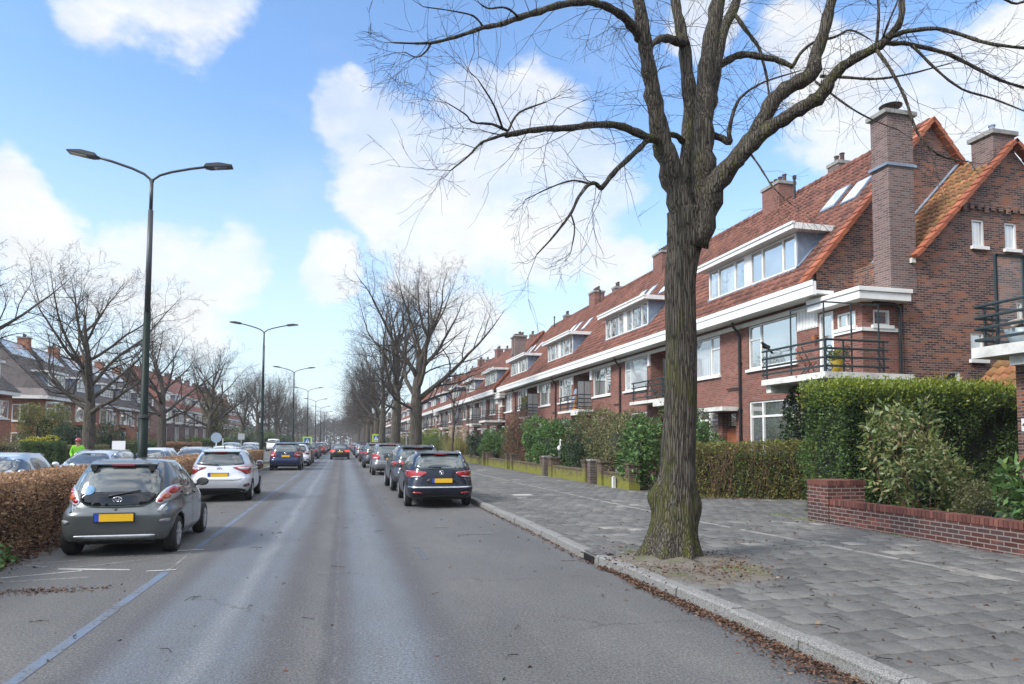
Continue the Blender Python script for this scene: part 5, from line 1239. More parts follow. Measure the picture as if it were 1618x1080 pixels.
# ------------------------------------------------------------------ cars
def hermite(tab, z, k):
    for i in range(len(tab) - 1):
        if z <= tab[i + 1][0] or i == len(tab) - 2:
            z0, z1 = tab[i][0], tab[i + 1][0]; t = max(0, min(1, (z - z0) / (z1 - z0)))
            def m(j):
                if j <= 0: return (tab[1][k] - tab[0][k]) / (tab[1][0] - tab[0][0])
                if j >= len(tab) - 1: return (tab[-1][k] - tab[-2][k]) / (tab[-1][0] - tab[-2][0])
                a = (tab[j][k] - tab[j - 1][k]) / (tab[j][0] - tab[j - 1][0]); b_ = (tab[j + 1][k] - tab[j][k]) / (tab[j + 1][0] - tab[j][0])
                return 0 if a * b_ <= 0 else 2 * a * b_ / (a + b_)
            h = z1 - z0; a, b_ = tab[i][k], tab[i + 1][k]
            return (2 * t ** 3 - 3 * t * t + 1) * a + (t ** 3 - 2 * t * t + t) * h * m(i) + (-2 * t ** 3 + 3 * t * t) * b_ + (t ** 3 - t * t) * h * m(i + 1)
def body_mesh(sp):
    tab = sp['tab']; N = 88; zs = []
    z0, z1 = tab[0][0], tab[-1][0]; nz = 46
    zs = sorted(set([z0 + (z1 - z0) * i / nz for i in range(nz + 1)] + [t[0] for t in tab]))
    vs = []; rings = 0
    def ring(w, yr, yf, z, sc=1., dz=0.):
        cy, hy = (yr + yf) / 2, (yf - yr) / 2; out = []
        for k in range(N):
            a = 2 * PI * (k + .5) / N; c, s_ = math.cos(a), math.sin(a)
            n_ = (sp.get('nr', 5.5) + 3.5 * max(0, min(1, (.8 - z) / .3))) if s_ < 0 else sp.get('nf', 3.4)
            r = 1 / ((abs(c) ** n_ + abs(s_) ** n_) ** (1 / n_))
            x, yy = w * r * c, hy * r * s_
            zz = z
            out.append((x * sc, cy + yy * (1 - (1 - sc) * 1.0), zz + dz))
        return out
    for z in zs:
        w, yr, yf = (hermite(tab, z, k) for k in (1, 2, 3)); vs += ring(w, yr, yf, z); rings += 1
    w, yr, yf = tab[-1][1:4]; cr = sp.get('crown', .07)
    for i in range(1, 9):
        s_ = math.cos(i / 8.6 * PI / 2); q = ring(w, yr, yf, z1, s_, cr * math.sin(i / 8.6 * PI / 2))
        vs += q; rings += 1
    fs = [(i * N + k, i * N + (k + 1) % N, (i + 1) * N + (k + 1) % N, (i + 1) * N + k) for i in range(rings - 1) for k in range(N)]
    fs.append(tuple(range(N))[::-1]); fs.append(tuple((rings - 1) * N + k for k in range(N)))
    me = bpy.data.meshes.new('body'); me.from_pydata(vs, [], fs)
    o = bpy.data.objects.new('tmp', me); COL.objects.link(o)
    wr = sp['wr']; cut = MB()
    for ax in sp['axles']:
        for sg in (-1, 1):
            x0 = sg * (sp['tr'] - .26); cut.lathe([(wr + .055, x0), (wr + .055, sg * 1.4)] if sg > 0 else [(wr + .055, sg * 1.4), (wr + .055, x0)], (0, 0, 0), 'x', 32)
            for i in range(len(cut.v) - 64, len(cut.v)): p = cut.v[i]; cut.v[i] = (p[0], p[1] + ax, p[2] + wr)
    co = bpy.data.objects.new('cut', cut.mesh('cut', M['black'])); COL.objects.link(co)
    bo = o.modifiers.new('b', 'BOOLEAN'); bo.operation = 'DIFFERENCE'; bo.object = co; bo.solver = 'EXACT'
    dg = bpy.context.evaluated_depsgraph_get(); m2 = bpy.data.meshes.new_from_object(o.evaluated_get(dg)); m2.name = 'body'
    bvh = BVHTree.FromPolygons(vs, fs)
    bpy.data.objects.remove(o); bpy.data.objects.remove(co); bpy.data.meshes.remove(me)
    m2.materials.clear()
    # faces of the wells turn black
    mi = []; 
    for p in m2.polygons:
        c = p.center; well = any(abs(math.hypot(c.y - ax, c.z - wr) - (wr + .055)) < .03 for ax in sp['axles']) and bvh.find_nearest(c)[3] > .012
        well = well or (bvh.find_nearest(c)[3] > .05)
        mi.append(1 if well or (p.normal.z < -.9 and c.z < .3) else 0)
    m2.polygons.foreach_set('use_smooth', [i == 0 for i in mi])
    return m2, mi, bvh
def chaikin(p, n=2):
    for _ in range(n):
        q = []
        for i in range(len(p)):
            a, b_ = p[i], p[(i + 1) % len(p)]
            q += [(a[0] * .75 + b_[0] * .25, a[1] * .75 + b_[1] * .25), (a[0] * .25 + b_[0] * .75, a[1] * .25 + b_[1] * .75)]
        p = q
    return p
def patch(bvh, poly, axis, sg=1, off=.005, res=.06, skirt=.02, rnd=2):
    """a panel cut to an outline and laid on the bodywork; axis y: seen from the rear (sg -1) or front, axis x: from a side"""
    if rnd: poly = chaikin(poly, rnd)
    P2 = []; n0 = len(poly)
    for i in range(n0):
        a, b_ = poly[i], poly[(i + 1) % n0]; k = max(1, int(math.dist(a, b_) / res))
        P2 += [(a[0] + (b_[0] - a[0]) * j / k, a[1] + (b_[1] - a[1]) * j / k) for j in range(k)]
    nb = len(P2); xs = [p[0] for p in P2]; ys = [p[1] for p in P2]
    def inside(x, y):
        c = False
        for i in range(nb):
            (x1, y1), (x2, y2) = P2[i], P2[i - 1]
            if (y1 > y) != (y2 > y) and x < (x2 - x1) * (y - y1) / (y2 - y1) + x1: c = not c
        return c
    def near(x, y): return min((x - a) ** 2 + (y - b_) ** 2 for a, b_ in P2) < (res * .45) ** 2
    pts = list(P2); nx, ny = int((max(xs) - min(xs)) / res), int((max(ys) - min(ys)) / res)
    for i in range(nx + 1):
        for j in range(ny + 1):
            q = (min(xs) + (i + .5) * res, min(ys) + (j + .5) * res)
            if inside(*q) and not near(*q): pts.append(q)
    ov, oe, of, *_ = delaunay_2d_cdt([Vector(p) for p in pts], [(i, (i + 1) % nb) for i in range(nb)], [], 1, 1e-6)
    vs = []
    for p in ov:
        if axis == 'y': o, d = Vector((p.x, 6 * sg, p.y)), Vector((0, -sg, 0))
        else: o, d = Vector((3 * sg, p.x, p.y)), Vector((-sg, 0, 0))
        h = bvh.ray_cast(o, d)
        if h[0] is None: h = bvh.find_nearest(Vector((p.x, sg * 2, p.y)) if axis == 'y' else Vector((sg * .8, p.x, p.y)))
        nn = h[1]; nn = nn if nn.dot(d) < 0 else -nn
        vs.append((h[0] + nn * off, nn))
    mb = MB(); fs = [tuple(f) for f in of]
    v = [tuple(q[0]) for q in vs]; n1 = len(v)
    from collections import Counter
    ec = Counter(tuple(sorted((f[i], f[i - 1]))) for f in fs for i in range(len(f)))
    be = [e for e, c in ec.items() if c == 1]; bi = {}
    for e in be:
        for i in e:
            if i not in bi: bi[i] = len(v); v.append(tuple(vs[i][0] - vs[i][1] * skirt))
    fs += [(a, b_, bi[b_], bi[a]) for a, b_ in be]
    mb.add(v, fs); return mb
def mirror(p): return [(-x, z) for x, z in p][::-1]
def sym(half): return half + [(-x, z) for x, z in half[::-1]]
wheel_cache = {}
def wheel(t, sp, x, y, sg, style):
    r = sp['wr']; key = (r, sg, style)
    if key not in wheel_cache:
        w = .195; a = MB(); a.lathe([(r * .60, -w / 2), (r * .9, -w / 2), (r * .97, -w * .42), (r, -w * .25), (r, w * .25), (r * .97, w * .42), (r * .9, w / 2), (r * .66, w / 2), (r * .63, w * .3), (r * .60, -w / 2)], (0, 0, 0), 'x', 36)
        q = MB(); q.lathe([(r * .64, w * .28), (r * .66, w * .49), (r * .60, w * .49), (r * .57, w * .3), (r * .55, w * .05)], (0, 0, 0), 'x', 36)
        ns = {'a': 9, 'b': 5, 'c': 7, 'd': 10}[style]
        for k in range(ns):
            an = 2 * PI * k / ns
            for dl in ((-.11, .11) if style in 'bd' else (0,)):
                q.bar((w * .40, math.cos(an + dl * .3) * r * .1, math.sin(an + dl * .3) * r * .1), (w * .42, math.cos(an + dl) * r * .61, math.sin(an + dl) * r * .61), .03 if style in 'bd' else .045, .03)
        q.lathe([(.01, w * .47), (r * .16, w * .47), (r * .2, w * .38), (r * .2, w * .2)], (0, 0, 0), 'x', 16)
        k = MB(); k.lathe([(.01, w * .06), (r * .6, w * .06), (r * .6, w * .0), (.01, 0)], (0, 0, 0), 'x', 24)
        ms = [a.mesh('tyre', M['tyre'], True), q.mesh('rim', M['alu']), k.mesh('brake_disc', M['black'])]
        if sg < 0:
            for m_ in ms: m_.transform(Matrix.Rotation(PI, 4, 'Z'))
        wheel_cache[key] = ms
    ms = wheel_cache[key]
    o = link('wheel', ms[0], t); o.location = (x, y, r)
    link('rim', ms[1], o); link('brake_disc', ms[2], o)

def make_car(name, label, cat, sp, pm, loc, rz=0, group=None, detail=2):
    t = thing(name, label, cat, loc, rz, group)
    if 'body' not in sp: sp['body'] = body_mesh(sp)
    src, mi, bvh = sp['body']; me = src.copy(); me.materials.append(pm); me.materials.append(M['black']); me.polygons.foreach_set('material_index', mi)
    link('body', me, t)
    def pt(nm, poly, axis, mat, sg=-1, parent=t, **k):
        return patch(bvh, poly, axis, sg, **k).build(nm, M[mat] if isinstance(mat, str) else mat, parent, True)
    rw = pt('rear_window', sym(sp['rearwin']), 'y', sp.get('rglass', 'car_glass_pale'))
    pt('windscreen', sym(sp['screen']), 'y', 'car_glass', 1)
    for sg in (-1, 1):
        for q in sp['side']:
            pt('side_window', q, 'x', 'car_glass', sg, off=.003)
        for q in sp.get('seams', []): pt('door_seam', q, 'x', 'black', sg, off=.0015, rnd=0, skirt=.004)
        for q in sp.get('handles', []):
            mb = MB(); h = bvh.ray_cast(Vector((3 * sg, q[0], q[1])), Vector((-sg, 0, 0)))[0]
            mb.box(h.x - .004 * sg, h.x + .03 * sg, q[0] - .09, q[0] + .09, q[1] - .015, q[1] + .015); mb.build('door_handle', pm, t, bevel=.008)
        for q in sp.get('cladding', []): pt('side_cladding', q, 'x', 'black', sg, off=.004)
    for lt in sp['lights']:
        for q in (lt['poly'], mirror(lt['poly'])):
            L_ = pt(lt.get('name', 'tail_light'), q, 'y', lt['mat'], off=lt.get('off', .010), res=.04)
            s_ = 1 if q is lt['poly'] else -1
            for (cx, cz, r_, mt, o_) in lt.get('discs', []):
                cp = [(s_ * cx + r_ * math.cos(a * PI / 8), cz + r_ * math.sin(a * PI / 8)) for a in range(16)]
                pt('lens', cp, 'y', mt, off=o_, rnd=0, res=.03, parent=L_)
            for (poly, mt, o_) in lt.get('sub', []):
                pt('lens', poly if s_ > 0 else mirror(poly), 'y', mt, off=o_, rnd=1, res=.04, parent=L_)
    for (nm, half, mt, o_) in sp.get('rear', []): pt(nm, sym(half), 'y', mt, off=o_, res=.05)
    for (nm, poly, mt, o_) in sp.get('rear2', []):
        for q in (poly, mirror(poly)): pt(nm, q, 'y', mt, off=o_, res=.04)
    px, pz, pw, ph = sp['plate']
    b_ = MB(); h = bvh.ray_cast(Vector((px, -6, pz)), Vector((0, 1, 0)))[0].y
    b_.box(px - pw / 2 - .015, px + pw / 2 + .015, h - .022, h + .05, pz - ph / 2 - .015, pz + ph / 2 + .015); fr = b_.build('licence_plate', M['black'], t, bevel=.005)
    b_ = MB(); b_.box(px - pw / 2 + pw * .12, px + pw / 2, h - .027, h - .0225, pz - ph / 2, pz + ph / 2); b_.build('plate_face', M['plate_y'], fr)
    b_ = MB(); b_.box(px - pw / 2, px - pw / 2 + pw * .12 - .001, h - .027, h - .0225, pz - ph / 2, pz + ph / 2); b_.build('plate_band', M['plate_b'], fr)
    em = sp.get('emblem')
    if em:
        kind, ez = em; h = bvh.ray_cast(Vector((0, -6, ez)), Vector((0, 1, 0)))[0].y - .012; b_ = MB()
        if kind == 'ovals':
            b_.ring((0, h, ez), .062, .008, 'y', 24, 6, 1, .68); b_.ring((0, h, ez + .006), .028, .006, 'y', 16, 5, .75, 1.25); b_.ring((0, h, ez + .018), .04, .006, 'y', 18, 5, 1, .5)
        elif kind == 'bolt':
            b_.ring((0, h, ez), .055, .008, 'y', 24, 6)
            b_.bar((-.05, h, ez + .012), (.015, h, ez + .012), .02); b_.bar((.015, h, ez + .012), (-.015, h, ez - .012), .014); b_.bar((-.015, h, ez - .012), (.05, h, ez - .012), .02)
        else: b_.lathe([(.001, -.008), (.05, -.006), (.055, .008)], (0, h, ez), 'y', 18)
        b_.build('emblem', M['chrome'], t, True)
    for sg in (-1, 1):
        my, mz = sp['mirror']; h = bvh.ray_cast(Vector((3 * sg, my, mz)), Vector((-sg, 0, 0)))[0]
        b_ = MB(); b_.ell((h.x + sg * .125, my + .02, mz + .06), (.105, .07, .075), 14, 9); b_.bar((h.x - sg * .02, my + .02, mz), (h.x + sg * .07, my + .02, mz + .02), .06, .04)
        mr = b_.build('wing_mirror', pm if sp.get('mirror_paint', True) else M['black'], t, True)
        b_ = MB(); b_.lathe([(.001, -.052), (.085, -.05), (.09, -.045)], (0, 0, 0), 'y', 18); b_.v = [(h.x + sg * .125 + p[0] * 1., my + p[1], mz + .06 + p[2] * .72) for p in b_.v]; b_.build('mirror_glass', M['car_glass'], mr)
    for ax in sp['axles']:
        for sg in (-1, 1): wheel(t, sp, sg * (sp['tr'] - .095), ax, sg, sp.get('rim', 'a'))
    fl = MB(); fl.box(-sp['tr'] + .26, sp['tr'] - .26, sp['axles'][0] - .25, sp['axles'][1] + .3, sp['tab'][0][0] - .03, sp['tab'][0][0] + .1)
    fl.tube([(-sp['tr'] * .5, sp['tab'][0][2] + .02, .2), (-sp['tr'] * .5, sp['tab'][0][2] + .3, .2)], .03, 8); fl.build('underbody', M['black'], t)
    if detail > 1:
        wz = sp['wiper']; pts = []
        for i in range(7):
            x_ = wz[0] + (wz[2] - wz[0]) * i / 6; z_ = wz[1] + (wz[3] - wz[1]) * i / 6
            h = bvh.ray_cast(Vector((x_, -6, z_)), Vector((0, 1, 0)))[0]; pts.append(h + Vector((0, -.025, 0)))
        b_ = MB(); b_.tube(pts, [.022, .018, .014, .012, .012, .010, .008], 6); b_.build('rear_wiper', M['black'], t, True)
        zt = sp['tab'][-1][0] + sp.get('crown', .07); yr = sp['tab'][-1][2]
        b_ = MB(); b_.prism([(yr + .45, zt - .03), (yr + .62, zt - .02), (yr + .45, zt + .07)], 'x', -.012, .012); b_.build('antenna', M['black'], t)
        # headlights and grille on the unseen end
        for poly in (sp['head'], mirror(sp['head'])): pt('headlight', poly, 'y', 'pale_lens', 1)
        pt('grille', sym(sp['grille']), 'y', 'black', 1)
    if 'rails' in sp:
        for sg in (-1, 1):
            pts = []
            for i in range(9):
                y_ = sp['rails'][0] + (sp['rails'][1] - sp['rails'][0]) * i / 8; x_ = sp['rails'][2] * sg
                h = bvh.ray_cast(Vector((x_, y_, 4)), Vector((0, 0, -1)))[0]; pts.append(h + Vector((0, 0, .045 * math.sin(PI * min(1, max(0, i / 8 * .96 + .02))) ** .4 - .005)))
            b_ = MB(); b_.tube(pts, .018, 6); b_.build('roof_rail', M['chrome'], t, True)
    if 'spoiler' in sp:
        s0 = sp['spoiler']; b_ = MB(); b_.prism([(s0[0], s0[1]), (s0[0] + .28, s0[1] + .05), (s0[0] + .28, s0[1] - .02), (s0[0] + .03, s0[1] - .035)], 'x', -s0[2], s0[2]); b_.build('spoiler', pm, t, bevel=.01)
        b_ = MB(); b_.box(-.16, .16, s0[0] - .012, s0[0] + .02, s0[1] - .028, s0[1] - .004); b_.build('brake_light', M['red_lens'], t)
    return t

M['gloss_black'] = plain('gloss_black_glass', (.006, .007, .008), .12, var=.1)
HEAD = [(.45, .62), (.68, .68), (.70, .80), (.5, .74)]; GRI = [(.0, .5), (.38, .5), (.42, .36), (.0, .34)]
AYGO = dict(tab=[(.20, .72, -1.50, 1.52), (.26, .775, -1.62, 1.60), (.36, .80, -1.665, 1.66), (.5, .806, -1.685, 1.69), (.62, .808, -1.70, 1.69), (.68, .808, -1.675, 1.66), (.73, .803, -1.615, 1.60), (.82, .797, -1.575, 1.38), (.90, .785, -1.55, 1.14), (.96, .768, -1.52, .96), (1.08, .725, -1.455, .74), (1.2, .675, -1.375, .50), (1.32, .612, -1.27, .24), (1.385, .565, -1.19, .04)],
    crown=.075, nr=4.6, nf=3., wr=.28, tr=.785, axles=(-1.17, 1.17), rim='a',
    rearwin=[(.0, 1.345), (.40, 1.34), (.52, 1.30), (.575, 1.12), (.585, .95), (.54, .85), (.46, .785), (.38, .75), (.0, .735)],
    screen=[(.0, 1.36), (.45, 1.36), (.62, 1.0), (.0, .98)],
    side=[[(-.95, .99), (-.22, .97), (-.20, 1.30), (-.40, 1.335), (-.72, 1.30), (-.93, 1.14)], [(-.14, .97), (.70, .95), (.60, 1.05), (.22, 1.30), (-.12, 1.335)]],
    seams=[[(-.19, .3), (-.182, .3), (-.175, .95), (-.183, .95)], [(.86, .38), (.868, .38), (.83, .9), (.822, .9)], [(-.98, .72), (-.972, .72), (-.93, .95), (-.938, .95)], [(-.85, .30), (.82, .28), (.82, .288), (-.85, .308)]],
    handles=[(-.72, .86), (-.02, .86)],
    lights=[dict(poly=[(.50, .79), (.58, .76), (.70, .80), (.775, .90), (.79, 1.0), (.74, 1.05), (.66, 1.04), (.56, .94)], mat='alu', off=.012, discs=[(.705, .965, .056, 'red_lens', .022), (.632, .885, .046, 'amber', .026), (.567, .822, .034, 'red_lens', .03)])],
    rear=[('hatch_panel', [(.0, .965), (.50, .955), (.52, .87), (.45, .80), (.37, .768), (.0, .752)], 'gloss_black', .0075), ('silver_strip', [(.0, .335), (.5, .335), (.56, .325), (.5, .285), (.0, .275)], 'alu', .012), ('lower_valance', [(.0, .25), (.5, .25), (.5, .205), (.0, .205)], 'black', .004), ('hatch_lip', [(.0, .735), (.38, .748), (.40, .735), (.0, .722)], 'black', .002)],
    rear2=[('bumper_corner', [(.58, .545), (.735, .575), (.735, .495), (.64, .50)], 'greyplastic', .006)],
    plate=(0.0, .595, .52, .11), emblem=('ovals', .85), mirror=(.62, .93), mirror_paint=False, wiper=(-.12, .90, .30, .985), spoiler=(-1.295, 1.372, .46), head=HEAD, grille=GRI)
YARIS = dict(tab=[(.22, .72, -1.72, 1.72), (.30, .80, -1.88, 1.86), (.42, .84, -1.95, 1.93), (.56, .848, -1.97, 1.95), (.66, .848, -1.965, 1.92), (.72, .845, -1.91, 1.86), (.82, .84, -1.87, 1.6), (.93, .825, -1.83, 1.3), (1.02, .80, -1.79, 1.0), (1.14, .745, -1.72, .76), (1.28, .675, -1.60, .46), (1.38, .615, -1.49, .2), (1.435, .565, -1.40, 0)],
    crown=.075, nr=4.6, nf=3., wr=.30, tr=.84, axles=(-1.25, 1.25), rim='b',
    rearwin=[(.0, 1.40), (.42, 1.39), (.55, 1.33), (.63, 1.12), (.64, 1.06), (.5, 1.035), (.0, 1.02)],
    screen=[(.0, 1.40), (.45, 1.40), (.66, 1.05), (.0, 1.03)],
    side=[[(-1.22, 1.05), (-.26, 1.02), (-.24, 1.36), (-.6, 1.38), (-1.0, 1.30)], [(-.18, 1.02), (.72, 1.0), (.3, 1.33), (-.16, 1.37)]],
    seams=[[(-.22, .35), (-.212, .35), (-.2, 1.0), (-.208, 1.0)], [(.9, .4), (.908, .4), (.86, .95), (.852, .95)], [(-1.0, .8), (-.992, .8), (-.95, 1.0), (-.958, 1.0)]], handles=[(-.75, .92), (.0, .92)],
    lights=[dict(poly=[(.32, .985), (.5, .99), (.80, 1.0), (.83, .93), (.80, .80), (.70, .76), (.60, .86), (.42, .93)], mat='red_lens', off=.012, sub=[([(.46, .965), (.77, .975), (.77, .92), (.62, .90), (.5, .935)], 'pale_lens', .018)])],
    rear=[('lower_bumper', [(.0, .40), (.52, .40), (.72, .36), (.74, .24), (.0, .24)], 'black', .006), ('hatch_crease', [(.0, .60), (.55, .61), (.62, .66), (.60, .67), (.54, .63), (.0, .618)], 'greyplastic', .003)],
    rear2=[('reflector_pocket', [(.60, .44), (.80, .56), (.80, .42)], 'black', .010), ('reflector', [(.68, .455), (.77, .51), (.77, .45)], 'red_lens', .014)],
    plate=(-.02, .755, .52, .11), emblem=('ovals', .94), mirror=(.62, .98), wiper=(-.04, 1.045, -.4, 1.06), spoiler=(-1.54, 1.425, .5), head=HEAD, grille=GRI)
WAGON = dict(tab=[(.22, .76, -2.05, 2.12), (.30, .85, -2.22, 2.25), (.42, .89, -2.32, 2.33), (.50, .90, -2.345, 2.34), (.545, .902, -2.35, 2.34), (.57, .902, -2.30, 2.33), (.70, .905, -2.285, 2.25), (.80, .902, -2.28, 2.1), (.90, .892, -2.265, 1.7), (.98, .875, -2.24, 1.35), (1.05, .85, -2.205, 1.1), (1.18, .79, -2.12, .8), (1.30, .72, -2.02, .45), (1.37, .67, -1.94, .2), (1.42, .61, -1.86, 0)],
    crown=.07, nr=5., nf=3.2, wr=.325, tr=.885, axles=(-1.36, 1.36), rim='d',
    rearwin=[(.0, 1.39), (.48, 1.38), (.60, 1.33), (.67, 1.12), (.68, 1.05), (.60, 1.03), (.0, 1.02)],
    screen=[(.0, 1.38), (.45, 1.38), (.68, 1.05), (.0, 1.03)],
    side=[[(-1.98, 1.10), (-1.25, 1.06), (-1.2, 1.33), (-1.72, 1.31)], [(-1.16, 1.06), (-.3, 1.03), (-.28, 1.37), (-1.12, 1.36)], [(-.22, 1.03), (.78, 1.0), (.3, 1.32), (-.2, 1.37)]],
    seams=[[(-.26, .35), (-.252, .35), (-.24, 1.0), (-.248, 1.0)], [(-1.2, .8), (-1.192, .8), (-1.16, 1.03), (-1.168, 1.03)]], handles=[(-.95, .93), (.0, .93)],
    cladding=[],
    lights=[dict(poly=[(.36, .955), (.60, .965), (.80, .985), (.885, .96), (.87, .82), (.78, .80), (.62, .805), (.42, .86)], mat='red_lens', off=.012, sub=[([(.48, .85), (.76, .835), (.76, .81), (.60, .812)], 'pale_lens', .018)]),
            ],
    rear=[('ledge_highlight', [(.0, .578), (.80, .578), (.86, .565), (.80, .548), (.0, .545)], 'alu', .006), ('lower_bumper', [(.0, .34), (.55, .34), (.62, .235), (.0, .235)], 'black', .006), ('number_recess', [(.0, .80), (.30, .80), (.40, .72), (.36, .655), (.0, .65)], 'black', .002)],  # first strip paints the highlight on the bumper's top ledge in silver
    rear2=[('reflector', [(.50, .43), (.74, .445), (.74, .40), (.50, .39)], 'red_lens', .012)],
    plate=(.02, .725, .52, .11), emblem=('bolt', .93), mirror=(.68, .98), wiper=(.0, 1.06, -.34, 1.085), spoiler=(-1.985, 1.425, .52), rails=(-1.6, .1, .60), head=HEAD, grille=GRI)
MPV = dict(tab=[(.24, .76, -1.98, 2.0), (.32, .84, -2.08, 2.1), (.45, .89, -2.14, 2.14), (.58, .90, -2.15, 2.14), (.66, .90, -2.13, 2.1), (.74, .90, -2.09, 1.95), (.9, .895, -2.07, 1.7), (1.02, .88, -2.04, 1.45), (1.12, .85, -2.0, 1.2), (1.28, .79, -1.91, .9), (1.42, .73, -1.8, .6), (1.52, .68, -1.7, .35), (1.57, .63, -1.62, .2)],
    crown=.075, nr=5., nf=3.2, wr=.32, tr=.88, axles=(-1.33, 1.33), rim='c',
    rearwin=[(.0, 1.53), (.5, 1.52), (.62, 1.46), (.69, 1.22), (.69, 1.1), (.6, 1.07), (.0, 1.05)],
    screen=[(.0, 1.52), (.5, 1.52), (.74, 1.15), (.0, 1.12)],
    side=[[(-1.8, 1.16), (-1.2, 1.12), (-1.16, 1.46), (-1.58, 1.44)], [(-1.1, 1.12), (-.2, 1.09), (-.18, 1.51), (-1.06, 1.49)], [(-.12, 1.09), (.98, 1.06), (.5, 1.42), (-.1, 1.51)]],
    seams=[[(-.16, .38), (-.152, .38), (-.14, 1.07), (-.148, 1.07)]], handles=[(-.85, .98), (.05, .98)],
    lights=[dict(poly=[(.52, .82), (.62, .78), (.86, .80), (.89, .98), (.86, 1.10), (.70, 1.12), (.56, 1.04), (.49, .92)], mat='red_lens', off=.014, sub=[([(.62, .86), (.82, .85), (.82, .92), (.60, .93)], 'pale_lens', .02)])],
    rear=[('lower_bumper', [(.0, .36), (.7, .36), (.72, .26), (.0, .26)], 'black', .006), ('hatch_crease', [(.0, .66), (.66, .66), (.66, .645), (.0, .645)], 'black', .003)],
    plate=(.0, .84, .52, .11), emblem=('bolt', 1.0), mirror=(.85, 1.04), wiper=(.0, 1.08, -.35, 1.1), spoiler=(-1.75, 1.565, .55), head=HEAD, grille=GRI)
SUV = dict(tab=[(.28, .78, -2.05, 2.05), (.38, .87, -2.15, 2.16), (.52, .91, -2.2, 2.2), (.66, .918, -2.2, 2.2), (.74, .918, -2.16, 2.17), (.86, .915, -2.13, 2.05), (.98, .905, -2.11, 1.7), (1.08, .88, -2.07, 1.35), (1.18, .84, -2.0, 1.05), (1.34, .77, -1.88, .7), (1.46, .70, -1.76, .4), (1.54, .64, -1.66, .15)],
    crown=.075, nr=5., nf=3.2, wr=.345, tr=.90, axles=(-1.33, 1.34), rim='b',
    rearwin=[(.0, 1.49), (.5, 1.48), (.62, 1.42), (.70, 1.2), (.69, 1.13), (.0, 1.11)],
    screen=[(.0, 1.5), (.5, 1.5), (.72, 1.15), (.0, 1.12)],
    side=[[(-1.72, 1.18), (-1.18, 1.15), (-1.14, 1.44), (-1.5, 1.41)], [(-1.08, 1.15), (-.2, 1.12), (-.18, 1.47), (-1.04, 1.46)], [(-.12, 1.12), (.85, 1.1), (.4, 1.42), (-.1, 1.47)]],
    seams=[[(-.16, .4), (-.152, .4), (-.14, 1.1), (-.148, 1.1)]], handles=[(-.85, 1.03), (.05, 1.03)], cladding=[[(-.95, .30), (.95, .30), (.95, .42), (-.95, .42)]],
    lights=[dict(poly=[(.42, 1.02), (.86, 1.05), (.90, .96), (.84, .88), (.6, .90), (.44, .95)], mat='red_lens', off=.012)],
    rear=[('lower_bumper', [(.0, .50), (.8, .50), (.82, .3), (.0, .3)], 'black', .006), ('hatch_crease', [(.0, .70), (.66, .70), (.66, .685), (.0, .685)], 'black', .003)],
    plate=(.0, .80, .52, .11), emblem=('disc', .98), mirror=(.78, 1.1), wiper=(.0, 1.14, -.35, 1.16), spoiler=(-1.81, 1.535, .55), rails=(-1.4, .3, .62), head=[(.45, .75), (.72, .82), (.74, .95), (.5, .88)], grille=[(.0, .75), (.4, .75), (.42, .5), (.0, .48)])
SEDAN = dict(tab=[(.2, .76, -2.1, 2.1), (.28, .84, -2.24, 2.24), (.4, .885, -2.3, 2.3), (.56, .895, -2.32, 2.3), (.66, .893, -2.31, 2.25), (.78, .888, -2.29, 2.0), (.88, .875, -2.25, 1.6), (.93, .86, -2.15, 1.3), (.97, .84, -1.85, 1.1), (1.05, .79, -1.6, .88), (1.18, .72, -1.36, .6), (1.3, .65, -1.1, .3), (1.36, .58, -.95, .1)],
    crown=.07, nr=4.6, nf=3., wr=.32, tr=.875, axles=(-1.36, 1.38), rim='d',
    rearwin=[(.0, 1.33), (.45, 1.32), (.6, 1.1), (.6, 1.02), (.0, 1.0)], screen=[(.0, 1.34), (.42, 1.33), (.66, 1.02), (.0, 1.0)],
    side=[[(-1.3, 1.0), (-.3, .99), (-.28, 1.3), (-.9, 1.26)], [(-.22, .99), (.74, .97), (.2, 1.27), (-.2, 1.31)]],
    seams=[[(-.26, .35), (-.252, .35), (-.24, .97), (-.248, .97)]], handles=[(-.95, .87), (-.02, .87)],
    lights=[dict(poly=[(.40, .86), (.80, .88), (.87, .80), (.82, .70), (.55, .71), (.42, .76)], mat='red_lens', off=.012)],
    rear=[('lower_bumper', [(.0, .36), (.7, .36), (.72, .23), (.0, .23)], 'black', .006), ('boot_crease', [(.0, .585), (.7, .585), (.7, .572), (.0, .572)], 'black', .003)],
    plate=(.0, .74, .52, .11), emblem=('disc', .84), mirror=(.68, .97), wiper=(.1, 1.02, -.1, 1.02), head=HEAD, grille=GRI)
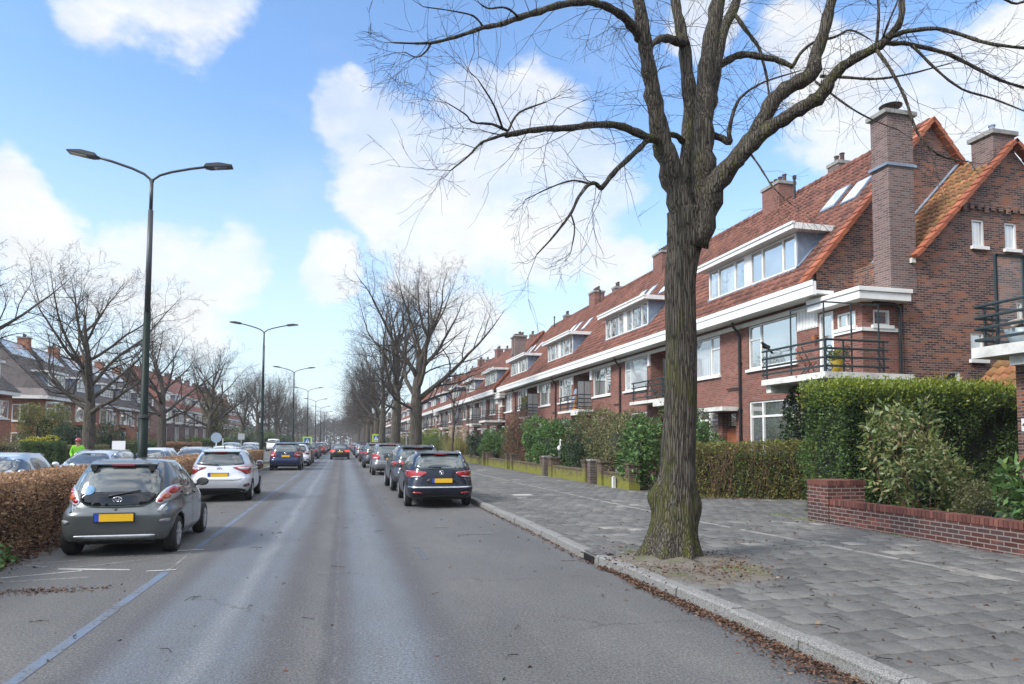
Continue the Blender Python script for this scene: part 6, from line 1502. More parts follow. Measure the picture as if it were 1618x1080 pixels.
VAN = dict(tab=[(.28, .84, -2.3, 2.3), (.36, .92, -2.42, 2.4), (.5, .95, -2.46, 2.45), (.8, .955, -2.46, 2.42), (1.0, .955, -2.455, 2.2), (1.15, .945, -2.45, 1.9), (1.3, .925, -2.44, 1.65), (1.6, .88, -2.42, 1.25), (1.85, .83, -2.38, .95), (1.95, .76, -2.32, .8)],
    crown=.06, nr=7., nf=4., wr=.34, tr=.92, axles=(-1.5, 1.5), rim='c',
    rearwin=[(.0, 1.78), (.6, 1.77), (.66, 1.5), (.66, 1.28), (.0, 1.26)], screen=[(.0, 1.85), (.6, 1.84), (.74, 1.3), (.0, 1.26)],
    side=[[(.35, 1.22), (1.5, 1.18), (1.05, 1.75), (.4, 1.76)]], seams=[[(.3, .4), (.308, .4), (.308, 1.2), (.3, 1.2)]], handles=[(.45, 1.1)],
    lights=[dict(poly=[(.82, .8), (.93, .8), (.92, 1.25), (.82, 1.25)], mat='red_lens', off=.01)],
    rear=[('bumper', [(.0, .5), (.9, .5), (.9, .32), (.0, .32)], 'black', .01)], plate=(.0, .7, .52, .11), mirror=(1.25, 1.3), wiper=(0, 1.3, .3, 1.32), head=[(.5, .75), (.8, .8), (.82, 1.0), (.6, .95)], grille=[(.0, .85), (.4, .85), (.42, .6), (.0, .58)])

P = {k: paint('paint_' + k, c, fl) for k, c, fl in (('graphite', (.105, .115, .115), .45), ('silver_white', (.56, .57, .60), .25), ('blue_black', (.010, .014, .026), .2), ('navy', (.012, .022, .065), .2), ('dark_grey', (.055, .062, .07), .35), ('mid_grey', (.16, .165, .175), .4),
     ('white', (.72, .73, .74), .0), ('silver', (.46, .49, .52), .5), ('black', (.012, .012, .013), .1), ('red', (.32, .02, .02), .1), ('pale_blue', (.36, .43, .5), .4), ('beige', (.4, .37, .31), .4))}
aygo = make_car('parked_car', 'grey small hatchback with round tail lights and a blue rear-window sticker, nearest on the left', 'car', AYGO, P['graphite'], (-3.30, 13.05, 0), rad(1.0), 'cars parked left of the blue line')
bv = AYGO['body'][2]
st = patch(bv, [(-.40 + .075 * math.cos(a * PI / 8), .985 + .07 * math.sin(a * PI / 8)) for a in range(16)], 'y', -1, .018, .03, .004, 0)
st.build('window_sticker', plain('blue_sticker', (.05, .19, .36), .4, var=.6, scale=60), aygo)
b_ = MB()
for x_ in (-.40, .40): b_.prism([(x_ - .05, 1.355), (x_ + .05, 1.355), (x_ + .03, 1.27), (x_ - .02, 1.26)], 'y', -1.345, -1.26)
b_.build('hinge', M['black'], aygo)
b_ = MB(); b_.ell((.0, -1.645, .70), (.028, .02, .02), 10, 8); b_.build('hatch_button', M['black'], aygo)
b_ = MB()
for sg, nm in ((-1, 0), (1, 1)):
    for k in range(5):
        x_ = sg * .56 + (k - 2) * .03; h = bv.ray_cast(Vector((x_, -6, .735)), Vector((0, 1, 0)))[0].y; b_.box(x_ - .009, x_ + .009, h - .004, h + .01, .728, .742)
b_.build('badge_script', M['chrome'], aygo)
LG, RG = 'cars parked left of the blue line', 'cars parked along the right kerb'
make_car('parked_car', 'white hatchback with arrow-shaped red tail lights parked ahead of the grey one', 'car', YARIS, P['silver_white'], (-3.42, 22.75, 0), rad(1.2), LG)
make_car('parked_car', 'black estate car with silver roof rails and blurred number plate, nearest at the right kerb', 'car', WAGON, P['blue_black'], (2.55, 20.05, 0), rad(-1.0), RG)
make_car('parked_car', 'dark grey car mostly hidden behind the black estate, its left flank showing', 'car', SUV, P['dark_grey'], (2.55, 26.0, 0), rad(1.0), RG)
make_car('parked_car', 'grey people carrier with large round red tail light, third along the right kerb', 'car', MPV, P['mid_grey'], (2.35, 37.3, 0), 0, RG)
make_car('parked_car', 'dark blue people carrier with pale tail lights at the end of the brown hedge', 'car', MPV, P['navy'], (-3.25, 44.0, 0), rad(.5), LG)
make_car('moving_car', 'black car with lit red tail lights driving away in the middle of the road', 'car', {**SEDAN, 'lights': [{**SEDAN['lights'][0], 'mat': 'red_lit'}]}, P['black'], (-.22, 67.5, 0), 0)
far = [('white small car tucked ahead of the dark blue people carrier', YARIS, 'white', -3.0, 50.2), ('black off-roader parked ahead of the white car on the left', SUV, 'black', -3.1, 56.0),
       ('dark grey saloon ahead of the black off-roader on the left', SEDAN, 'dark_grey', -3.1, 70.0), ('black hatchback ahead of the dark grey saloon on the left', YARIS, 'black', -3.1, 78.0), ('bright red car far along the left parking bay', YARIS, 'red', -2.9, 90.),
       ('silver car just beyond the red one in the left bay', SEDAN, 'silver', -3., 98.), ('navy car two beyond the red one in the left bay', WAGON, 'navy', -3., 106.), ('white car three beyond the red one in the left bay', YARIS, 'white', -3., 114.), ('grey car four beyond the red one in the left bay', WAGON, 'mid_grey', -3., 123.), ('black car five beyond the red one in the left bay', SUV, 'black', -3., 133.)]
for lb, sp, c, x_, y_ in far: make_car('parked_car', lb, 'car', sp, P[c], (x_, y_, 0), 0, LG, 1)
far = [('dark car peeping out ahead of the grey people carrier at the right kerb', SUV, 'dark_grey', 2.2, 47.0), ('black car second ahead of the grey people carrier at the right kerb', SEDAN, 'black', 2.25, 60.0), ('silver-grey car third ahead of the grey people carrier at the right kerb', WAGON, 'mid_grey', 2.2, 73.0),
       ('navy car fourth ahead of the grey people carrier at the right kerb', SUV, 'navy', 2.2, 86.), ('silver car fifth ahead of the grey people carrier at the right kerb', YARIS, 'silver', 2.2, 97.), ('black car sixth ahead of the grey people carrier at the right kerb', MPV, 'black', 2.2, 106.), ('white car seventh ahead of the grey people carrier at the right kerb', YARIS, 'white', 2.2, 115.), ('grey car eighth ahead of the grey people carrier at the right kerb', SEDAN, 'mid_grey', 2.2, 125.), ('red car ninth ahead of the grey people carrier at the right kerb', YARIS, 'red', 2.2, 136.)]
for lb, sp, c, x_, y_ in far: make_car('parked_car', lb, 'car', sp, P[c], (x_, y_, 0), 0, RG, 1)
SG = 'cars parked on the service road behind the hedge'
for lb, sp, c, x_, y_ in [('pale blue-silver car showing its roof over the hedge at the left edge', YARIS, 'pale_blue', -7.95, 18.6), ('long silver car roof over the hedge, right below the person in green', WAGON, 'silver', -7.75, 24.8),
        ('white car just behind the nearest lamp post, beyond the hedge', YARIS, 'silver_white', -7.7, 31.5), ('silver car right of the nearest lamp post, beyond the hedge', WAGON, 'silver', -7.3, 37.5), ('white car whose long roof shows above the hedge near the white hatchback', WAGON, 'white', -7.0, 44.5),
        ('silver car facing the camera beyond the hedge, below the blue round sign', MPV, 'pale_blue', -10.1, 68.), ('white car facing the camera beyond the hedge, below the square sign', MPV, 'silver_white', -8.5, 69.), ('dark car behind the end of the hedge', SEDAN, 'mid_grey', -7.0, 56.)]:
    make_car('parked_car', lb, 'car', sp, P[c], (x_, y_, 0), PI, SG, 1).scale = (.97, .97, .95)
make_car('white_van', 'white van standing beyond the end of the brown hedge', 'van', VAN, P['white'], (-11.0, 118., .0), PI, None, 1)
# ------------------------------------------------------------------ street lamps
def make_lamp():
    t = thing('street_lamp', 'tall dark green double-armed street lamp in the brown hedge, nearest of its row', 'street lamp', (-5.3, 20.6, 0), 0, 'double-armed street lamps')
    p = MB(); p.tube([(0, 0, 0), (0, 0, 2.3)], .125, 16); p.tube([(0, 0, 2.3), (0, 0, 2.36), (0, 0, 5.1)], [.125, .10, .085], 16); p.build('pole', M['lamp_green'], t, True)
    p = MB(); p.tube([(0, 0, 5.1), (0, 0, 7.9)], [.078, .066], 14); p.tube([(0, 0, 7.9), (0, 0, 8.75)], [.048, .048], 12); p.build('upper_pole', M['lamp_grey'], t, True)
    c = MB(); c.lathe([(.13, 0), (.145, .01), (.145, .09), (.13, .1)], (0, 0, 2.26), n=16); c.build('collar', M['lamp_grey'], t)
    for sg in (-1, 1):
        a = MB(); a.tube([(0, 0, 8.6), (sg * .04, 0, 8.75), (sg * .2, 0, 8.88), (sg * .5, 0, 9.0), (sg * 1.0, 0, 9.14), (sg * 1.45, 0, 9.24)], .036, 8); arm = a.build('arm', M['lamp_grey'], t, True)
        h = MB(); x0, x1 = sg * 1.35, sg * 2.1
        h.prism([(x0, 9.21), (sg * 1.5, 9.19), (x1, 9.28), (x1, 9.32), (sg * 1.75, 9.35), (sg * 1.4, 9.29)], 'y', -.15, .15); hd = h.build('lamp_head', M['lamp_grey'], arm, bevel=.012)
        g = MB(); g.prism([(sg * 1.6, 9.195), (sg * 2.05, 9.265), (sg * 2.05, 9.27), (sg * 1.6, 9.2)], 'y', -.12, .12); g.build('lens', M['pane'], hd)
    return t
lamp0 = make_lamp(); lamp0.scale = (1, 1, 1.03)
for k, y in enumerate((46.5, 73.5, 101, 128, 155, 182, 209)):
    c = copy_tree(lamp0); c.location = (-5.05 + .08 * k, y, 0)
    c.scale = (1, 1, 1.0); c['label'] = ['second', 'third', 'fourth', 'fifth', 'sixth', 'seventh', 'farthest'][k] + ' double-armed street lamp of the row, counted from the camera'
# ------------------------------------------------------------------ signs
m, nt, b = newmat('fluorescent_border'); SET(b, Base_Color=(.5, .68, .03), Roughness=.4); M['fluo'] = m
M['sign_blue'] = plain('sign_blue', (.015, .10, .42), .4, var=.05); M['sign_white'] = plain('sign_white', (.8, .8, .8), .4, var=.04)
M['post'] = plain('grey_sign_post', (.33, .34, .34), .5, .3)
def zebra_sign(x, y, label, z=1.95):
    t = thing('crossing_sign', label, 'sign', (x, y, 0), 0, 'crossing signs')
    p = MB(); p.tube([(0, .04, 0), (0, .04, z + .75)], .035, 8); p.build('post', M['post'], t)
    p = MB(); p.box(-.46, .46, -.02, .02, z - .12, z + .8); bd = p.build('border', M['fluo'], t)
    p = MB(); p.box(-.31, .31, -.026, -.0205, z + .03, z + .65); p.build('blue_panel', M['sign_blue'], bd)
    p = MB(); p.prism([(0, z + .60), (-.26, z + .09), (.26, z + .09)], 'y', -.032, -.0265); p.build('triangle', M['sign_white'], bd)
    p = MB(); p.lathe([(.001, -.038), (.045, -.038), (.045, -.0325)], (0.01, 0, z + .43), 'y', 10)
    p.prism([(-.03, z + .38), (.05, z + .38), (.04, z + .25), (-.03, z + .25)], 'y', -.038, -.0325); p.prism([(-.03, z + .255), (.0, z + .255), (-.07, z + .12), (-.1, z + .12)], 'y', -.0375, -.0325); p.prism([(.01, z + .255), (.04, z + .255), (.1, z + .12), (.06, z + .12)], 'y', -.0375, -.0325)
    p.build('walking_figure', M['black'], bd)
zebra_sign(-3.55, 74.0, 'crossing sign with yellow-green border standing among the cars on the left', 1.35)
zebra_sign(3.9, 84.0, 'crossing sign with yellow-green border on the right, before the bare trees', 1.75)
t = thing('parking_sign', 'tall blue sign just right of the right crossing sign', 'sign', (4.6, 82, 0))
p = MB(); p.tube([(0, .04, 0), (0, .04, 3.1)], .035, 8); p.build('post', M['post'], t)
p = MB(); p.box(-.3, .3, -.02, .02, 1.9, 3.0); bd = p.build('panel', M['sign_blue'], t)
p = MB(); p.prism([(-.05, 2.25), (.05, 2.25), (.05, 2.6), (.14, 2.6), (0, 2.8), (-.14, 2.6), (-.05, 2.6)], 'y', -.028, -.021); p.build('arrow', M['sign_white'], bd)
t = thing('round_sign', 'round blue sign on a white post beyond the hedge, left of the square one', 'sign', (-10.0, 60, 0))
p = MB(); p.tube([(0, .04, 0), (0, .04, 2.3)], .05, 8); p.tube([(.45, .3, 0), (.45, .3, 1.9)], .045, 8); p.build('post', M['sign_white'], t)
p = MB(); p.lathe([(.001, -.02), (.42, -.02), (.4, .02), (.001, .02)], (0, 0, 1.95), 'y', 24); d_ = p.build('disc', plain('pale_sign_blue', (.30, .38, .48), .5), t)
t = thing('square_sign', 'grey square sign seen from behind on a post beyond the hedge', 'sign', (-8.9, 66, 0))
p = MB(); p.tube([(0, .0, 0), (0, .0, 2.4)], .05, 8); p.build('post', M['post'], t); p = MB(); p.box(-.28, .28, -.05, -.02, 1.8, 2.35); p.build('panel', plain('sign_back', (.42, .44, .45), .5), t)
t = thing('notice_board', 'small white notice board on a post left of the nearest lamp post', 'sign', (-12.0, 42, 0))
p = MB(); p.tube([(0, .0, 0), (0, .0, 1.7)], .04, 8); p.build('post', M['post'], t); p = MB(); p.box(-.33, .33, -.05, -.02, 1.1, 1.68); p.build('panel', M['sign_white'], t)
for k, (x, y) in enumerate(((5.2, 58), (6.4, 60))):
    t = thing('sign_post', ['left', 'right'][k] + ' of two thin grey posts before the tallest elm', 'post', (x, y, 0), 0, 'thin posts by the elm')
    p = MB(); p.tube([(0, 0, 0), (0, 0, 2.5)], .04, 8); p.build('post', M['post'], t)

# ------------------------------------------------------------------ hedges and shrubs
def hedge(name, label, lo, hi, n, size, mat, seed, cat='hedge', depth=.1, amp=.1, rz=0, loc=(0, 0, 0), corem='hedge_core', group=None, inset=.22, extra=None, width=.55, outw=.35):
    t = thing(name, label, cat, loc, rz, group)
    p, nn = hedge_pts(n, lo, hi, depth, amp, seed); p[:, 2] = np.maximum(p[:, 2], lo[2] + .02)
    leaves('leaves', p, size, M[mat], nn, outw, width=width, parent=t)
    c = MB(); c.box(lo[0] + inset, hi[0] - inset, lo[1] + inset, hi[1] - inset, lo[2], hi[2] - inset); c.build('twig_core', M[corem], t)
    return t
hb = hedge('beech_hedge', 'long clipped brown beech hedge between the parked cars and the service road', (-5.95, 7.2, 0), (-4.85, 46, 1.13), 190000, .05, 'leaf_beech', 3, depth=.07, amp=.07, outw=.25)
tw = MB(); g_ = random.Random(5)
for k in range(2600):
    y = 7.3 + 38 * g_.random() ** 1.6; x = g_.choice((-4.84, -4.88, -5.1, -5.4)) + g_.uniform(-.05, .05); z = g_.uniform(.02, .95)
    p0 = Vector((x - .1, y, z)); d = Vector((g_.uniform(-.1, .5), g_.gauss(0, .6), g_.uniform(.2, 1.))).normalized() * g_.uniform(.12, .3)
    tw.tube([p0, p0 + d * .5 + Vector((0, g_.gauss(0, .02), 0)), p0 + d], [.004, .003, .002], 3, cap=False)
tw.build('twigs', M['twig_brown'], hb)
# ivy at its foot and the leaf litter below
t = thing('ivy', 'dark green ivy creeping at the foot of the brown hedge, bottom left', 'ivy', (-4.7, 10.6, 0))
p = np.stack([rng.uniform(-.35, .28, 1700), rng.uniform(-1.9, .7, 1700), np.abs(rng.normal(0, .13, 1700))], 1); p[:, 0] -= p[:, 2] * .25
leaves('leaves', p, .075, M['leaf_laurel'], width=.8, parent=t)
def litter(name, n, fx, size, z=.012, mat='leaf_litter'):
    pts = []
    while len(pts) < n:
        q = fx()
        if q: pts.append(q)
    pts = np.array(pts); d = unit(n); d[:, 2] *= .22
    o = leaves(name, pts, size, M[mat], d, .95, width=.5, bend=.12); return tag(o, kind='stuff')
litter('leaf_litter_left', 5200, lambda: (-4.85 + abs(rng.normal(0, .22)), rng.uniform(8.2, 14.5) if rng.random() < .75 else rng.uniform(14, 40), .02 + abs(rng.normal(0, .018))), .07)
def gut():
    y = 2.0 + 7.0 * rng.random() ** 1.35 if rng.random() < .9 else rng.uniform(9, 19)
    w_ = .15 if y < 5.5 else .08 if y < 8 else .045
    return (kerb_x(y) - .03 - abs(rng.normal(0, w_)), y, .012 + abs(rng.normal(0, .014)))
litter('leaf_litter_gutter', 7000, gut, .036)
litter('leaf_litter_road', 160, lambda: (rng.uniform(-4.4, 3.4), 2.5 + 20 * rng.random() ** 1.5, .008), .045)
litter('leaf_litter_bay', 420, lambda: (rng.normal(-3.35, .35), rng.normal(9.05, .10), .01), .032)
litter('leaf_litter_pavement', 520, lambda: (rng.uniform(3.9, 9.5), 2.5 + 14 * rng.random() ** 1.4, PZ + .01), .05)
litter('leaf_litter_tree', 900, lambda: (4.5 + rng.normal(0, .5), 8.4 + rng.normal(0, .6), PZ + .03 + abs(rng.normal(0, .01))), .045)
litter('leaf_litter_drive', 900, lambda: (rng.uniform(10, 14), 18.2 + rng.normal(0, .4) - .35 * 0, PZ + .012), .06)
# fallen twigs on the pavement and the road
tw = MB(); g_ = random.Random(9)
for k in range(90):
    if g_.random() < .6: x, y, z = g_.uniform(4.0, 8.), 3 + 8 * g_.random(), PZ + .012
    else: x, y, z = g_.uniform(-4, 3.4), 3 + 12 * g_.random(), .008
    a = g_.uniform(0, 6.3); L = g_.uniform(.08, .3)
    tw.tube([(x, y, z), (x + math.cos(a) * L * .5, y + math.sin(a) * L * .5, z + .01), (x + math.cos(a + .3) * L, y + math.sin(a + .3) * L, z)], [.004, .004, .002], 3)
tag(tw.build('fallen_twigs', M['twig']), kind='stuff')
# weeds along the paving joints
def weeds(): 
    c = [(4.75, 8.0), (5.0, 7.8), (9.55, 13.6), (9.5, 12.6), (4.2, 9.4), (9.6, 10.2)][rng.integers(0, 6)]
    return (c[0] + rng.normal(0, .12), c[1] + rng.normal(0, .2), PZ + .012)
pts = np.array([weeds() for _ in range(1100)]); d = unit(1100); d[:, 2] = np.abs(d[:, 2]) + .8
tag(leaves('weeds', pts, .035, M['leaf_lime'], d, .8, width=.16), kind='stuff')
pts = np.stack([rng.uniform(9.8, 12.6, 2600), rng.normal(18.75, .35, 2600) , np.full(2600, PZ)], 1); d = unit(2600); d[:, 2] = np.abs(d[:, 2]) + .8
tag(leaves('grass_verge', pts, .09, M['leaf_thin'], d, .8, width=.12), kind='stuff')

# tall privet hedge across the gap, with fresh growth on top
t = hedge('privet_hedge', 'tall dense dark green privet hedge with bright fresh tops before the brick gable', (10.8, 13.05, PZ), (16.5, 14.4, 2.95), 60000, .062, 'leaf_privet', 21, depth=.12, amp=.24, corem='green_core')
p, nn = hedge_pts(14000, (10.7, 12.95, 2.5), (16.5, 14.45, 3.05), .1, .14, 21, 3.); p[:, 2] += np.abs(rng.normal(0, .09, len(p)))
nn[:, 2] += 1; leaves('fresh_shoots', p, .065, M['leaf_lime'], nn / np.linalg.norm(nn, axis=1)[:, None], .6, parent=t)
# lower straggly hedge before the end house
a_, b__ = Vector((10.25, 19.2, 0)), Vector((13.75, 16.9, 0)); dv = b__ - a_
t = hedge('privet_hedge', 'straggly yellow-green hedge before the end house, right of the large trunk', (0, -.45, PZ), (dv.length, .5, 1.76), 20000, .062, 'leaf_thin', 31, depth=.2, amp=.12, rz=math.atan2(dv.y, dv.x), loc=(a_.x, a_.y, 0), corem='hedge_core', inset=.36)
p, nn = hedge_pts(9000, (dv.length * .35, -.5, PZ), (dv.length, .5, 1.45), .15, .1, 33); leaves('green_leaves', p, .06, M['leaf_privet'], nn, .4, parent=t)
st = MB(); g_ = random.Random(12)
for k in range(260):
    u = g_.uniform(0, dv.length); q = Vector((u, g_.uniform(-.4, .3), PZ)); pts = [q]; d = Vector((g_.gauss(0, .25), g_.gauss(-.1, .2), 1)).normalized()
    for j in range(4): d = (d + Vector((g_.gauss(0, .12), g_.gauss(0, .12), 0))).normalized(); pts.append(pts[-1] + d * .42)
    st.tube(pts, [.010, .008, .006, .005, .003], 4, cap=False)
st.build('stems', M['twig_brown'], t)

def shrub(name, label, cat, c, r, n, size, mat, seed, k=16, sub=.42, width=.4, group=None, core_=True, stem=0, stem_mat='twig_brown', outw=.4, bend=.15, extra=None):
    t = thing(name, label, cat, (c[0], c[1], 0), 0, group)
    p, d = blob_pts(n, (0, 0, c[2]), r, k, sub, seed)
    p[:, 2] = np.maximum(p[:, 2], PZ + .02)
    leaves('leaves', p, size, M[mat], d, outw, width=width, bend=bend, parent=t)
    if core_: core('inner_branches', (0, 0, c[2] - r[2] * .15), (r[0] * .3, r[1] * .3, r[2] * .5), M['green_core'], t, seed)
    stems('stems', (0, 0, .05), (r[0] * 1.2, r[1] * 1.2), c[2] + r[2] * .8, stem or 8, M[stem_mat], t, .45, .012, seed)
    if extra:
        n2, s2, m2 = extra; p, d = blob_pts(n2, (0, 0, c[2]), (r[0] * 1.02, r[1] * 1.02, r[2] * 1.02), k, sub, seed); leaves('accent_leaves', p, s2, M[m2], d, .5, width=width, parent=t)
    return t
shrub('ivy_bush', 'dark ivy bush climbing the end house beside its ground floor window', 'bush', (13.55, 17.9, 2.0), (.75, .8, 1.55), 6000, .085, 'leaf_ivy', 41, width=.8)
shrub('variegated_shrub', 'tall loose shrub with cream and reddish leaves before the big hedge', 'shrub', (11.45, 12.1, 1.62), (.85, .7, 1.35), 2000, .15, 'leaf_photinia', 42, k=20, sub=.36, width=.34, core_=False, stem=14)
shrub('leafy_shrub', 'low shrub of olive green pointed leaves directly behind the front brick wall', 'shrub', (11.3, 11.3, 1.0), (.85, .65, .78), 2300, .12, 'leaf_photinia', 43, k=18, sub=.4, width=.34, stem=10)
shrub('small_bush', 'fine-leaved dull green bush behind the front wall, between two leafy shrubs', 'bush', (11.4, 10.1, .62), (.62, .6, .5), 2600, .05, 'leaf_olive', 44, width=.4)
shrub('rhododendron', 'glossy bright green rhododendron at the right edge behind the brick wall', 'shrub', (11.25, 8.95, .95), (.75, .75, .68), 1100, .19, 'leaf_laurel', 45, k=12, width=.32, sub=.45)
row = [('privet_bush', 'green privet bush filling the garden behind the dark bush and bird figure', (12.2, 31.8, 1.7), (1.3, 1.8, 1.6), 5000, .10, 'leaf_privet', .45), ('holly_shrub', 'dark holly behind the broad laurel, close to the house wall', (12.2, 37.0, 1.6), (1.2, 1.6, 1.5), 4000, .11, 'leaf_laurel_dark', .5),
       ('privet_bush', 'green privet bush behind the first mossy wall, close to the house', (12.4, 23.6, 1.6), (1.2, 1.6, 1.5), 4500, .10, 'leaf_privet', .45), ('holly_shrub', 'dark holly between the brown shrub and the bright laurel', (11.4, 43.6, 1.5), (1.1, 1.3, 1.3), 3200, .11, 'leaf_laurel_dark', .5),
       ('laurel_shrub', 'tall glossy laurel hanging over the wall, just left of the large trunk', (10.15, 22.2, 1.35), (.75, .95, 1.2), 2600, .15, 'leaf_laurel', .38), ('laurel_shrub', 'yellowish laurel right of the large trunk, peeping over the straggly hedge', (11.2, 20.0, 1.6), (.7, .7, .95), 1400, .14, 'leaf_laurel', .38),
       ('olive_bush', 'dull olive bush overhanging the mossy wall, left of the tall laurel', (10.6, 25.4, 1.65), (1.3, 1.8, 1.5), 8500, .085, 'leaf_olive', .45), ('dark_bush', 'dark evergreen bush beside the white bird figure', (10.5, 28.7, 1.4), (1.0, 1.2, 1.2), 4200, .09, 'leaf_laurel_dark', .5),
       ('bare_shrub', 'bare red-brown tangled shrub behind the mossy wall', (11.2, 29.0, 2.0), (1.4, 2.0, 1.5), 3200, .07, 'leaf_brown', .4),
       ('laurel_shrub', 'broad dark green laurel spilling over the wall beyond the bird figure', (10.4, 34.2, 1.5), (1.3, 2.4, 1.5), 6500, .14, 'leaf_laurel', .4), ('brown_shrub', 'upright brown-leaved shrub between two laurels, before the last balconies', (10.6, 40.5, 1.8), (1.3, 2.0, 1.75), 8500, .075, 'leaf_brown', .45),
       ('laurel_shrub', 'bright green laurel right before the brown shrub, far along the wall', (10.5, 46.5, 1.4), (1.2, 2.6, 1.35), 5200, .15, 'leaf_laurel', .42), ('laurel_shrub', 'dark laurel beside the pampas grass', (10.3, 52.0, 1.3), (1.0, 2.0, 1.2), 3500, .15, 'leaf_laurel_dark', .42),
       ('conifer_bush', 'rounded yellow-green conifer beyond the pampas grass', (9.6, 62.5, 1.4), (1.3, 2.2, 1.4), 5000, .10, 'leaf_conifer', .35), ('conifer_bush', 'low dark conifer next to the tallest elm', (8.6, 68.0, 1.2), (1.2, 1.8, 1.2), 3500, .10, 'leaf_privet', .4), ('conifer_bush', 'yellowish bush between the two conifers on the right', (9.5, 74.5, 1.6), (1.5, 2., 1.6), 3500, .12, 'leaf_lime', .4)]
for i, (nm, lb, c, r, n_, s_, mt, w_) in enumerate(row):
    shrub(nm, lb, 'shrub' if 'shrub' in nm else 'bush', c, r, int(n_ * 1.7), s_, mt, 60 + i, k=18, width=w_, stem=70 if nm == 'bare_shrub' else 60 if nm == 'brown_shrub' else 8, core_=nm not in ('bare_shrub', 'brown_shrub'))
for k in range(10):
    shrub('garden_bush', f'{["first","second","third","fourth","fifth","sixth","seventh","eighth","ninth","tenth"][k]} of the far dark front garden bushes past the conifers', 'bush', (9.8 + random.uniform(-.5, 1), 82 + k * 11, 1.3), (1.4, 3.5, 1.4), 2200, .2, ('leaf_laurel_dark', 'leaf_privet', 'leaf_olive')[k % 3], 90 + k, k=12, group='far garden bushes')
t = thing('pampas_grass', 'clump of pale pampas grass with feathery plumes beside the young tree', 'grass clump', (9.3, 56.0, PZ))
n = 1800; a = rng.uniform(0, 6.28, n); d = np.stack([np.cos(a) * rng.uniform(.1, .7, n), np.sin(a) * rng.uniform(.1, .7, n), np.ones(n)], 1); d /= np.linalg.norm(d, axis=1)[:, None]
leaves('blades', rng.normal(0, .3, (n, 3)) * (1, 1, 0), 1.6, M['straw'], d, .9, width=.02, bend=.02, parent=t)
pp = []
for k in range(16):
    x_, y_ = random.gauss(0, .55), random.gauss(0, .9)
    for j in range(60): h_ = random.uniform(1.9, 2.9); pp.append((x_ + random.gauss(0, .05), y_ + random.gauss(0, .05), h_))
leaves('plumes', np.array(pp), .16, M['pampas'], None, 0, width=.3, parent=t)

# left side greenery
shrub('conifer', 'large rounded yellow-green conifer before the dark-roofed corner house', 'bush', (-19.6, 52.7, 2.3), (1.75, 1.75, 2.1), 15000, .14, 'leaf_conifer', 131, k=30, sub=.34, width=.3)
shrub('forsythia', 'yellow flowering forsythia above the clipped green hedge on the left', 'shrub', (-17.9, 47.6, 1.55), (1.0, .6, .4), 1500, .10, 'leaf_forsythia', 132, k=14, width=.5, extra=(1500, .12, 'leaf_lime'))
shrub('holly_bush', 'dark round evergreen bush left of the forked tree trunk', 'bush', (-17.2, 50.0, 1.6), (1.0, 1.0, 1.5), 5500, .10, 'leaf_laurel_dark', 133, width=.5)
shrub('holly_bush', 'dark round evergreen bush right of the forked tree trunk', 'bush', (-15.2, 51.0, 1.6), (1.0, 1.0, 1.5), 5500, .10, 'leaf_laurel_dark', 134, width=.5)
hedge('box_hedge', 'dark clipped hedge on the far pavement, left of the person in green', (-17.8, 44.5, 0), (-15.9, 46.0, 1.6), 14000, .075, 'leaf_privet', 135, corem='green_core')
hedge('beech_hedge', 'brown clipped hedge behind the person in green', (-16.6, 47.0, 0), (-14.2, 47.9, 1.4), 7000, .08, 'leaf_olive', 136)
hedge('beech_hedge', 'low brown hedge at the left edge beyond the silver roofs', (-27, 48.5, 0), (-19.8, 49.6, 1.5), 9000, .09, 'leaf_olive', 137)
hedge('beech_hedge', 'orange-brown hedge between the first two bare trees past the lamp post', (-14.8, 62, 0), (-11.6, 63, 1.55), 9000, .08, 'leaf_beech', 138)
hedge('box_hedge', 'dark clipped hedge beside the orange-brown one', (-17.5, 62, 0), (-15.0, 63, 1.6), 5000, .09, 'leaf_privet', 139, corem='green_core')
hedge('box_hedge', 'dark hedge behind the round blue sign', (-14.6, 74, 0), (-11.0, 75.2, 1.9), 7000, .1, 'leaf_privet', 140, corem='green_core')
for k in range(9):
    shrub('garden_shrub', f'{["first","second","third","fourth","fifth","sixth","seventh","eighth","ninth"][k]} of the left front garden shrubs, counted from the round conifer', 'shrub', (-22.5 + random.uniform(-1.5, 3.5), 54 + k * 9.5, 1.2), (1.6, 2.2, 1.3), 2600, .14, ('leaf_olive', 'leaf_brown', 'leaf_laurel_dark')[k % 3], 150 + k, k=14, group='left garden shrubs')
for k in range(9):
    shrub('garden_shrub', f'{["first","second","third","fourth","fifth","sixth","seventh","eighth","ninth"][k]} of the far dark shrubs beyond the white van', 'shrub', (-11.5 - random.uniform(0, 4), 96 + k * 16, 1.8), (2.2, 4, 1.9), 2400, .22, ('leaf_laurel_dark', 'leaf_olive', 'leaf_privet')[k % 3], 170 + k, k=14, group='far left shrubs')
shrub('ivy_tree', 'ivy-clad tree trunk with yellow-green leaves before the red roofs', 'tree', (-14.3, 84, 4.2), (1.5, 1.5, 3.6), 5000, .2, 'leaf_olive', 190, k=18)
b_ = MB(); b_.box(-21.6, -21.2, 40, 200, -.05, .5); tag(b_.build('garden_wall', M['brick_left']), 'long low brick garden wall before the dark-roofed houses', 'wall')

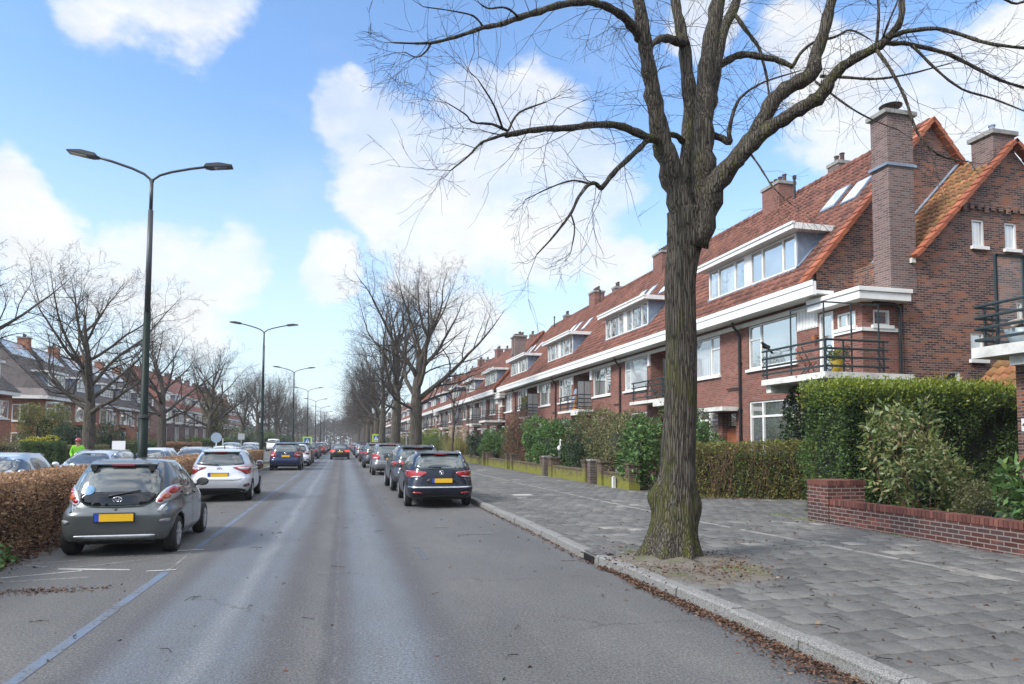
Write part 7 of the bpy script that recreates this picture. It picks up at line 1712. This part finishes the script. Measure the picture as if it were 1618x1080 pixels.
# ------------------------------------------------------------------ garden walls on the right
t = thing('brick_wall', 'red brick front wall with soldier-course coping and a stepped end pier, bottom right', 'wall', (9.7, 12.0, 0))
b_ = MB(); b_.box(-.11, .11, -9, .0, -.1, .50); b_.build('wall', M['brick_front'], t)
b_ = MB(); b_.box(-.14, .75, .003, .62, -.1, .88); b_.build('pier', M['brick_front'], t)
cp = MB(); y = -9.
while y < -.02: cp.box(-.125, .125, y, y + .066, .50, .61 + random.uniform(-.004, .004)); y += .078
cp.build('coping', island('soldier_bricks', [(0, (.06, .03, .026)), (.5, (.125, .05, .04)), (1, (.2, .085, .065))], .85, .2), t)
cp = MB(); x = -.15
while x < .74: cp.box(x, x + .066, -.002, .627, .88, .985); x += .078
cp.build('pier_coping', bpy.data.materials['soldier_bricks'], t)
GW = 'mossy garden walls along the pavement'
for k, (y0, y1, lb) in enumerate(((21.6, 24.6, 'mossy yellow-green wall just left of the large trunk, below the glossy laurel'), (25.9, 31.0, 'mossy garden wall below the dark bush and the bird figure'), (32.0, 38.6, 'mossy wall with the broad laurel spilling over it'), (39.4, 45.5, 'low mossy wall below the brown-leaved shrub'), (46.3, 58, 'farthest mossy wall below the bright laurel'))):
    t = thing('garden_wall', lb, 'wall', (9.62, y0, 0), 0, GW); L = y1 - y0
    b_ = MB(); b_.box(-.12, .12, .46, L - .46, -.1, .58); b_.build('wall', M['brick_moss'], t)
    b_ = MB(); b_.box(-.145, .145, .46, L - .46, .582, .65); b_.build('coping', M['brick_moss'], t)
    for a in (0, L - .45):
        b_ = MB(); b_.box(-.2, .2, a, a + .45, -.1, .95); pr = b_.build('pillar', M['brick_moss'], t)
        b_ = MB(); b_.box(-.24, .24, a - .03, a + .48, .952, 1.03); b_.build('pillar_cap', M['brick_moss'], pr)
for k, (y, lb) in enumerate(((25.25, 'dark square gate post between the first two mossy walls'), (31.5, 'dark square gate post beyond the bird figure'))):
    t = thing('gate_post', lb, 'post', (9.5, y, 0), 0, 'dark gate posts'); b_ = MB(); b_.box(-.17, .17, -.17, .17, 0, 1.0); b_.build('post', M['brick_post'], t); b_ = MB(); b_.box(-.2, .2, -.2, .2, 1.002, 1.07); b_.build('cap', M['concrete'], t)
t = thing('white_post', 'short white post at the end of the mossy wall by the trunk', 'post', (9.4, 22.9, .1)); b_ = MB(); b_.box(-.06, .06, -.06, .06, 0, .38); b_.build('post', M['white_old'], t, bevel=.01)
b_ = MB(); b_.prism([(-.065, .382), (.065, .382), (0, .42)], 'y', -.065, .065); b_.build('cap', M['white_old'], t)
# white and black bird figure on the wall pillar
t = thing('bird_figure', 'black and white stork garden figure standing behind the mossy wall', 'figure', (9.75, 30.3, 1.03))
b_ = MB(); b_.ell((0, 0, .42), (.09, .16, .12)); b_.tube([(0, -.10, .46), (0, -.17, .58), (0, -.13, .68), (0, -.17, .76)], [.06, .035, .03, .03], 8); b_.ell((0, -.19, .78), (.04, .055, .045)); b_.build('body', M['white'], t, True)
b_ = MB(); b_.ell((0, .1, .41), (.095, .14, .08)); b_.build('wing', M['black'], t, True)
b_ = MB(); b_.tube([(0, -.23, .775), (0, -.38, .74)], [.018, .004], 6); b_.build('beak', M['amber'], t)
b_ = MB()
for sx in (-.03, .03): b_.tube([(sx, .0, .36), (sx, .02, .18), (sx, 0, 0)], .011, 6)
b_.lathe([(.08, 0), (.08, .02), (.01, .02)], (0, 0, 0), n=14); b_.build('leg', M['greyplastic'], t)

# ------------------------------------------------------------------ things on the balconies
t = thing('crow', 'black crow perched at the left end of the corner balcony railing', 'bird', (12.42, 18.2, 4.53), rad(105)); t.scale = (.8, .8, .8)
b_ = MB(); b_.tube([(0, -.20, .06), (0, -.12, .10), (0, -.02, .16), (0, .07, .21), (0, .12, .25), (0, .16, .285), (0, .20, .29), (0, .225, .285)], [.03, .06, .085, .08, .055, .052, .045, .02], 14)
b_.build('body', M['black'], t, True)
b_ = MB(); b_.prism([(-.10, .08), (-.18, .10), (-.40, -.06), (-.36, -.09)], 'x', -.035, .035); b_.build('tail', M['black'], t)
b_ = MB(); b_.tube([(0, .215, .288), (0, .26, .282), (0, .30, .268)], [.02, .014, .004], 8); b_.build('beak', M['black'], t)
for sx in (-1, 1):
    b_ = MB(); b_.ell((sx * .07, -.03, .15), (.025, .15, .065)); b_.build('wing', M['black'], t, True)
    b_ = MB(); b_.tube([(sx * .03, .01, .1), (sx * .03, .02, .0)], .008, 5); b_.build('leg', M['black'], t)
def chair(label, loc, rz, mat):
    t = thing('garden_chair', label, 'chair', loc, rz)
    b_ = MB()
    for k in range(4): b_.box(-.22, .22, -.2 + k * .11, -.12 + k * .11, .42, .445)
    b_.build('seat', mat, t)
    b_ = MB()
    for k in range(3): b_.box(-.22, .22, .235, .255, .55 + k * .12, .64 + k * .12)
    b_.build('backrest', mat, t)
    for sx in (-.22, .22):
        b_ = MB(); b_.bar((sx, .22, .88), (sx, -.2, 0), .025); b_.bar((sx, -.2, .43), (sx, .24, 0), .025); b_.build('leg', M['rail'], t)
chair('folding chair with reddish slats on the corner balcony', (13.1, 17.2, 3.64), rad(70), M['wood_red'])
chair('small wooden chair on the balcony behind the large trunk', (13.6, 28.4, 3.62), rad(60), M['wood_red'])
t = thing('plant_pot', 'yellow glazed pot with a small plant by the door of the corner balcony', 'pot', (13.0, 15.85, 3.64))
b_ = MB(); b_.lathe([(.12, 0), (.15, .2), (.17, .36), (.15, .36), (.13, .3)], n=18); b_.build('pot', M['yellow'], t, True)
p, d = blob_pts(260, (0, 0, .52), (.2, .2, .22), 6, .5, 3); leaves('leaves', p, .09, M['leaf_lime'], d, .5, parent=t)
t = thing('hanging_pot', 'small terracotta pot hung on the brick corner pier', 'pot', (13.98, 18.02, 4.86)); b_ = MB(); b_.lathe([(.05, 0), (.09, .14), (.1, .16), (.08, .16)], n=14); b_.build('pot', M['terracotta'], t); b_ = MB(); b_.bar((0, 0, .16), (.12, 0, .2), .015); b_.build('bracket', M['rail'], t)
for k, (y, mt, lb) in enumerate(((38.7, 'orange', 'folded orange lounger cushion leaning upright on the second balcony'), (39.15, 'orange', 'second folded orange cushion nearer the screen on the second balcony'), (39.7, 'lead', 'folded grey-blue lounger leaning behind the orange cushions'))):
    t = thing('folded_lounger', lb, 'lounger', (13.55, y, 3.62), 0, 'folded loungers')
    b_ = MB(); b_.prism([(-.12, 0), (.02, 0), (.40, 1.35), (.28, 1.38)], 'y', -.22, .22); b_.build('cushion', M[mt], t, bevel=.04)
    b_ = MB(); b_.bar((-.12, -.2, .45), (-.12, .2, .45), .04); b_.bar((.08, -.2, 1.0), (.08, .2, 1.0), .04); b_.build('strap', M['wood_red'], t)
t = thing('planter_box', 'dark planter box with bamboo-like grass on the third balcony', 'planter', (13.45, 50.2, 3.62))
b_ = MB(); b_.box(-.22, .22, -.9, .9, 0, .62); b_.build('box', M['metal_dark'], t)
n = 900; pb = np.stack([rng.uniform(-.2, .2, n), rng.uniform(-.9, .9, n), rng.uniform(.6, 1.5, n)], 1); leaves('leaves', pb, .2, M['leaf_thin'], None, 0, width=.14, parent=t)
t = thing('planter_bowl', 'pale blue-grey bowl on the balcony at the right edge', 'planter', (13.55, 11.05, 3.745)); b_ = MB(); b_.lathe([(.16, 0), (.26, .16), (.32, .36), (.29, .36), (.2, .2)], n=24); b_.build('bowl', plain('blue_grey_glaze', (.33, .40, .43), .35), t, True)
b_ = MB(); b_.ell((0, 0, .33), (.28, .28, .05), 16, 6); b_.build('soil', M['earth'], t)
t = thing('driftwood', 'pale gnarled driftwood lying on the bowl at the right edge', 'driftwood', (13.45, 11.05, 4.13)); g_ = random.Random(3)
b_ = MB()
for k in range(6):
    a = g_.uniform(0, 6.28); b_.tube([(-.3 * math.cos(a), -.2 * math.sin(a), g_.uniform(0, .1)), (g_.uniform(-.1, .1), 0, g_.uniform(.05, .18)), (.32 * math.cos(a), .2 * math.sin(a), g_.uniform(.0, .2))], [.03, .05, .02], 7)
b_.build('wood', plain('bleached_wood', (.33, .29, .24), .9, var=.4, scale=14), t, True)

# ------------------------------------------------------------------ the person in green
t = thing('person', 'person in a lime-green jacket and red helmet walking beyond the parked cars', 'person', (-11.55, 34.6, 0), rad(20))
def skin_obj(name, pts, edges, radii, mat, parent, root=0, sub=2):
    me = bpy.data.meshes.new(name); me.from_pydata(pts, edges, []); me.materials.append(mat)
    o = link(name, me, parent); sk = o.modifiers.new('skin', 'SKIN'); sk.use_smooth_shade = True
    for v, r in zip(me.skin_vertices[0].data, radii): v.radius = (r, r) if not hasattr(r, '__len__') else r
    me.skin_vertices[0].data[root].use_root = True
    s_ = o.modifiers.new('sub', 'SUBSURF'); s_.levels = sub; s_.render_levels = sub; return o
skin_m = plain('skin', (.48, .28, .2), .5, var=.1)
J = dict(pel=(0, 0, .95), wst=(0, .0, 1.12), chest=(0, -.02, 1.34), neck=(0, -.03, 1.50), head=(0, -.05, 1.62), crown=(0, -.04, 1.74),
         sl=(-.17, -.01, 1.42), el=(-.25, .02, 1.14), wl=(-.22, -.18, .98), sr=(.17, -.01, 1.42), er=(.27, -.04, 1.16), wr=(.2, -.26, 1.06),
         hl=(-.10, 0, .90), kl=(-.11, -.12, .50), al=(-.11, -.08, .09), tl=(-.11, -.22, .04), hr=(.10, 0, .90), kr=(.11, .02, .49), ar=(.11, .18, .12), tr=(.11, .06, .04))
ks = list(J); pts = [J[k] for k in ks]; ed = [(ks.index(a), ks.index(b_)) for a, b_ in (('pel', 'wst'), ('wst', 'chest'), ('chest', 'neck'), ('neck', 'head'), ('head', 'crown'), ('chest', 'sl'), ('sl', 'el'), ('el', 'wl'), ('chest', 'sr'), ('sr', 'er'), ('er', 'wr'), ('pel', 'hl'), ('hl', 'kl'), ('kl', 'al'), ('al', 'tl'), ('pel', 'hr'), ('hr', 'kr'), ('kr', 'ar'), ('ar', 'tr'))]
R = dict(pel=(.15, .11), wst=(.14, .10), chest=(.17, .12), neck=.06, head=(.085, .10), crown=(.07, .08), sl=.07, el=.05, wl=.03, sr=.07, er=.05, wr=.03, hl=.1, kl=.065, al=.045, tl=.04, hr=.1, kr=.065, ar=.045, tr=.04)
body = skin_obj('body', pts, ed, [R[k] for k in ks], skin_m, t)
jk = ['pel', 'wst', 'chest', 'sl', 'el', 'wl', 'sr', 'er', 'wr']; je = [(0, 1), (1, 2), (2, 3), (3, 4), (4, 5), (2, 6), (6, 7), (7, 8)]
jkt, nt, b = newmat('lime_jacket'); SET(b, Base_Color=(.22, .62, .02), Roughness=.6)
skin_obj('jacket', [J[k] for k in jk], je, [(.185, .14), (.18, .135), (.2, .15), .095, .072, .05, .095, .072, .05], jkt, t)
tk = ['pel', 'hl', 'kl', 'al', 'hr', 'kr', 'ar']; skin_obj('trousers', [J[k] for k in tk], [(0, 1), (1, 2), (2, 3), (0, 4), (4, 5), (5, 6)], [(.17, .13), .115, .085, .065, .115, .085, .065], M['metal_dark'], t)
b_ = MB(); b_.lathe([(.13, 0), (.125, .06), (.10, .12), (.05, .15), (.001, .155)], (0, -.045, 1.67), n=20); b_.tube([(0, -.12, 1.68), (0, -.2, 1.665)], [.06, .05], 8); b_.build('helmet', M['red_lens'], t, True)
for sx, w_ in ((-1, 'wl'), (1, 'wr')):
    h = J[w_]; hp = [h, (h[0], h[1] - .06, h[2] - .035)]; he = [(0, 1)]; hr = [.028, .032]
    for k in range(4):
        b0 = len(hp); fx = (k - 1.5) * .019; hp += [(h[0] + fx, h[1] - .09, h[2] - .05), (h[0] + fx, h[1] - .125 + abs(k - 1.5) * .008, h[2] - .08)]; he += [(1, b0), (b0, b0 + 1)]; hr += [.009, .008]
    b0 = len(hp); hp += [(h[0] - sx * .045, h[1] - .05, h[2] - .03), (h[0] - sx * .05, h[1] - .085, h[2] - .045)]; he += [(0, b0), (b0, b0 + 1)]; hr += [.011, .009]
    skin_obj('hand', hp, he, hr, skin_m, t, 0, 1)
for sx, k in ((-1, 'al'), (1, 'ar')):
    q = J[k]; b_ = MB(); b_.tube([(q[0], q[1] + .06, .05), (q[0], q[1] - .06, .055), (q[0], q[1] - .19, .035)], [.05, .055, .035], 10); b_.build('shoe', M['black'], t, True)
b_ = MB(); b_.ell((0, -.155, 1.61), (.016, .022, .025), 10, 7)
for sx in (-1, 1): b_.ell((sx * .088, -.04, 1.61), (.014, .03, .038), 10, 7)
b_.build('nose_and_ears', skin_m, t, True)
b_ = MB()
for sx in (-1, 1): b_.ell((sx * .034, -.14, 1.635), (.012, .010, .009), 8, 6)
b_.box(-.025, .025, -.148, -.138, 1.562, 1.57); b_.build('eyes_and_mouth', M['black'], t)

# the wood that closes the end of the street: one far mass
n = 26000; xx = rng.uniform(-90, 110, n); top = 9 + lump(np.stack([xx, xx * 0, xx * 0], 1), 5, .35, 4) + 2.5
pts = np.stack([xx, rng.uniform(400, 425, n), top * rng.uniform(0, 1, n) ** .8], 1)
M['far_twigs'] = island('far_wood_twigs', [(0, (.04, .034, .03)), (.6, (.075, .062, .055)), (1, (.11, .092, .08))], .9, .1)
tag(leaves('far_wood', pts, 1.3, M['far_twigs'], None, 0, width=.5), kind='stuff')

# damp air between the houses: far things pale a little
hz_ = MB(); hz_.box(-310, 330, -70, 480, -1.1, 19.5)
m = bpy.data.materials.new('haze'); m.use_nodes = True; nt = m.node_tree; nt.nodes.clear()
vo = nt.nodes.new('ShaderNodeVolumePrincipled'); vo.inputs['Color'].default_value = (.93, .96, 1, 1); vo.inputs['Density'].default_value = .0004
ou = nt.nodes.new('ShaderNodeOutputMaterial'); nt.links.new(vo.outputs[0], ou.inputs['Volume'])
tag(hz_.build('haze', m), kind='stuff')
S.cycles.volume_bounces = 0; S.cycles.volume_step_rate = 10
